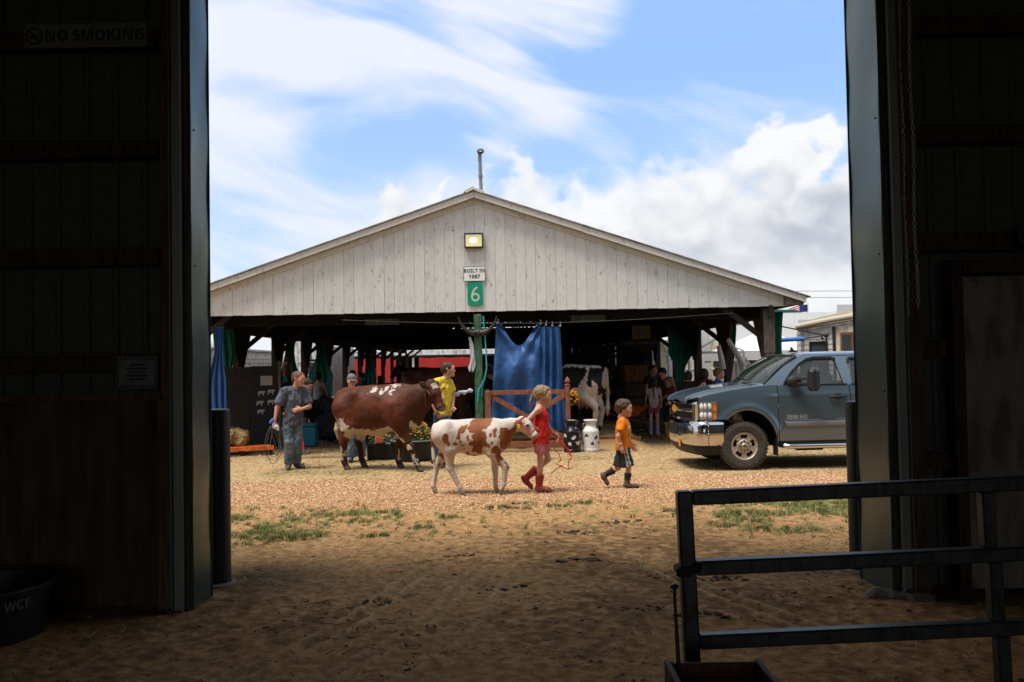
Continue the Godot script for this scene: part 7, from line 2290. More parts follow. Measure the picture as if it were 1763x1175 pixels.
	for s in [0.1, 0.75]:
		var wp := Geo.new()
		wp.tube([Vector3(0.22, 1.44, s), wsf.call(Vector2(s - 0.35, 0.12)) + Vector3(-0.02, 0.015, 0), wsf.call(Vector2(s - 0.85, 0.16)) + Vector3(-0.02, 0.015, 0)], 0.009, 6)
		obj("wiper", wp, "dark_trim", t)
	var rf := Geo.new()
	rf.panel(PackedVector2Array([Vector2(0, -1), Vector2(1, -1), Vector2(1, 1), Vector2(0, 1)]), func(q: Vector2) -> Vector3:
		var u := lerpf(0.90 + 0.09 * q.y * q.y, 2.86, q.x)
		var e := pow(absf(q.y), 5.0)
		var v := 1.955 - 0.03 * q.y * q.y - 0.045 * e - 0.055 * pow(1.0 - q.x, 6.0) - 0.05 * pow(q.x, 8.0)
		return Vector3(u, v, q.y * 0.74), 0.06, Vector3.UP)
	obj("roof", rf, "truck_paint", t)
	obj("cab_back", _box(Vector3(2.93, 1.15, 0), Vector3(0.04, 1.2, 1.72)), "truck_paint", t)
	obj("roof_back", _box(Vector3(2.87, 1.83, 0), Vector3(0.04, 0.16, 1.46)), "truck_paint", t)
	obj("bed_floor", _box(Vector3(4.1, 0.80, 0), Vector3(2.1, 0.05, 1.7)), "dark_trim", t)
	obj("bed_front", _box(Vector3(3.05, 1.05, 0), Vector3(0.04, 0.6, 1.8)), "truck_paint", t)
	obj("tailgate", _box(Vector3(5.14, 0.98, 0), Vector3(0.05, 0.7, 1.8)), "truck_paint", t)
	var fin := Geo.new()
	fin.extrude(PackedVector2Array([Vector2(-0.09, 0), Vector2(0.10, 0), Vector2(0.09, 0.02), Vector2(0.03, 0.035), Vector2(-0.005, 0.085), Vector2(-0.02, 0.095), Vector2(-0.03, 0.03)]), -0.022, 0.022, Transform3D(Basis(), Vector3(1.20, 1.945, 0.05)))
	obj("roof_aerial", fin, "dark_trim", t)
	# nose
	var sheetf := func(called: String, s0: float, s1: float, v0: float, v1: float, prof: Callable, m: String, par: Node3D) -> MeshInstance3D:
		var g := Geo.new()
		g.panel(PackedVector2Array([Vector2(s0, v0), Vector2(s1, v0), Vector2(s1, v1), Vector2(s0, v1)]), func(q: Vector2) -> Vector3:
			var e := ft(q.x, prof.call(q.x, q.y))
			return Vector3(e.x, q.y, e.y), 0.045, Vector3(-1, 0, 0.6 * signf(s0 + s1)))
		return obj(called, g, m, par)
	sheetf.call("nose_panel", -1.02, 1.02, 0.84, 1.135, func(_s: float, _v: float) -> float: return -0.035, "black_plastic", t)
	var gr := sheetf.call("grille_surround", -0.93, 0.93, 1.095, 1.165, func(_s: float, v: float) -> float: return 0.012 - 0.05 * pow(maxf(v - 1.10, 0) / 0.065, 2.0), "chrome", t)
	sheetf.call("grille_frame", 0.82, 0.955, 0.845, 1.10, func(_s: float, v: float) -> float: return 0.012, "chrome", gr)
	sheetf.call("grille_frame", -0.955, -0.82, 0.845, 1.10, func(_s: float, v: float) -> float: return 0.012, "chrome", gr)
	sheetf.call("grille_bar", -0.82, 0.82, 0.965, 1.02, func(_s: float, v: float) -> float: return 0.014 - 6.0 * pow(v - 0.9925, 2.0), "chrome", gr)
	sheetf.call("grille_base", -0.93, 0.93, 0.825, 0.865, func(_s: float, v: float) -> float: return 0.012, "chrome", gr)
	var mesh2 := Geo.new()
	for j in 34:
		var e := ft(lerpf(-0.80, 0.80, j / 33.0), -0.012)
		mesh2.bar(Vector3(e.x, 0.87, e.y), Vector3(e.x, 1.09, e.y), 0.008, 0.008)
	for y in [0.89, 0.915, 0.94, 1.04, 1.065, 1.088]:
		for j in 12:
			var e1 := ft(lerpf(-0.80, 0.80, j / 12.0), -0.010)
			var e2 := ft(lerpf(-0.80, 0.80, (j + 1) / 12.0), -0.010)
			mesh2.bar(Vector3(e1.x, y, e1.y), Vector3(e2.x, y, e2.y), 0.008, 0.008)
	var gmo := obj("grille_mesh", mesh2, "dark_trim", gr)
	gmo.set_meta("kind", "stuff")
	var em := Geo.new()
	em.extrude(PackedVector2Array([Vector2(-0.15, -0.038), Vector2(-0.05, -0.038), Vector2(-0.05, -0.065), Vector2(0.06, -0.065), Vector2(0.06, -0.038), Vector2(0.15, -0.038), Vector2(0.14, 0.038), Vector2(0.05, 0.038), Vector2(0.05, 0.065), Vector2(-0.06, 0.065), Vector2(-0.06, 0.038), Vector2(-0.14, 0.038)]), 0.0, 0.02, Transform3D(Basis(Vector3.UP, -PI / 2), Vector3(-0.905, 0.9925, 0)))
	obj("emblem", em, "gold", gr)
	for s in [1, -1]:
		# headlamps: bright bowls behind, amber ends, clear cover
		var hl := sheetf.call("headlamp", s * 0.97 if s > 0 else -1.30, 1.30 if s > 0 else -0.97, 0.85, 1.135, func(_s: float, _v: float) -> float: return -0.03, "lamp_white", t)
		for k in 2:
			for j in 3:
				var bw := Geo.new()
				var sc: float = [1.025, 1.105, 1.19][j]
				var e := ft(s * sc, -0.012)
				var e2 := ft(s * (sc + 0.01), -0.012)
				var tang := Vector3(e2.x - e.x, 0, e2.y - e.y).normalized()
				bw.ball(Vector3(e.x, [0.92, 1.065][k], e.y), Vector3(0.036, 0.052, 0.022), 12, Basis(tang, Vector3.UP, tang.cross(Vector3.UP)))
				obj("reflector", bw, "lamp_bowl", hl)
			var am := sheetf.call("indicator", 1.235 if s > 0 else -1.298, 1.298 if s > 0 else -1.235, [0.857, 1.0][k], [0.985, 1.128][k], func(_s: float, _v: float) -> float: return -0.004, "amber", hl)
		var dv := Geo.new()
		for j in 8:
			var e1 := ft(s * lerpf(0.97, 1.30, j / 8.0), 0.004)
			var e3 := ft(s * lerpf(0.97, 1.30, (j + 1) / 8.0), 0.004)
			for y in [0.852, 0.9925, 1.133]: dv.bar(Vector3(e1.x, y, e1.y), Vector3(e3.x, y, e3.y), 0.010, 0.007 if y == 0.9925 else 0.012)
		for q in [0.972, 1.07, 1.15, 1.23, 1.30]:
			var e4 := ft(s * q, 0.003)
			dv.bar(Vector3(e4.x, 0.85, e4.y), Vector3(e4.x, 1.135, e4.y), 0.008, 0.008)
		obj("lamp_bezel", dv, "grey_trim", hl)
	# bumper
	var bprof := func(s: float, v: float) -> float:
		var x := (v - 0.42) / 0.41
		return 0.035 + 0.03 * sin(clampf(x, 0, 1) * PI) - 0.06 * pow(maxf(x - 0.86, 0.0) / 0.14, 2.0) + (0.022 if x > 0.70 else 0.0) - 0.03 * smoothstep(1.1, 1.45, absf(s))
	var bm := sheetf.call("bumper", -1.40, 1.40, 0.42, 0.835, bprof, "chrome", t)
	sheetf.call("bumper_intake", 0.36, 0.66, 0.60, 0.71, func(s: float, v: float) -> float: return bprof.call(s, v) + 0.006, "black_plastic", bm)
	sheetf.call("bumper_intake", -0.66, -0.36, 0.60, 0.71, func(s: float, v: float) -> float: return bprof.call(s, v) + 0.006, "black_plastic", bm)
	sheetf.call("bumper_intake", -0.30, 0.30, 0.56, 0.74, func(s: float, v: float) -> float: return bprof.call(s, v) + 0.006, "black_plastic", bm)
	sheetf.call("valance", -1.34, 1.34, 0.25, 0.425, func(s: float, v: float) -> float: return 0.02 - 0.10 * pow((0.425 - v) / 0.175, 2.0), "dark_trim", bm)
	obj("number_plate", _box(Vector3(-0.925, 0.44, 0.36), Vector3(0.012, 0.15, 0.10)), "amber", bm)
	# wheels, underside, cabin
	var wh := make_wheel()
	for q in [[0.0, 0.87, 0.0], [0.0, -0.87, PI], [3.90, 0.87, 0.0], [3.90, -0.87, PI]]:
		var w: Node3D = wh if q[0] == 0.0 and q[1] > 0 else wh.duplicate()
		w.name = "wheel"
		t.add_child(w, true)
		w.position = Vector3(q[0], 0.40, q[1])
		w.rotation.y = q[2]
	obj("chassis", _box(Vector3(2.1, 0.52, 0), Vector3(5.6, 0.22, 1.0)), "black_plastic", t)
	obj("axle", _box(Vector3(0.0, 0.40, 0), Vector3(0.16, 0.14, 1.5)), "black_plastic", t)
	obj("exhaust", _box(Vector3(1.25, 0.33, 0.55), Vector3(0.5, 0.12, 0.2), 0.04), "black_plastic", t)
	obj("cab_floor", _box(Vector3(1.75, 0.62, 0), Vector3(2.3, 0.06, 1.78)), "dark_trim", t)
	obj("firewall", _box(Vector3(0.58, 1.0, 0), Vector3(0.05, 0.75, 1.76)), "dark_trim", t)
	obj("dashboard", _box(Vector3(0.66, 1.30, 0), Vector3(0.44, 0.20, 1.66), 0.06), "dark_trim", t)
	for s in [-1, 1]:
		var sg := Geo.new()
		sg.box(Vector3(1.55, 1.22, s * 0.40), Vector3(0.18, 0.72, 0.52), 0.06, Basis(Vector3(0, 0, 1), -0.18))
		sg.box(Vector3(1.32, 0.92, s * 0.40), Vector3(0.52, 0.18, 0.52), 0.06)
		sg.box(Vector3(1.62, 1.66, s * 0.40), Vector3(0.10, 0.17, 0.26), 0.04)
		obj("seat", sg, "seat", t)
	obj("rear_seat", _box(Vector3(2.62, 1.15, 0), Vector3(0.18, 0.80, 1.5), 0.06), "seat", t)
	var stw := Geo.new()
	var rr := []
	for j in 21: rr.append(Vector3(0.98 + 0.07 * sin(TAU * j / 20.0), 1.36 + 0.18 * sin(TAU * j / 20.0), 0.40 + 0.19 * cos(TAU * j / 20.0)))
	stw.tube(rr, 0.016, 6, false)
	obj("steering_wheel", stw, "dark_trim", t)
	var rv := Geo.new()
	rv.box(Vector3(0.92, 1.74, 0.0), Vector3(0.03, 0.07, 0.24), 0.012)
	obj("rear_view_mirror", rv, "dark_trim", t)
	obj("paper_slip", _box(Vector3(0.62, 1.435, 0.62), Vector3(0.10, 0.004, 0.16), 0.001, ), "sign_white", t)

# trailers, houses and tents round the barn ----------------------------------------------------------
func lap_siding(parent: Node3D, called: String, w: float, h: float, step: float, m: String, xf: Transform3D) -> void:
	# one board per course, each a little proud at its lower edge
	var cnt := int(h / step)
	var g := Geo.new()
	g.extrude(PackedVector2Array([Vector2(0, 0), Vector2(0.022, 0.0), Vector2(0.006, step - 0.004), Vector2(0, step - 0.004)]), 0, w, Transform3D(Basis(Vector3.UP, PI / 2), Vector3(0, 0, 0)) * Transform3D(Basis(Vector3.UP, PI), Vector3.ZERO))
	var gm := Geo.new()
	gm.quad(Vector3(0, 0, 0.024), Vector3(w, 0, 0.024), Vector3(w, step - 0.003, 0.008), Vector3(0, step - 0.003, 0.008), Vector3(0, 0.1, 1).normalized())
	gm.quad(Vector3(0, 0, 0.024), Vector3(w, 0, 0.024), Vector3(w, 0, 0.0), Vector3(0, 0, 0.0), Vector3(0, -1, 0))
	var ms := gm.mesh()
	for k in cnt:
		var o := obj(called, ms, m, parent)
		o.transform = xf * Transform3D(Basis(), Vector3(0, k * step, 0))

func window_part(parent: Node3D, at: Vector3, w: float, h: float, turn: float, m := "win_frame", bars := 1) -> void:
	var f := Geo.new()
	var t := 0.05
	for s in [-1, 1]:
		f.box(Vector3(s * (w * 0.5), 0, 0), Vector3(t, h + t, 0.06))
		f.box(Vector3(0, s * (h * 0.5), 0), Vector3(w - t, t, 0.06))
	for k in bars: f.box(Vector3(0, -h * 0.5 + h * (k + 1) / (bars + 1), 0.0), Vector3(w - t, 0.03, 0.05))
	var o := obj("window", f, m, parent)
	o.position = at
	o.rotation.y = turn
	obj("pane", _box(Vector3(0, 0, -0.012), Vector3(w - t, h - t, 0.01), 0.0), "dark_pane", o)

func make_around() -> void:
	mat("beige_siding", Color(0.74, 0.69, 0.54), 0.6, 0.0, "grime", 0.8)
	mat("rv_grey", Color(0.60, 0.59, 0.55), 0.45, 0.0, "grime", 0.6)
	mat("rv_white", Color(0.70, 0.70, 0.68), 0.4, 0.0, "grime", 0.4)
	for q in ["beige_siding", "rv_grey", "rv_white"]: M[q].uv1_world_triplanar = true
	mat("cream", Color(0.66, 0.60, 0.46), 0.55, 0.0, "grime", 0.4)
	mat("house_white", Color(0.60, 0.60, 0.60), 0.7)
	mat("green_roof", Color(0.02, 0.155, 0.12), 0.55, 0.1, "grain", 0.5)
	mat("canvas_white", Color(0.74, 0.74, 0.72), 0.8, 0.0, "weave", 2.0)
	mat("awning_tan", Color(0.52, 0.45, 0.34), 0.75, 0.0, "weave", 3.0)
	mat("win_frame", Color(0.55, 0.55, 0.54), 0.5)
	mat("brown_frame", Color(0.17, 0.07, 0.045), 0.5)
	mat("alu", Color(0.52, 0.53, 0.54), 0.35, 0.8)
	mat("red_banner", Color(0.62, 0.045, 0.035), 0.6, 0.0, "weave", 3.0)
	M.red_banner.backlight_enabled = true
	M.red_banner.backlight = Color(0.5, 0.05, 0.03)
	mat("pool_blue", Color(0.02, 0.20, 0.33), 0.4)
	mat("white_metal_roof", Color(0.72, 0.73, 0.74), 0.45, 0.0, "grime", 0.3)
	mat("dark_pane", Color(0.04, 0.045, 0.05), 0.12)
	mat("blue_paint", Color(0.03, 0.14, 0.42), 0.5)
	mat("flag_red", Color(0.55, 0.05, 0.06), 0.8)
	mat("flag_white", Color(0.72, 0.71, 0.70), 0.8)
	mat("flag_blue", Color(0.02, 0.035, 0.14), 0.8)
	# travel trailer behind the pickup
	var rv := thing("travel_trailer", "light grey travel trailer with rolled tan awning behind the pickup", "trailer", Vector3(8.5, 0, -26.0), deg_to_rad(-50.0))
	# local: x along the side that shows, z out of that side
	var bg := Geo.new()
	bg.extrude(PackedVector2Array([Vector2(0, 0.6), Vector2(0, 2.66), Vector2(0.06, 2.80), Vector2(0.25, 2.90), Vector2(2.4, 3.22), Vector2(8.0, 3.30), Vector2(8.0, 0.6)]), -2.4, 0.0)
	obj("body", bg, "rv_grey", rv)
	lap_siding(rv, "siding_strip", 7.9, 2.1, 0.15, "rv_grey", Transform3D(Basis(), Vector3(0.06, 0.62, 0.002)))
	window_part(rv, Vector3(0.74, 2.03, 0.05), 0.52, 0.60, 0.0, "dark_trim", 1)
	var dr := obj("door", _box(Vector3(1.62, 1.80, 0.045), Vector3(0.66, 1.92, 0.03)), "cream", rv)
	obj("door_window", _box(Vector3(1.64, 2.15, 0.064), Vector3(0.40, 0.86, 0.02), 0.03), "brown_frame", dr)
	obj("pane", _box(Vector3(1.64, 2.15, 0.078), Vector3(0.27, 0.72, 0.008), 0.02), "dark_pane", dr)
	obj("door_edge", _box(Vector3(1.25, 1.80, 0.07), Vector3(0.07, 1.92, 0.07)), "dark_trim", rv)
	var dg := Geo.new()
	dg.bar(Vector3(0.05, 2.72, 0.03), Vector3(2.4, 2.97, 0.03), 0.03, 0.03)
	obj("drip_rail", dg, "brown_frame", rv)
	var aw := Geo.new()
	aw.tube([Vector3(0.10, 2.80, 0.13), Vector3(1.2, 2.95, 0.14), Vector3(3.9, 3.22, 0.13)], 0.085, 14)
	obj("rolled_awning", aw, "awning_tan", rv)
	for q in [0.22, 3.7]:
		obj("awning_arm", _box(Vector3(q, 1.85, 0.06), Vector3(0.06, 1.8 if q < 1.0 else 2.4, 0.05)), "alu", rv)
	var rt := Geo.new()
	rt.bar(Vector3(0.3, 2.95, -1.0), Vector3(2.5, 3.30, -1.0), 1.8, 0.09)
	obj("roof_tarp", rt, "awning_tan", rv)
	for q in [3.6, 4.5]:
		var wg := Geo.new()
		wg.lathe([Vector2(0.001, -0.1), Vector2(0.30, -0.1), Vector2(0.34, -0.06), Vector2(0.34, 0.06), Vector2(0.30, 0.1), Vector2(0.001, 0.1)], 20, Transform3D(Basis(Vector3(1, 0, 0), PI / 2), Vector3(q, 0.34, -0.06)))
		obj("wheel", wg, "tyre", rv)
	obj("front_jack", _box(Vector3(0.3, 0.3, -1.2), Vector3(0.12, 0.62, 0.12)), "dark_steel", rv)
	var st := Geo.new()
	st.tube([Vector3(0.86, 2.42, 0.06), Vector3(0.90, 2.47, 0.12), Vector3(0.95, 2.43, 0.16)], 0.025, 8)
	obj("porch_lamp", st, "dark_trim", rv)
	# blue roller pole with dark rods
	var bp := thing("blue_roller", "blue roller pole held out on dark rods beside the travel trailer", "pole", Vector3(6.6, 0, -22.5))
	var g1 := Geo.new()
	g1.tube([Vector3(0, 2.32, 0), Vector3(0.95, 2.36, 0.0)], 0.055, 12)
	obj("pole", g1, "blue_paint", bp)
	var g2 := Geo.new()
	g2.tube([Vector3(0.95, 2.36, 0), Vector3(1.5, 2.44, 0.02)], 0.016, 8)
	g2.tube([Vector3(-1.6, 3.15, -0.2), Vector3(1.55, 2.43, 0.0)], 0.018, 8)
	g2.ball(Vector3(1.52, 2.44, 0.01), Vector3(0.07, 0.06, 0.06), 10)
	g2.tube([Vector3(1.52, 2.44, 0.0), Vector3(1.6, 0.0, 0.1)], 0.02, 8)
	obj("rod", g2, "dark_trim", bp)
	# house with green roof
	var hs := thing("house", "white sided house with green metal roof beyond the barn", "house", Vector3(15.3, 0, -60.0))
	var hw := 5.3
	obj("wall", _box(Vector3(hw * 0.5, 2.2, -4.0), Vector3(hw, 4.5, 8.0)), "house_white", hs)
	lap_siding(hs, "siding_board", hw, 4.4, 0.2, "house_white", Transform3D(Basis(), Vector3(0, 0.05, 0.002)))
	var rf := Geo.new()
	rf.extrude(PackedVector2Array([Vector2(1.6, 4.40), Vector2(2.6, 5.35), Vector2(4.2, 5.30), Vector2(6.0, 4.50), Vector2(6.0, 4.40)]), -8.2, 0.35)
	obj("roof", rf, "green_roof", hs)
	var rf2 := Geo.new()
	rf2.extrude(PackedVector2Array([Vector2(-0.3, 4.46), Vector2(1.58, 4.46), Vector2(1.58, 4.75), Vector2(-0.3, 4.62)]), -8.2, 0.3)
	obj("roof", rf2, "green_roof", hs)
	window_part(hs, Vector3(1.55, 3.35, 0.05), 0.55, 0.85, 0.0, "win_frame", 1)
	window_part(hs, Vector3(4.75, 3.35, 0.05), 0.35, 0.8, 0.0, "win_frame", 1)
	obj("corner_board", _box(Vector3(0.95, 2.2, 0.05), Vector3(0.16, 4.4, 0.06)), "grey_wood", hs)
	obj("wall_lamp", _box(Vector3(4.25, 3.55, 0.12), Vector3(0.35, 0.25, 0.2), 0.05), "dark_trim", hs)
	# pale trailers and tents seen between the right-hand posts
	var spec := [
		["camper", "cream camper trailer behind the silver cage frame", "camper", Vector3(7.9, 0, -36.0), Vector3(5.2, 2.75, 2.4), "cream", 0.05],
		["camper", "long white camper with ribbed side between the right barn posts", "camper", Vector3(11.4, 0, -46.0), Vector3(7.0, 3.0, 2.5), "rv_white", 0.0],
		["camper", "white camper with a red arched emblem far down the right side", "camper", Vector3(9.6, 0, -56.0), Vector3(4.5, 3.0, 2.5), "rv_white", 0.0],
		["camper", "white camper front with oval vent behind the teal curtain on the left", "camper", Vector3(-9.9, 0, -41.0), Vector3(2.4, 3.15, 7.0), "rv_white", 0.0]]
	for q in spec:
		var c := thing(q[0], q[1], q[2], q[3], q[6])
		var sz: Vector3 = q[4]
		var pr := PackedVector2Array([Vector2(-sz.x * 0.5, 0.5), Vector2(sz.x * 0.5, 0.5), Vector2(sz.x * 0.5, sz.y - 0.25), Vector2(sz.x * 0.5 - 0.2, sz.y), Vector2(-sz.x * 0.5 + 0.4, sz.y), Vector2(-sz.x * 0.5, sz.y - 0.5)])
		var g := Geo.new()
		g.extrude(pr, -sz.z, 0.0)
		obj("body", g, q[5], c)
		for k in 3: obj("trim_band", _box(Vector3(0, 0.9 + k * 0.62, 0.012), Vector3(sz.x - 0.1, 0.05, 0.02)), "win_frame", c)
		window_part(c, Vector3(sz.x * 0.18, 1.95, 0.02), minf(1.0, sz.x * 0.3), 0.6, 0.0, "dark_trim", 1)
		obj("door", _box(Vector3(-sz.x * 0.22, 1.55, 0.02), Vector3(0.65, 1.9, 0.03)), "win_frame", c)
		for k in 2:
			var wg := Geo.new()
			wg.lathe([Vector2(0.001, -0.1), Vector2(0.28, -0.1), Vector2(0.32, -0.06), Vector2(0.32, 0.06), Vector2(0.28, 0.1), Vector2(0.001, 0.1)], 18, Transform3D(Basis(Vector3(1, 0, 0), PI / 2), Vector3(-0.4 + 0.75 * k, 0.32, -0.12)))
			obj("wheel", wg, "tyre", c)
		obj("roof_unit", _box(Vector3(0.3, sz.y + 0.11, -sz.z * 0.5), Vector3(0.7, 0.24, 0.6), 0.06), "rv_white", c)
	var emb := Geo.new()
	for k in 3:
		var arc := []
		for j in 9: arc.append(Vector3(cos(PI * j / 8.0) * (1.0 - 0.22 * k), 1.70 + sin(PI * j / 8.0) * (0.40 - 0.09 * k), 0.03))
		_ribbon(emb, arc, 0.06)
	obj("arched_emblem", emb, "flag_red", get_node("camper_002"))
	var ov := Geo.new()
	var ovp := []
	for j in 17: ovp.append(Vector3(0.3 + 0.13 * cos(TAU * j / 16.0), 2.42 + 0.24 * sin(TAU * j / 16.0), 0.03))
	ov.tube(ovp, 0.025, 6, false)
	obj("oval_vent", ov, "grey_metal", get_node("camper_003"))
	for k in 2:
		var tn := thing("tent", ["white peaked canopy tent behind the cream camper", "larger white tent roof between the right posts"][k], "tent", [Vector3(8.8, 0, -30.5), Vector3(12.8, 0, -40.0)][k])
		var r: float = [1.7, 2.8][k]
		var h: float = [2.15, 2.5][k]
		var g := Geo.new()
		g.panel(PackedVector2Array([Vector2(-1, -1), Vector2(1, -1), Vector2(1, 1), Vector2(-1, 1)]), func(q: Vector2) -> Vector3:
			var e := maxf(absf(q.x), absf(q.y))
			return Vector3(q.x * r, h + 0.9 * (1.0 - e) * (1.0 - 0.25 * e) * (1.2 - 0.2 * r), q.y * r), 0.1, Vector3.UP)
		obj("canopy", g, "canvas_white", tn)
		var vg := Geo.new()
		for s in 4: vg.box(Basis(Vector3.UP, PI / 2 * s) * Vector3(0, h - 0.16, r), Basis(Vector3.UP, PI / 2 * s) * Vector3(2.0 * r - 0.02, 0.30, 0.01), 0.0)
		obj("valance", vg, "canvas_white", tn)
		for s in 4: obj("leg", _box(Vector3([-1, 1, 1, -1][s] * (r - 0.05), h * 0.5, [-1, -1, 1, 1][s] * (r - 0.05)), Vector3(0.05, h, 0.05)), "alu", tn)
	# silver cage frame with blue pan
	var cg := thing("cage_frame", "silver square-tube frame cart with blue pan beside the fair-haired boy", "frame", Vector3(6.3, 0, -26.5))
	for q in [[-0.75, 0.0], [0.75, 0.0], [-0.75, -0.9], [0.75, -0.9]]:
		obj("upright", _box(Vector3(q[0], 1.05, q[1]), Vector3(0.06, 2.1, 0.06)), "alu", cg)
	for y in [2.10, 1.15]:
		for q in [0.0, -0.9]: obj("rail", _box(Vector3(0, y, q), Vector3(1.44, 0.06, 0.05)), "alu", cg)
		for q in [-0.75, 0.75]: obj("rail", _box(Vector3(q, y, -0.45), Vector3(0.05, 0.06, 0.84)), "alu", cg)
	var pk := Geo.new()
	pk.bar(Vector3(-0.75, 2.13, 0), Vector3(0.0, 2.5, -0.45), 0.04, 0.04)
	pk.bar(Vector3(0.75, 2.13, 0), Vector3(0.0, 2.5, -0.45), 0.04, 0.04)
	obj("peak_bar", pk, "alu", cg)
	obj("pan", _box(Vector3(0, 0.95, -0.45), Vector3(2.0, 0.55, 0.8), 0.05), "pool_blue", cg)
	var cv := net([[Vector3(0.4, 1.3, -0.4), Vector3(0.2, 1.75, -0.45), 0.28, 0.22, 0.1], [Vector3(0.1, 1.3, -0.5), Vector3(-0.2, 1.45, -0.5), 0.25, 0.2, 0.1]], 0.05, null, [], 0.08, 8.0)
	mat("grey_canvas", Color(0.10, 0.10, 0.105), 0.85)
	var cvo := obj("grey_cover", net_mesh(cv), "grey_canvas")
	cvo.position = Vector3(6.9, 0, -26.6)
	tag(cvo, "dark grey cover bundled inside the silver cage frame", "cover")
	# two white rolls at the second right post
	for k in 2:
		var g := Geo.new()
		var q := [[Vector3(5.05, 2.2, -21.3), Vector3(5.13, 1.62, -21.25)], [Vector3(5.28, 2.35, -21.3), Vector3(5.62, 1.68, -21.1)]]
		g.tube([q[k][0], q[k][0].lerp(q[k][1], 0.5) + Vector3(0.01, 0, 0), q[k][1]], [0.05, 0.07, 0.075], 12)
		tag(obj("rolled_cloth", g, "canvas_white"), ["short upright white cloth roll tied at the second right post", "slanting white cloth roll tied at the second right post"][k], "cloth roll")
	var ck := Geo.new()
	ck.panel(PackedVector2Array([Vector2(0, 0), Vector2(1, 0), Vector2(1, 1), Vector2(0, 1)]), func(q: Vector2) -> Vector3: return Vector3(5.36 + (q.x - 0.4) * 0.42 * (1.0 - 0.65 * q.y), 1.15 + q.y * 0.62, -20.9 + 0.03 * sin(q.x * 14.0)), 0.1)
	tag(obj("hanging_cloth", ck, "canvas_white"), "white printed cloth hanging below the rolls", "cloth")
	# flag on its pole
	var fl := thing("flag", "red and white striped flag on a thin pole behind the barn eave", "flag", Vector3(24.2, -0.55, -72.0))
	var pg := Geo.new()
	pg.tube([Vector3(0.35, 0, 0), Vector3(0.35, 7.2, 0)], 0.035, 8)
	obj("pole", pg, "win_frame", fl)
	for k in 13:
		var g := Geo.new()
		g.panel(PackedVector2Array([Vector2(0 if k > 6 else 0.4, 0), Vector2(1, 0), Vector2(1, 1), Vector2(0 if k > 6 else 0.4, 1)]), func(q: Vector2) -> Vector3:
			return Vector3(0.32 - q.x * 1.7, 7.0 - (k + 1 - q.y) * 0.085 - 0.42 * q.x * q.x, 0.09 * sin(q.x * 8.0)), 0.1)
		obj("stripe", g, "flag_red" if k % 2 == 0 else "flag_white", fl)
	var ct := Geo.new()
	ct.panel(PackedVector2Array([Vector2(0, 0), Vector2(0.4, 0), Vector2(0.4, 1), Vector2(0, 1)]), func(q: Vector2) -> Vector3:
		return Vector3(0.32 - q.x * 1.7, 7.0 - (1 - q.y) * 0.595 - 0.42 * q.x * q.x, 0.09 * sin(q.x * 8.0)), 0.1)
	obj("canton", ct, "flag_blue", fl)
	var wl := Geo.new()
	for k in 2:
		var pts := []
		for j in 13: pts.append(Vector3(12.0 + j * 5.0, 7.6 - k * 0.5 - 0.7 * sin(PI * j / 12.0), -70.0 + j))
		wl.tube(pts, 0.018, 5)
	tag(obj("power_lines", wl, "dark_trim"), "two thin overhead wires crossing the sky at the right", "wire")
	# beige trailers along the left side
	var tr := thing("beige_trailer", "beige trailer with lapped siding seen between the left barn posts", "trailer", Vector3(-9.7, 0, -37.0))
	obj("body", _box(Vector3(-1.3, 1.45, 4.5), Vector3(2.5, 2.1, 9.0)), "beige_siding", tr)
	lap_siding(tr, "siding_board", 9.0, 2.05, 0.15, "beige_siding", Transform3D(Basis(Vector3.UP, PI / 2), Vector3(-0.046, 0.42, 9.0)))
	obj("roof", _box(Vector3(-1.3, 2.54, 4.5), Vector3(2.6, 0.08, 9.1)), "rv_white", tr)
	var cb := obj("corner_board", _box(Vector3(-0.02, 1.45, 5.6), Vector3(0.03, 2.1, 0.10)), "cream", tr)
	for k in 2:
		var dm := Geo.new()
		dm.ball(Vector3(-1.0, 2.62, [3.2, 6.9][k]), Vector3(0.5, 0.32, 0.7), 14)
		obj("roof_dome", dm, "rv_white", tr)
	for k in 3: obj("jack", _box(Vector3(-0.4, 0.2, 1.0 + 3.5 * k), Vector3(0.15, 0.42, 0.15)), "dark_steel", tr)
	# cattle barn row beyond the far end
	var fb := thing("far_barn", "low dark barn with white metal roof beyond the far end", "barn", Vector3(-9.0, 0, -67.0))
	var rr := Geo.new()
	rr.extrude(PackedVector2Array([Vector2(0, 0), Vector2(0, 0.05), Vector2(6.0, 1.15), Vector2(6.0, 1.10)]), -4.0, 15.0, Transform3D(Basis(Vector3.UP, PI / 2), Vector3(0, 2.80, 0.4)))
	obj("roof", rr, "white_metal_roof", fb)
	obj("fascia", _box(Vector3(5.5, 2.93, 0.44), Vector3(19.0, 0.34, 0.05)), "white_metal_roof", fb)
	obj("eave", _box(Vector3(5.5, 2.68, 0.3), Vector3(19.0, 0.14, 0.1)), "dark_steel", fb)
	obj("back_wall", _box(Vector3(5.5, 1.4, -4.5), Vector3(19.0, 2.8, 0.1)), "deck_wood", fb)
	for k in 9: obj("post", _box(Vector3(-3.0 + k * 2.2, 1.35, 0.2), Vector3(0.16, 2.7, 0.16)), "win_frame" if k == 2 or k == 5 else "old_wood", fb)
	for k in 6: obj("rail", _box(Vector3(5.5, 0.35 + k * 0.28, 0.05), Vector3(18.5, 0.16, 0.04)), "old_wood", fb)
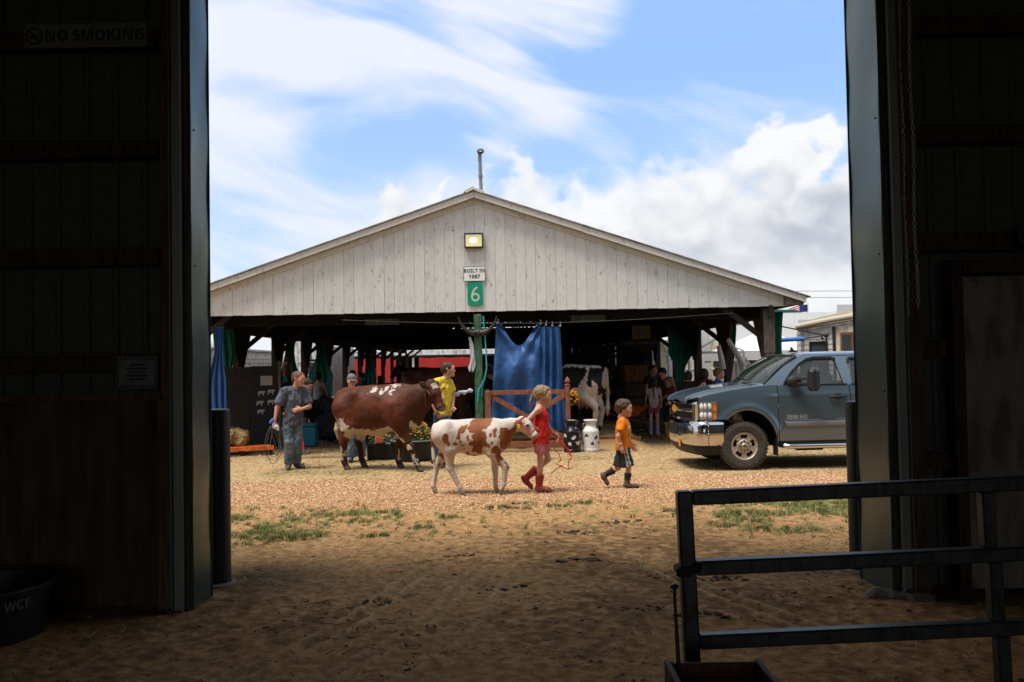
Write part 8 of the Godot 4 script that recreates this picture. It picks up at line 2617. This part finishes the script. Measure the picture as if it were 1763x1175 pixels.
	for k in 3:
		var g := Geo.new()
		var x0: float = [-12.2, -9.75, -6.7][k]
		var w: float = [1.7, 1.4, 4.3][k]
		g.panel(PackedVector2Array([Vector2(0, 0), Vector2(1, 0), Vector2(1, 1), Vector2(0, 1)]), func(q: Vector2) -> Vector3:
			return Vector3(x0 + q.x * w, lerpf(0.75, 2.52 - 0.05 * absf(sin(q.x * 9.0)), q.y), 0.05 * sin(q.x * w * 5.0 + q.y * 2.0)), 0.08)
		var o := obj("red_banner", g, "red_banner")
		o.position = Vector3(0, 0, -62.5)
		tag(o, ["first red banner hung across the far end of the left aisle", "narrow red banner half hidden behind the barn posts", "wide red banner behind the black cow"][k], "banner", "red banners at the far end")

# gear in and before the barn -----------------------------------------------------------------------
func make_gear() -> void:
	mat("hay", Color(0.34, 0.25, 0.10), 0.95, 0.0, "soil", 2.0, 1.0)
	mat("hay_old", Color(0.090, 0.080, 0.045), 0.95, 0.0, "soil", 2.0, 1.0)
	mat("straw", Color(0.42, 0.26, 0.11), 0.95, 0.0, "soil", 2.0, 1.0)
	mat("orange_paint", Color(0.75, 0.16, 0.02), 0.55, 0.0, "grime", 2.0)
	mat("black_cloth", Color(0.012, 0.012, 0.013), 0.8)
	mat("dark_board", Color(0.035, 0.022, 0.015), 0.8, 0.0, "wood", 0.7)
	mat("brown_ply", Color(0.27, 0.12, 0.05), 0.8, 0.0, "wood", 0.5)
	mat("card", Color(0.30, 0.28, 0.26), 0.8)
	mat("teal_plastic", Color(0.01, 0.13, 0.17), 0.45)
	mat("yellow_plastic", Color(0.62, 0.33, 0.02), 0.5)
	# straw pack that the tied cows stand on
	for k in 2:
		var g := Geo.new()
		var w: float = [3.4, 3.2][k]
		g.panel(PackedVector2Array([Vector2(-0.06, -0.08), Vector2(1.06, -0.08), Vector2(1.06, 1.0), Vector2(-0.06, 1.0)]), func(q: Vector2) -> Vector3:
			var ed := smoothstep(-0.06, 0.03, q.x) * smoothstep(1.06, 0.97, q.x) * smoothstep(-0.05, 0.03, q.y)
			return Vector3(q.x * w, 0.30 * ed + 0.03 * sin(q.x * 17.0 + q.y * 31.0) * ed - 0.01, -q.y * 12.0), 0.06, Vector3.UP)
		var o := obj("straw_bedding", g, "straw")
		o.position = [Vector3(-0.65, 0, FZ - 0.72), Vector3(-3.2, 0, FZ - 1.4)][k]
		o.set_meta("kind", "stuff")
	for k in 2: 
		var o := obj("pack_kerb", _box(Vector3([1.05, -1.7][k], 0.10, FZ - [0.70, 1.38][k]), Vector3([3.5, 3.0][k], 0.20, 0.06)), "brown_ply")
		tag(o, ["low plank along the front of the straw bed right of the cans", "low plank along the front of the straw bed left of the green post"][k], "plank")
	# display board at the left
	var db := thing("display_board", "dark display board with cow cut-outs and a white card at the left post", "board", Vector3(-6.15, 0, -20.4))
	obj("panel", _box(Vector3(-0.30, 0.95, 0), Vector3(0.62, 1.85, 0.05)), "dark_board", db)
	obj("panel", _box(Vector3(0.34, 0.95, 0.02), Vector3(0.62, 1.88, 0.05)), "black_cloth", db)
	obj("card", _box(Vector3(0.40, 1.55, 0.055), Vector3(0.28, 0.22, 0.01)), "card", db)
	obj("side_post", _box(Vector3(0.70, 1.0, 0.03), Vector3(0.06, 2.0, 0.06)), "grey_wood", db)
	for q in [[0.28, 1.25], [0.50, 1.28], [0.24, 1.02], [0.50, 1.04], [0.26, 0.82]]:
		var g := Geo.new()
		g.extrude(PackedVector2Array([Vector2(-0.08, 0.02), Vector2(-0.07, -0.06), Vector2(-0.05, -0.06), Vector2(-0.045, -0.01), Vector2(0.03, -0.01), Vector2(0.035, -0.06), Vector2(0.055, -0.06), Vector2(0.06, 0.02), Vector2(0.10, 0.02), Vector2(0.09, 0.055), Vector2(0.05, 0.06), Vector2(-0.06, 0.055)]), 0.048, 0.056, Transform3D(Basis(), Vector3(q[0], q[1], 0)))
		obj("cow_cutout", g, "card", db)
	# hay on an orange pallet
	var pl := thing("orange_pallet", "flat orange pallet holding loose hay at the left", "pallet", Vector3(-5.85, 0, -18.75), 0.35)
	for k in 5: obj("slat", _box(Vector3(0, 0.13, -0.42 + k * 0.21), Vector3(1.25, 0.03, 0.16)), "orange_paint", pl)
	for k in 3: obj("bearer", _box(Vector3(-0.55 + 0.55 * k, 0.055, 0), Vector3(0.08, 0.11, 1.0)), "dark_board", pl)
	obj("edge", _box(Vector3(0, 0.155, 0.515), Vector3(1.27, 0.09, 0.03)), "orange_paint", pl)
	var hb := []
	rg.seed = 21
	for k in 14: hb.append([Vector3(rg.randf_range(-0.3, 0.3), 0.12 + rg.randf() * 0.22, rg.randf_range(-0.25, 0.25)), Vector3(rg.randf_range(-0.3, 0.3), 0.16 + rg.randf() * 0.2, rg.randf_range(-0.25, 0.25)), 0.13, 0.09, 0.06])
	var hay := obj("loose_hay", net_mesh(net(hb, 0.03, null, [], 0.05, 22.0)), "hay")
	hay.position = Vector3(-6.1, 0.12, -18.8)
	tag(hay, "tousled heap of hay on the orange pallet", "hay")
	# black trough and flower tub
	var tb := thing("flower_tub", "wide black tub planted with yellow and orange mums", "planter", Vector3(-1.95, 0, -17.05))
	var g := Geo.new()
	g.lathe([Vector2(0.001, 0.0), Vector2(0.36, 0.0), Vector2(0.41, 0.28), Vector2(0.43, 0.33), Vector2(0.455, 0.34), Vector2(0.455, 0.375), Vector2(0.43, 0.38), Vector2(0.40, 0.32), Vector2(0.001, 0.30)], 36)
	obj("tub", g, "black_plastic", tb)
	var rim := Geo.new()
	var rp := []
	for j in 33: rp.append(Vector3(cos(TAU * j / 32.0), 0, sin(TAU * j / 32.0)) * 0.45 + Vector3(0, 0.382, 0))
	rim.tube(rp, 0.014, 6, false)
	obj("rim", rim, "grey_trim", tb)
	tint_mat("leafy", 0.6)
	M.leafy.backlight_enabled = true
	M.leafy.backlight = Color(0.2, 0.3, 0.1)
	flowers("mums", Vector3(-1.95, 0.36, -17.05), 0.36, 0.42, 2600, 300, [Color(0.52, 0.24, 0.015), Color(0.60, 0.36, 0.02), Color(0.45, 0.14, 0.015)], "dome of yellow and orange mums in the black tub")
	var tg := thing("black_trough", "low black trough of wilted plants behind the brown cow's forelegs", "planter", Vector3(-2.45, 0, -17.25))
	obj("trough", _box(Vector3(0, 0.17, 0), Vector3(0.85, 0.34, 0.4), 0.03), "black_plastic", tg)
	flowers("trough_plants", Vector3(-2.6, 0.33, -17.2), 0.30, 0.16, 360, 20, [Color(0.40, 0.26, 0.12)], "wilted leaves in the low black trough")
	var jug := thing("yellow_jug", "yellow jug printed with a red flame between the brown cow's legs", "jug", Vector3(-2.62, 0.34, -17.02))
	var jg := Geo.new()
	jg.lathe([Vector2(0.001, 0), Vector2(0.075, 0), Vector2(0.082, 0.02), Vector2(0.08, 0.18), Vector2(0.05, 0.22), Vector2(0.03, 0.24), Vector2(0.03, 0.27), Vector2(0.001, 0.27)], 20)
	jg.tinted = true
	jg.c.resize(jg.v.size())
	for i in jg.v.size(): jg.c[i] = Color(0.75, 0.48, 0.02)
	obj("bottle", jg, "yellow_plastic", jug)
	var fp := Geo.new()
	fp.extrude(PackedVector2Array([Vector2(-0.05, 0.03), Vector2(0.05, 0.03), Vector2(0.055, 0.09), Vector2(0.03, 0.14), Vector2(0.015, 0.10), Vector2(0.0, 0.17), Vector2(-0.02, 0.10), Vector2(-0.04, 0.13), Vector2(-0.055, 0.08)]), 0.078, 0.084)
	obj("flame_print", fp, "flag_red", jug)
	flowers("sunflower_bunch", Vector3(1.28, 0.95, -18.55), 0.13, 0.30, 60, 90, [Color(0.72, 0.36, 0.02), Color(0.66, 0.26, 0.02)], "bunch of golden flowers hanging behind the cedar gate post")
	# stroller and dark gear behind the grey shirt
	var sr := thing("stroller", "black stroller parked behind the man in grey", "stroller", Vector3(-5.55, 0, -20.9))
	obj("hood", net_mesh(net([[Vector3(-0.12, 1.28, 0), Vector3(0.16, 1.30, 0.05), 0.17, 0.20, 0.08], [Vector3(0.1, 1.10, 0.1), Vector3(-0.15, 1.06, 0.1), 0.14, 0.12, 0.08]], 0.035, null, [], 0.05, 14.0)), "black_cloth", sr)
	obj("seat", net_mesh(net([[Vector3(0, 0.62, 0), Vector3(0.05, 0.95, -0.1), 0.20, 0.18, 0.1, Vector3(0, 0, 1), 0.6]], 0.04)), "black_cloth", sr)
	for q in [[-0.28, 0.25], [0.30, 0.25], [-0.25, -0.4], [0.27, -0.4]]:
		var wg := Geo.new()
		wg.lathe([Vector2(0.001, -0.025), Vector2(0.11, -0.025), Vector2(0.13, 0.0), Vector2(0.11, 0.025), Vector2(0.001, 0.025)], 16, Transform3D(Basis(Vector3(0, 0, 1), PI / 2), Vector3(q[0], 0.13, q[1])))
		obj("wheel", wg, "tyre", sr)
		var lg := Geo.new()
		lg.tube([Vector3(q[0], 0.13, q[1]), Vector3(q[0] * 0.7, 0.9, q[1] * 0.2)], 0.015, 6)
		obj("frame_leg", lg, "grey_metal", sr)
	var fe := thing("fire_extinguisher", "dull red fire extinguisher hung on the left barn post", "fire extinguisher", Vector3(-5.68, 1.62, -21.9))
	var eg := Geo.new()
	eg.lathe([Vector2(0.001, 0), Vector2(0.08, 0), Vector2(0.085, 0.02), Vector2(0.085, 0.34), Vector2(0.06, 0.40), Vector2(0.03, 0.42), Vector2(0.03, 0.45), Vector2(0.001, 0.45)], 16)
	mat("dull_red", Color(0.14, 0.025, 0.02), 0.5)
	obj("cylinder", eg, "dull_red", fe)
	obj("label_band", _box(Vector3(0, 0.34, 0.08), Vector3(0.10, 0.06, 0.02)), "card", fe)
	obj("valve", _box(Vector3(0.02, 0.48, 0), Vector3(0.12, 0.05, 0.04)), "dark_steel", fe)
	var cl := thing("cooler_box", "teal cooler box on the barn floor left of the brown cow", "cooler", Vector3(-4.85, 0, -20.3))
	obj("box", _box(Vector3(0, 0.24, 0), Vector3(0.55, 0.46, 0.38), 0.03), "teal_plastic", cl)
	obj("lid", _box(Vector3(0, 0.505, 0), Vector3(0.57, 0.07, 0.40), 0.02), "teal_plastic", cl)
	for k in 3:
		var q: Vector3 = [Vector3(-4.35, 0, -21.2), Vector3(-4.0, 0, -22.0), Vector3(-4.75, 0, -21.8)][k]
		rg.seed = 40 + k
		var bb := []
		for j in 9: bb.append([Vector3(rg.randf_range(-0.35, 0.35), rg.randf_range(0.1, 1.0), rg.randf_range(-0.2, 0.2)), Vector3(rg.randf_range(-0.35, 0.35), rg.randf_range(0.1, 1.0), rg.randf_range(-0.2, 0.2)), 0.16, 0.13, 0.05])
		var o := obj("gear_heap", net_mesh(net(bb, 0.045, null, [], 0.06, 12.0)), "black_cloth")
		o.position = q
		tag(o, ["heap of black bags right of the stooping worker", "dark pile of tack behind the brown cow's rump", "tall black bundle beside the teal cooler"][k], "gear")
	# pens down the aisles
	for s in 2:
		for k in 6:
			var f := thing("pen_fence", ["dark plank pen fence along the left aisle, bay %s from the front" , "dark plank pen fence along the right aisle, bay %s from the front"][s] % ["first", "second", "third", "fourth", "fifth", "sixth"][k], "fence", Vector3([-3.45, 2.75][s], 0, FZ - 3.8 - k * 3.58), 0.0, "pen fences down the barn aisles")
			for y in [0.45, 0.85, 1.25]: obj("plank", _box(Vector3(0, y, -1.79), Vector3(0.04, 0.24, 3.5)), "deck_wood", f)
			obj("post", _box(Vector3(0.06, 0.8, 0), Vector3(0.12, 1.6, 0.12)), "deck_wood", f)
	# plank partition across the right-hand stalls
	var pt := thing("stall_partition", "tall dark plank partition across the right-hand stalls behind the dairy cow", "partition", Vector3(0.9, 0, -34.0))
	for k in 16:
		obj("plank", _box(Vector3(0.15 + k * 0.285, 1.28 + 0.02 * sin(k * 2.7), 0.004 * sin(k * 1.9) + 0.016 * (k % 2)), Vector3(0.29 if k % 5 else 0.275, 2.5, 0.015)), "deck_wood", pt)
	obj("rail", _box(Vector3(2.3, 0.6, -0.05), Vector3(4.55, 0.12, 0.05)), "deck_wood", pt)
	obj("rail", _box(Vector3(2.3, 2.1, -0.05), Vector3(4.55, 0.12, 0.05)), "deck_wood", pt)
	# hay stack at the right with a cupboard on it
	rg.seed = 77
	var bale := Geo.new()
	bale.box(Vector3(0, 0.21, 0), Vector3(0.92, 0.42, 0.48), 0.05)
	var bm := bale.mesh()
	var words := ["bottom", "second", "third"]
	for row in 3:
		for k in 3:
			var o := obj("hay_bale", bm, "hay_old")
			o.position = Vector3(2.28 + k * 0.95 + 0.03 * sin(k * 5.0 + row), row * 0.425, -24.2 + 0.03 * cos(row * 4.0 + k))
			o.rotation.y = rg.randf_range(-0.05, 0.05)
			tag(o, "dark hay bale, %s in its row and in the %s layer of the stack" % [["left", "middle", "right"][k], words[row]], "hay bale", "stacked hay bales")
	var cu := thing("tack_box", "brown plywood tack box standing on the hay stack", "box", Vector3(3.05, 1.275, -24.2))
	obj("carcass", _box(Vector3(0, 0.24, -0.02), Vector3(1.4, 0.48, 0.46)), "dark_board", cu)
	obj("front_panel", _box(Vector3(-0.35, 0.24, 0.215), Vector3(0.68, 0.46, 0.02)), "dark_board", cu)
	obj("front_panel", _box(Vector3(0.35, 0.24, 0.215), Vector3(0.68, 0.46, 0.02)), "brown_ply", cu)
	var pf := thing("framed_picture", "tan framed picture hanging high above the hay stack", "picture", Vector3(3.55, 2.66, -23.9))
	mat("tan_mount", Color(0.20, 0.13, 0.07), 0.7)
	mat("picture_grey", Color(0.10, 0.11, 0.12), 0.5)
	obj("frame", _box(Vector3.ZERO, Vector3(0.50, 0.36, 0.03), 0.006), "tan_mount", pf)
	obj("print", _box(Vector3(0, 0.0, 0.017), Vector3(0.32, 0.20, 0.006), 0.001), "picture_grey", pf)
	var nb := thing("farm_sign", "dark sign board with faint white lettering under the framed picture", "sign", Vector3(3.5, 2.36, -24.0))
	obj("board", _box(Vector3(0, 0, 0), Vector3(1.0, 0.24, 0.02), 0.002), "dark_board", nb)
	var blur := Geo.new()
	for k in 8: blur.box(Vector3(-0.40 + k * 0.115 + (0.03 if k > 2 else 0.0), 0.0, 0.012), Vector3(0.05 + 0.02 * (k % 3), 0.06 + 0.012 * (k % 2), 0.003), 0.0)
	obj("faded_lettering", blur, "dusty_board", nb).set_meta("kind", "stuff")
	# wheelbarrow and bucket
	var wb := thing("wheelbarrow", "orange wheelbarrow standing before the hay stack", "wheelbarrow", Vector3(3.0, 0, -22.6), 0.25)
	var tray := Geo.new()
	tray.panel(PackedVector2Array([Vector2(0, 0), Vector2(1, 0), Vector2(1, 1), Vector2(0, 1)]), func(q: Vector2) -> Vector3:
		var e := maxf(absf(q.x - 0.5), absf(q.y - 0.5)) * 2.0
		var gr := 0.62 + 0.38 * smoothstep(0.45, 1.0, e)
		return Vector3((q.x - 0.5) * 1.0 * gr, 0.42 + 0.30 * smoothstep(0.5, 1.0, e), (q.y - 0.5) * 0.66 * gr), 0.08, Vector3.UP)
	obj("tray", tray, "orange_paint", wb)
	for s in [-1, 1]:
		var h := Geo.new()
		h.tube([Vector3(-0.95, 0.68, s * 0.27), Vector3(-0.3, 0.42, s * 0.22), Vector3(0.55, 0.22, s * 0.06)], 0.02, 8)
		obj("handle", h, "brown_ply", wb)
		var lg := Geo.new()
		lg.tube([Vector3(-0.25, 0.42, s * 0.22), Vector3(-0.32, 0.0, s * 0.22)], 0.016, 6)
		obj("leg", lg, "dark_steel", wb)
	var wwg := Geo.new()
	wwg.lathe([Vector2(0.001, -0.04), Vector2(0.16, -0.045), Vector2(0.19, 0.0), Vector2(0.16, 0.045), Vector2(0.001, 0.04)], 20, Transform3D(Basis(Vector3(1, 0, 0), PI / 2), Vector3(0.58, 0.19, 0)))
	obj("wheel", wwg, "tyre", wb)
	var bk := thing("bucket", "yellow bucket on the ground beside the girl with the braid", "bucket", Vector3(3.78, 0, -20.9))
	var bkg := Geo.new()
	bkg.lathe([Vector2(0.001, 0.0), Vector2(0.13, 0.0), Vector2(0.16, 0.34), Vector2(0.17, 0.345), Vector2(0.17, 0.365), Vector2(0.155, 0.36), Vector2(0.125, 0.02), Vector2(0.001, 0.02)], 24)
	obj("pail", bkg, "yellow_plastic", bk)
	var bh := Geo.new()
	bh.tube([Vector3(-0.165, 0.33, 0), Vector3(-0.12, 0.20, 0.15), Vector3(0.12, 0.20, 0.15), Vector3(0.165, 0.33, 0)], 0.005, 5)
	obj("bail", bh, "galvanised", bk)

func flowers(called: String, at: Vector3, r: float, h: float, leaves: int, blooms: int, cols: Array, label: String) -> void:
	rg.seed = hash(called)
	var g := Geo.new()
	g.tinted = true
	for k in leaves:
		var q := Vector3(rg.randf_range(-1, 1), rg.randf_range(0, 1), rg.randf_range(-1, 1))
		if q.length() > 1.0: continue
		var p := q * Vector3(r, h, r)
		var d := Vector3(rg.randf_range(-1, 1), rg.randf_range(-0.2, 0.8), rg.randf_range(-1, 1)).normalized()
		var s := d.cross(Vector3(rg.randf(), rg.randf(), rg.randf())).normalized() * 0.013
		g.col = Color(0.045, 0.085, 0.022) * rg.randf_range(0.5, 1.5)
		var nn := d.cross(s).normalized()
		g.t(p - s, p + s, p + d * 0.05, nn, nn, nn)
	for k in blooms:
		var a := rg.randf() * TAU
		var u := sqrt(rg.randf())
		var p := Vector3(cos(a) * u * r, h * sqrt(maxf(1.0 - u * u, 0.0)) * rg.randf_range(0.85, 1.05), sin(a) * u * r)
		g.col = cols[rg.randi() % cols.size()] * rg.randf_range(0.7, 1.15)
		g.ball(p, Vector3(0.019, 0.011, 0.019), 6)
	var o := obj(called, g, "leafy")
	o.position = at
	tag(o, label, "flowers")

func lap(s: String) -> void:
	print(s, " ", Time.get_ticks_msec())

func _ready() -> void:
	setup_view(); lap("sky")
	make_textures(); lap("tex")
	make_ground(); lap("ground")
	make_shed()
	make_barn(); lap("barn")
	make_gate()
	make_barn_front(); lap("front")
	make_litter(); lap("litter")
	make_people(); lap("people")
	make_cattle(); lap("cattle")
	make_truck(); lap("truck")
	make_around()
	make_gear(); lap("around")
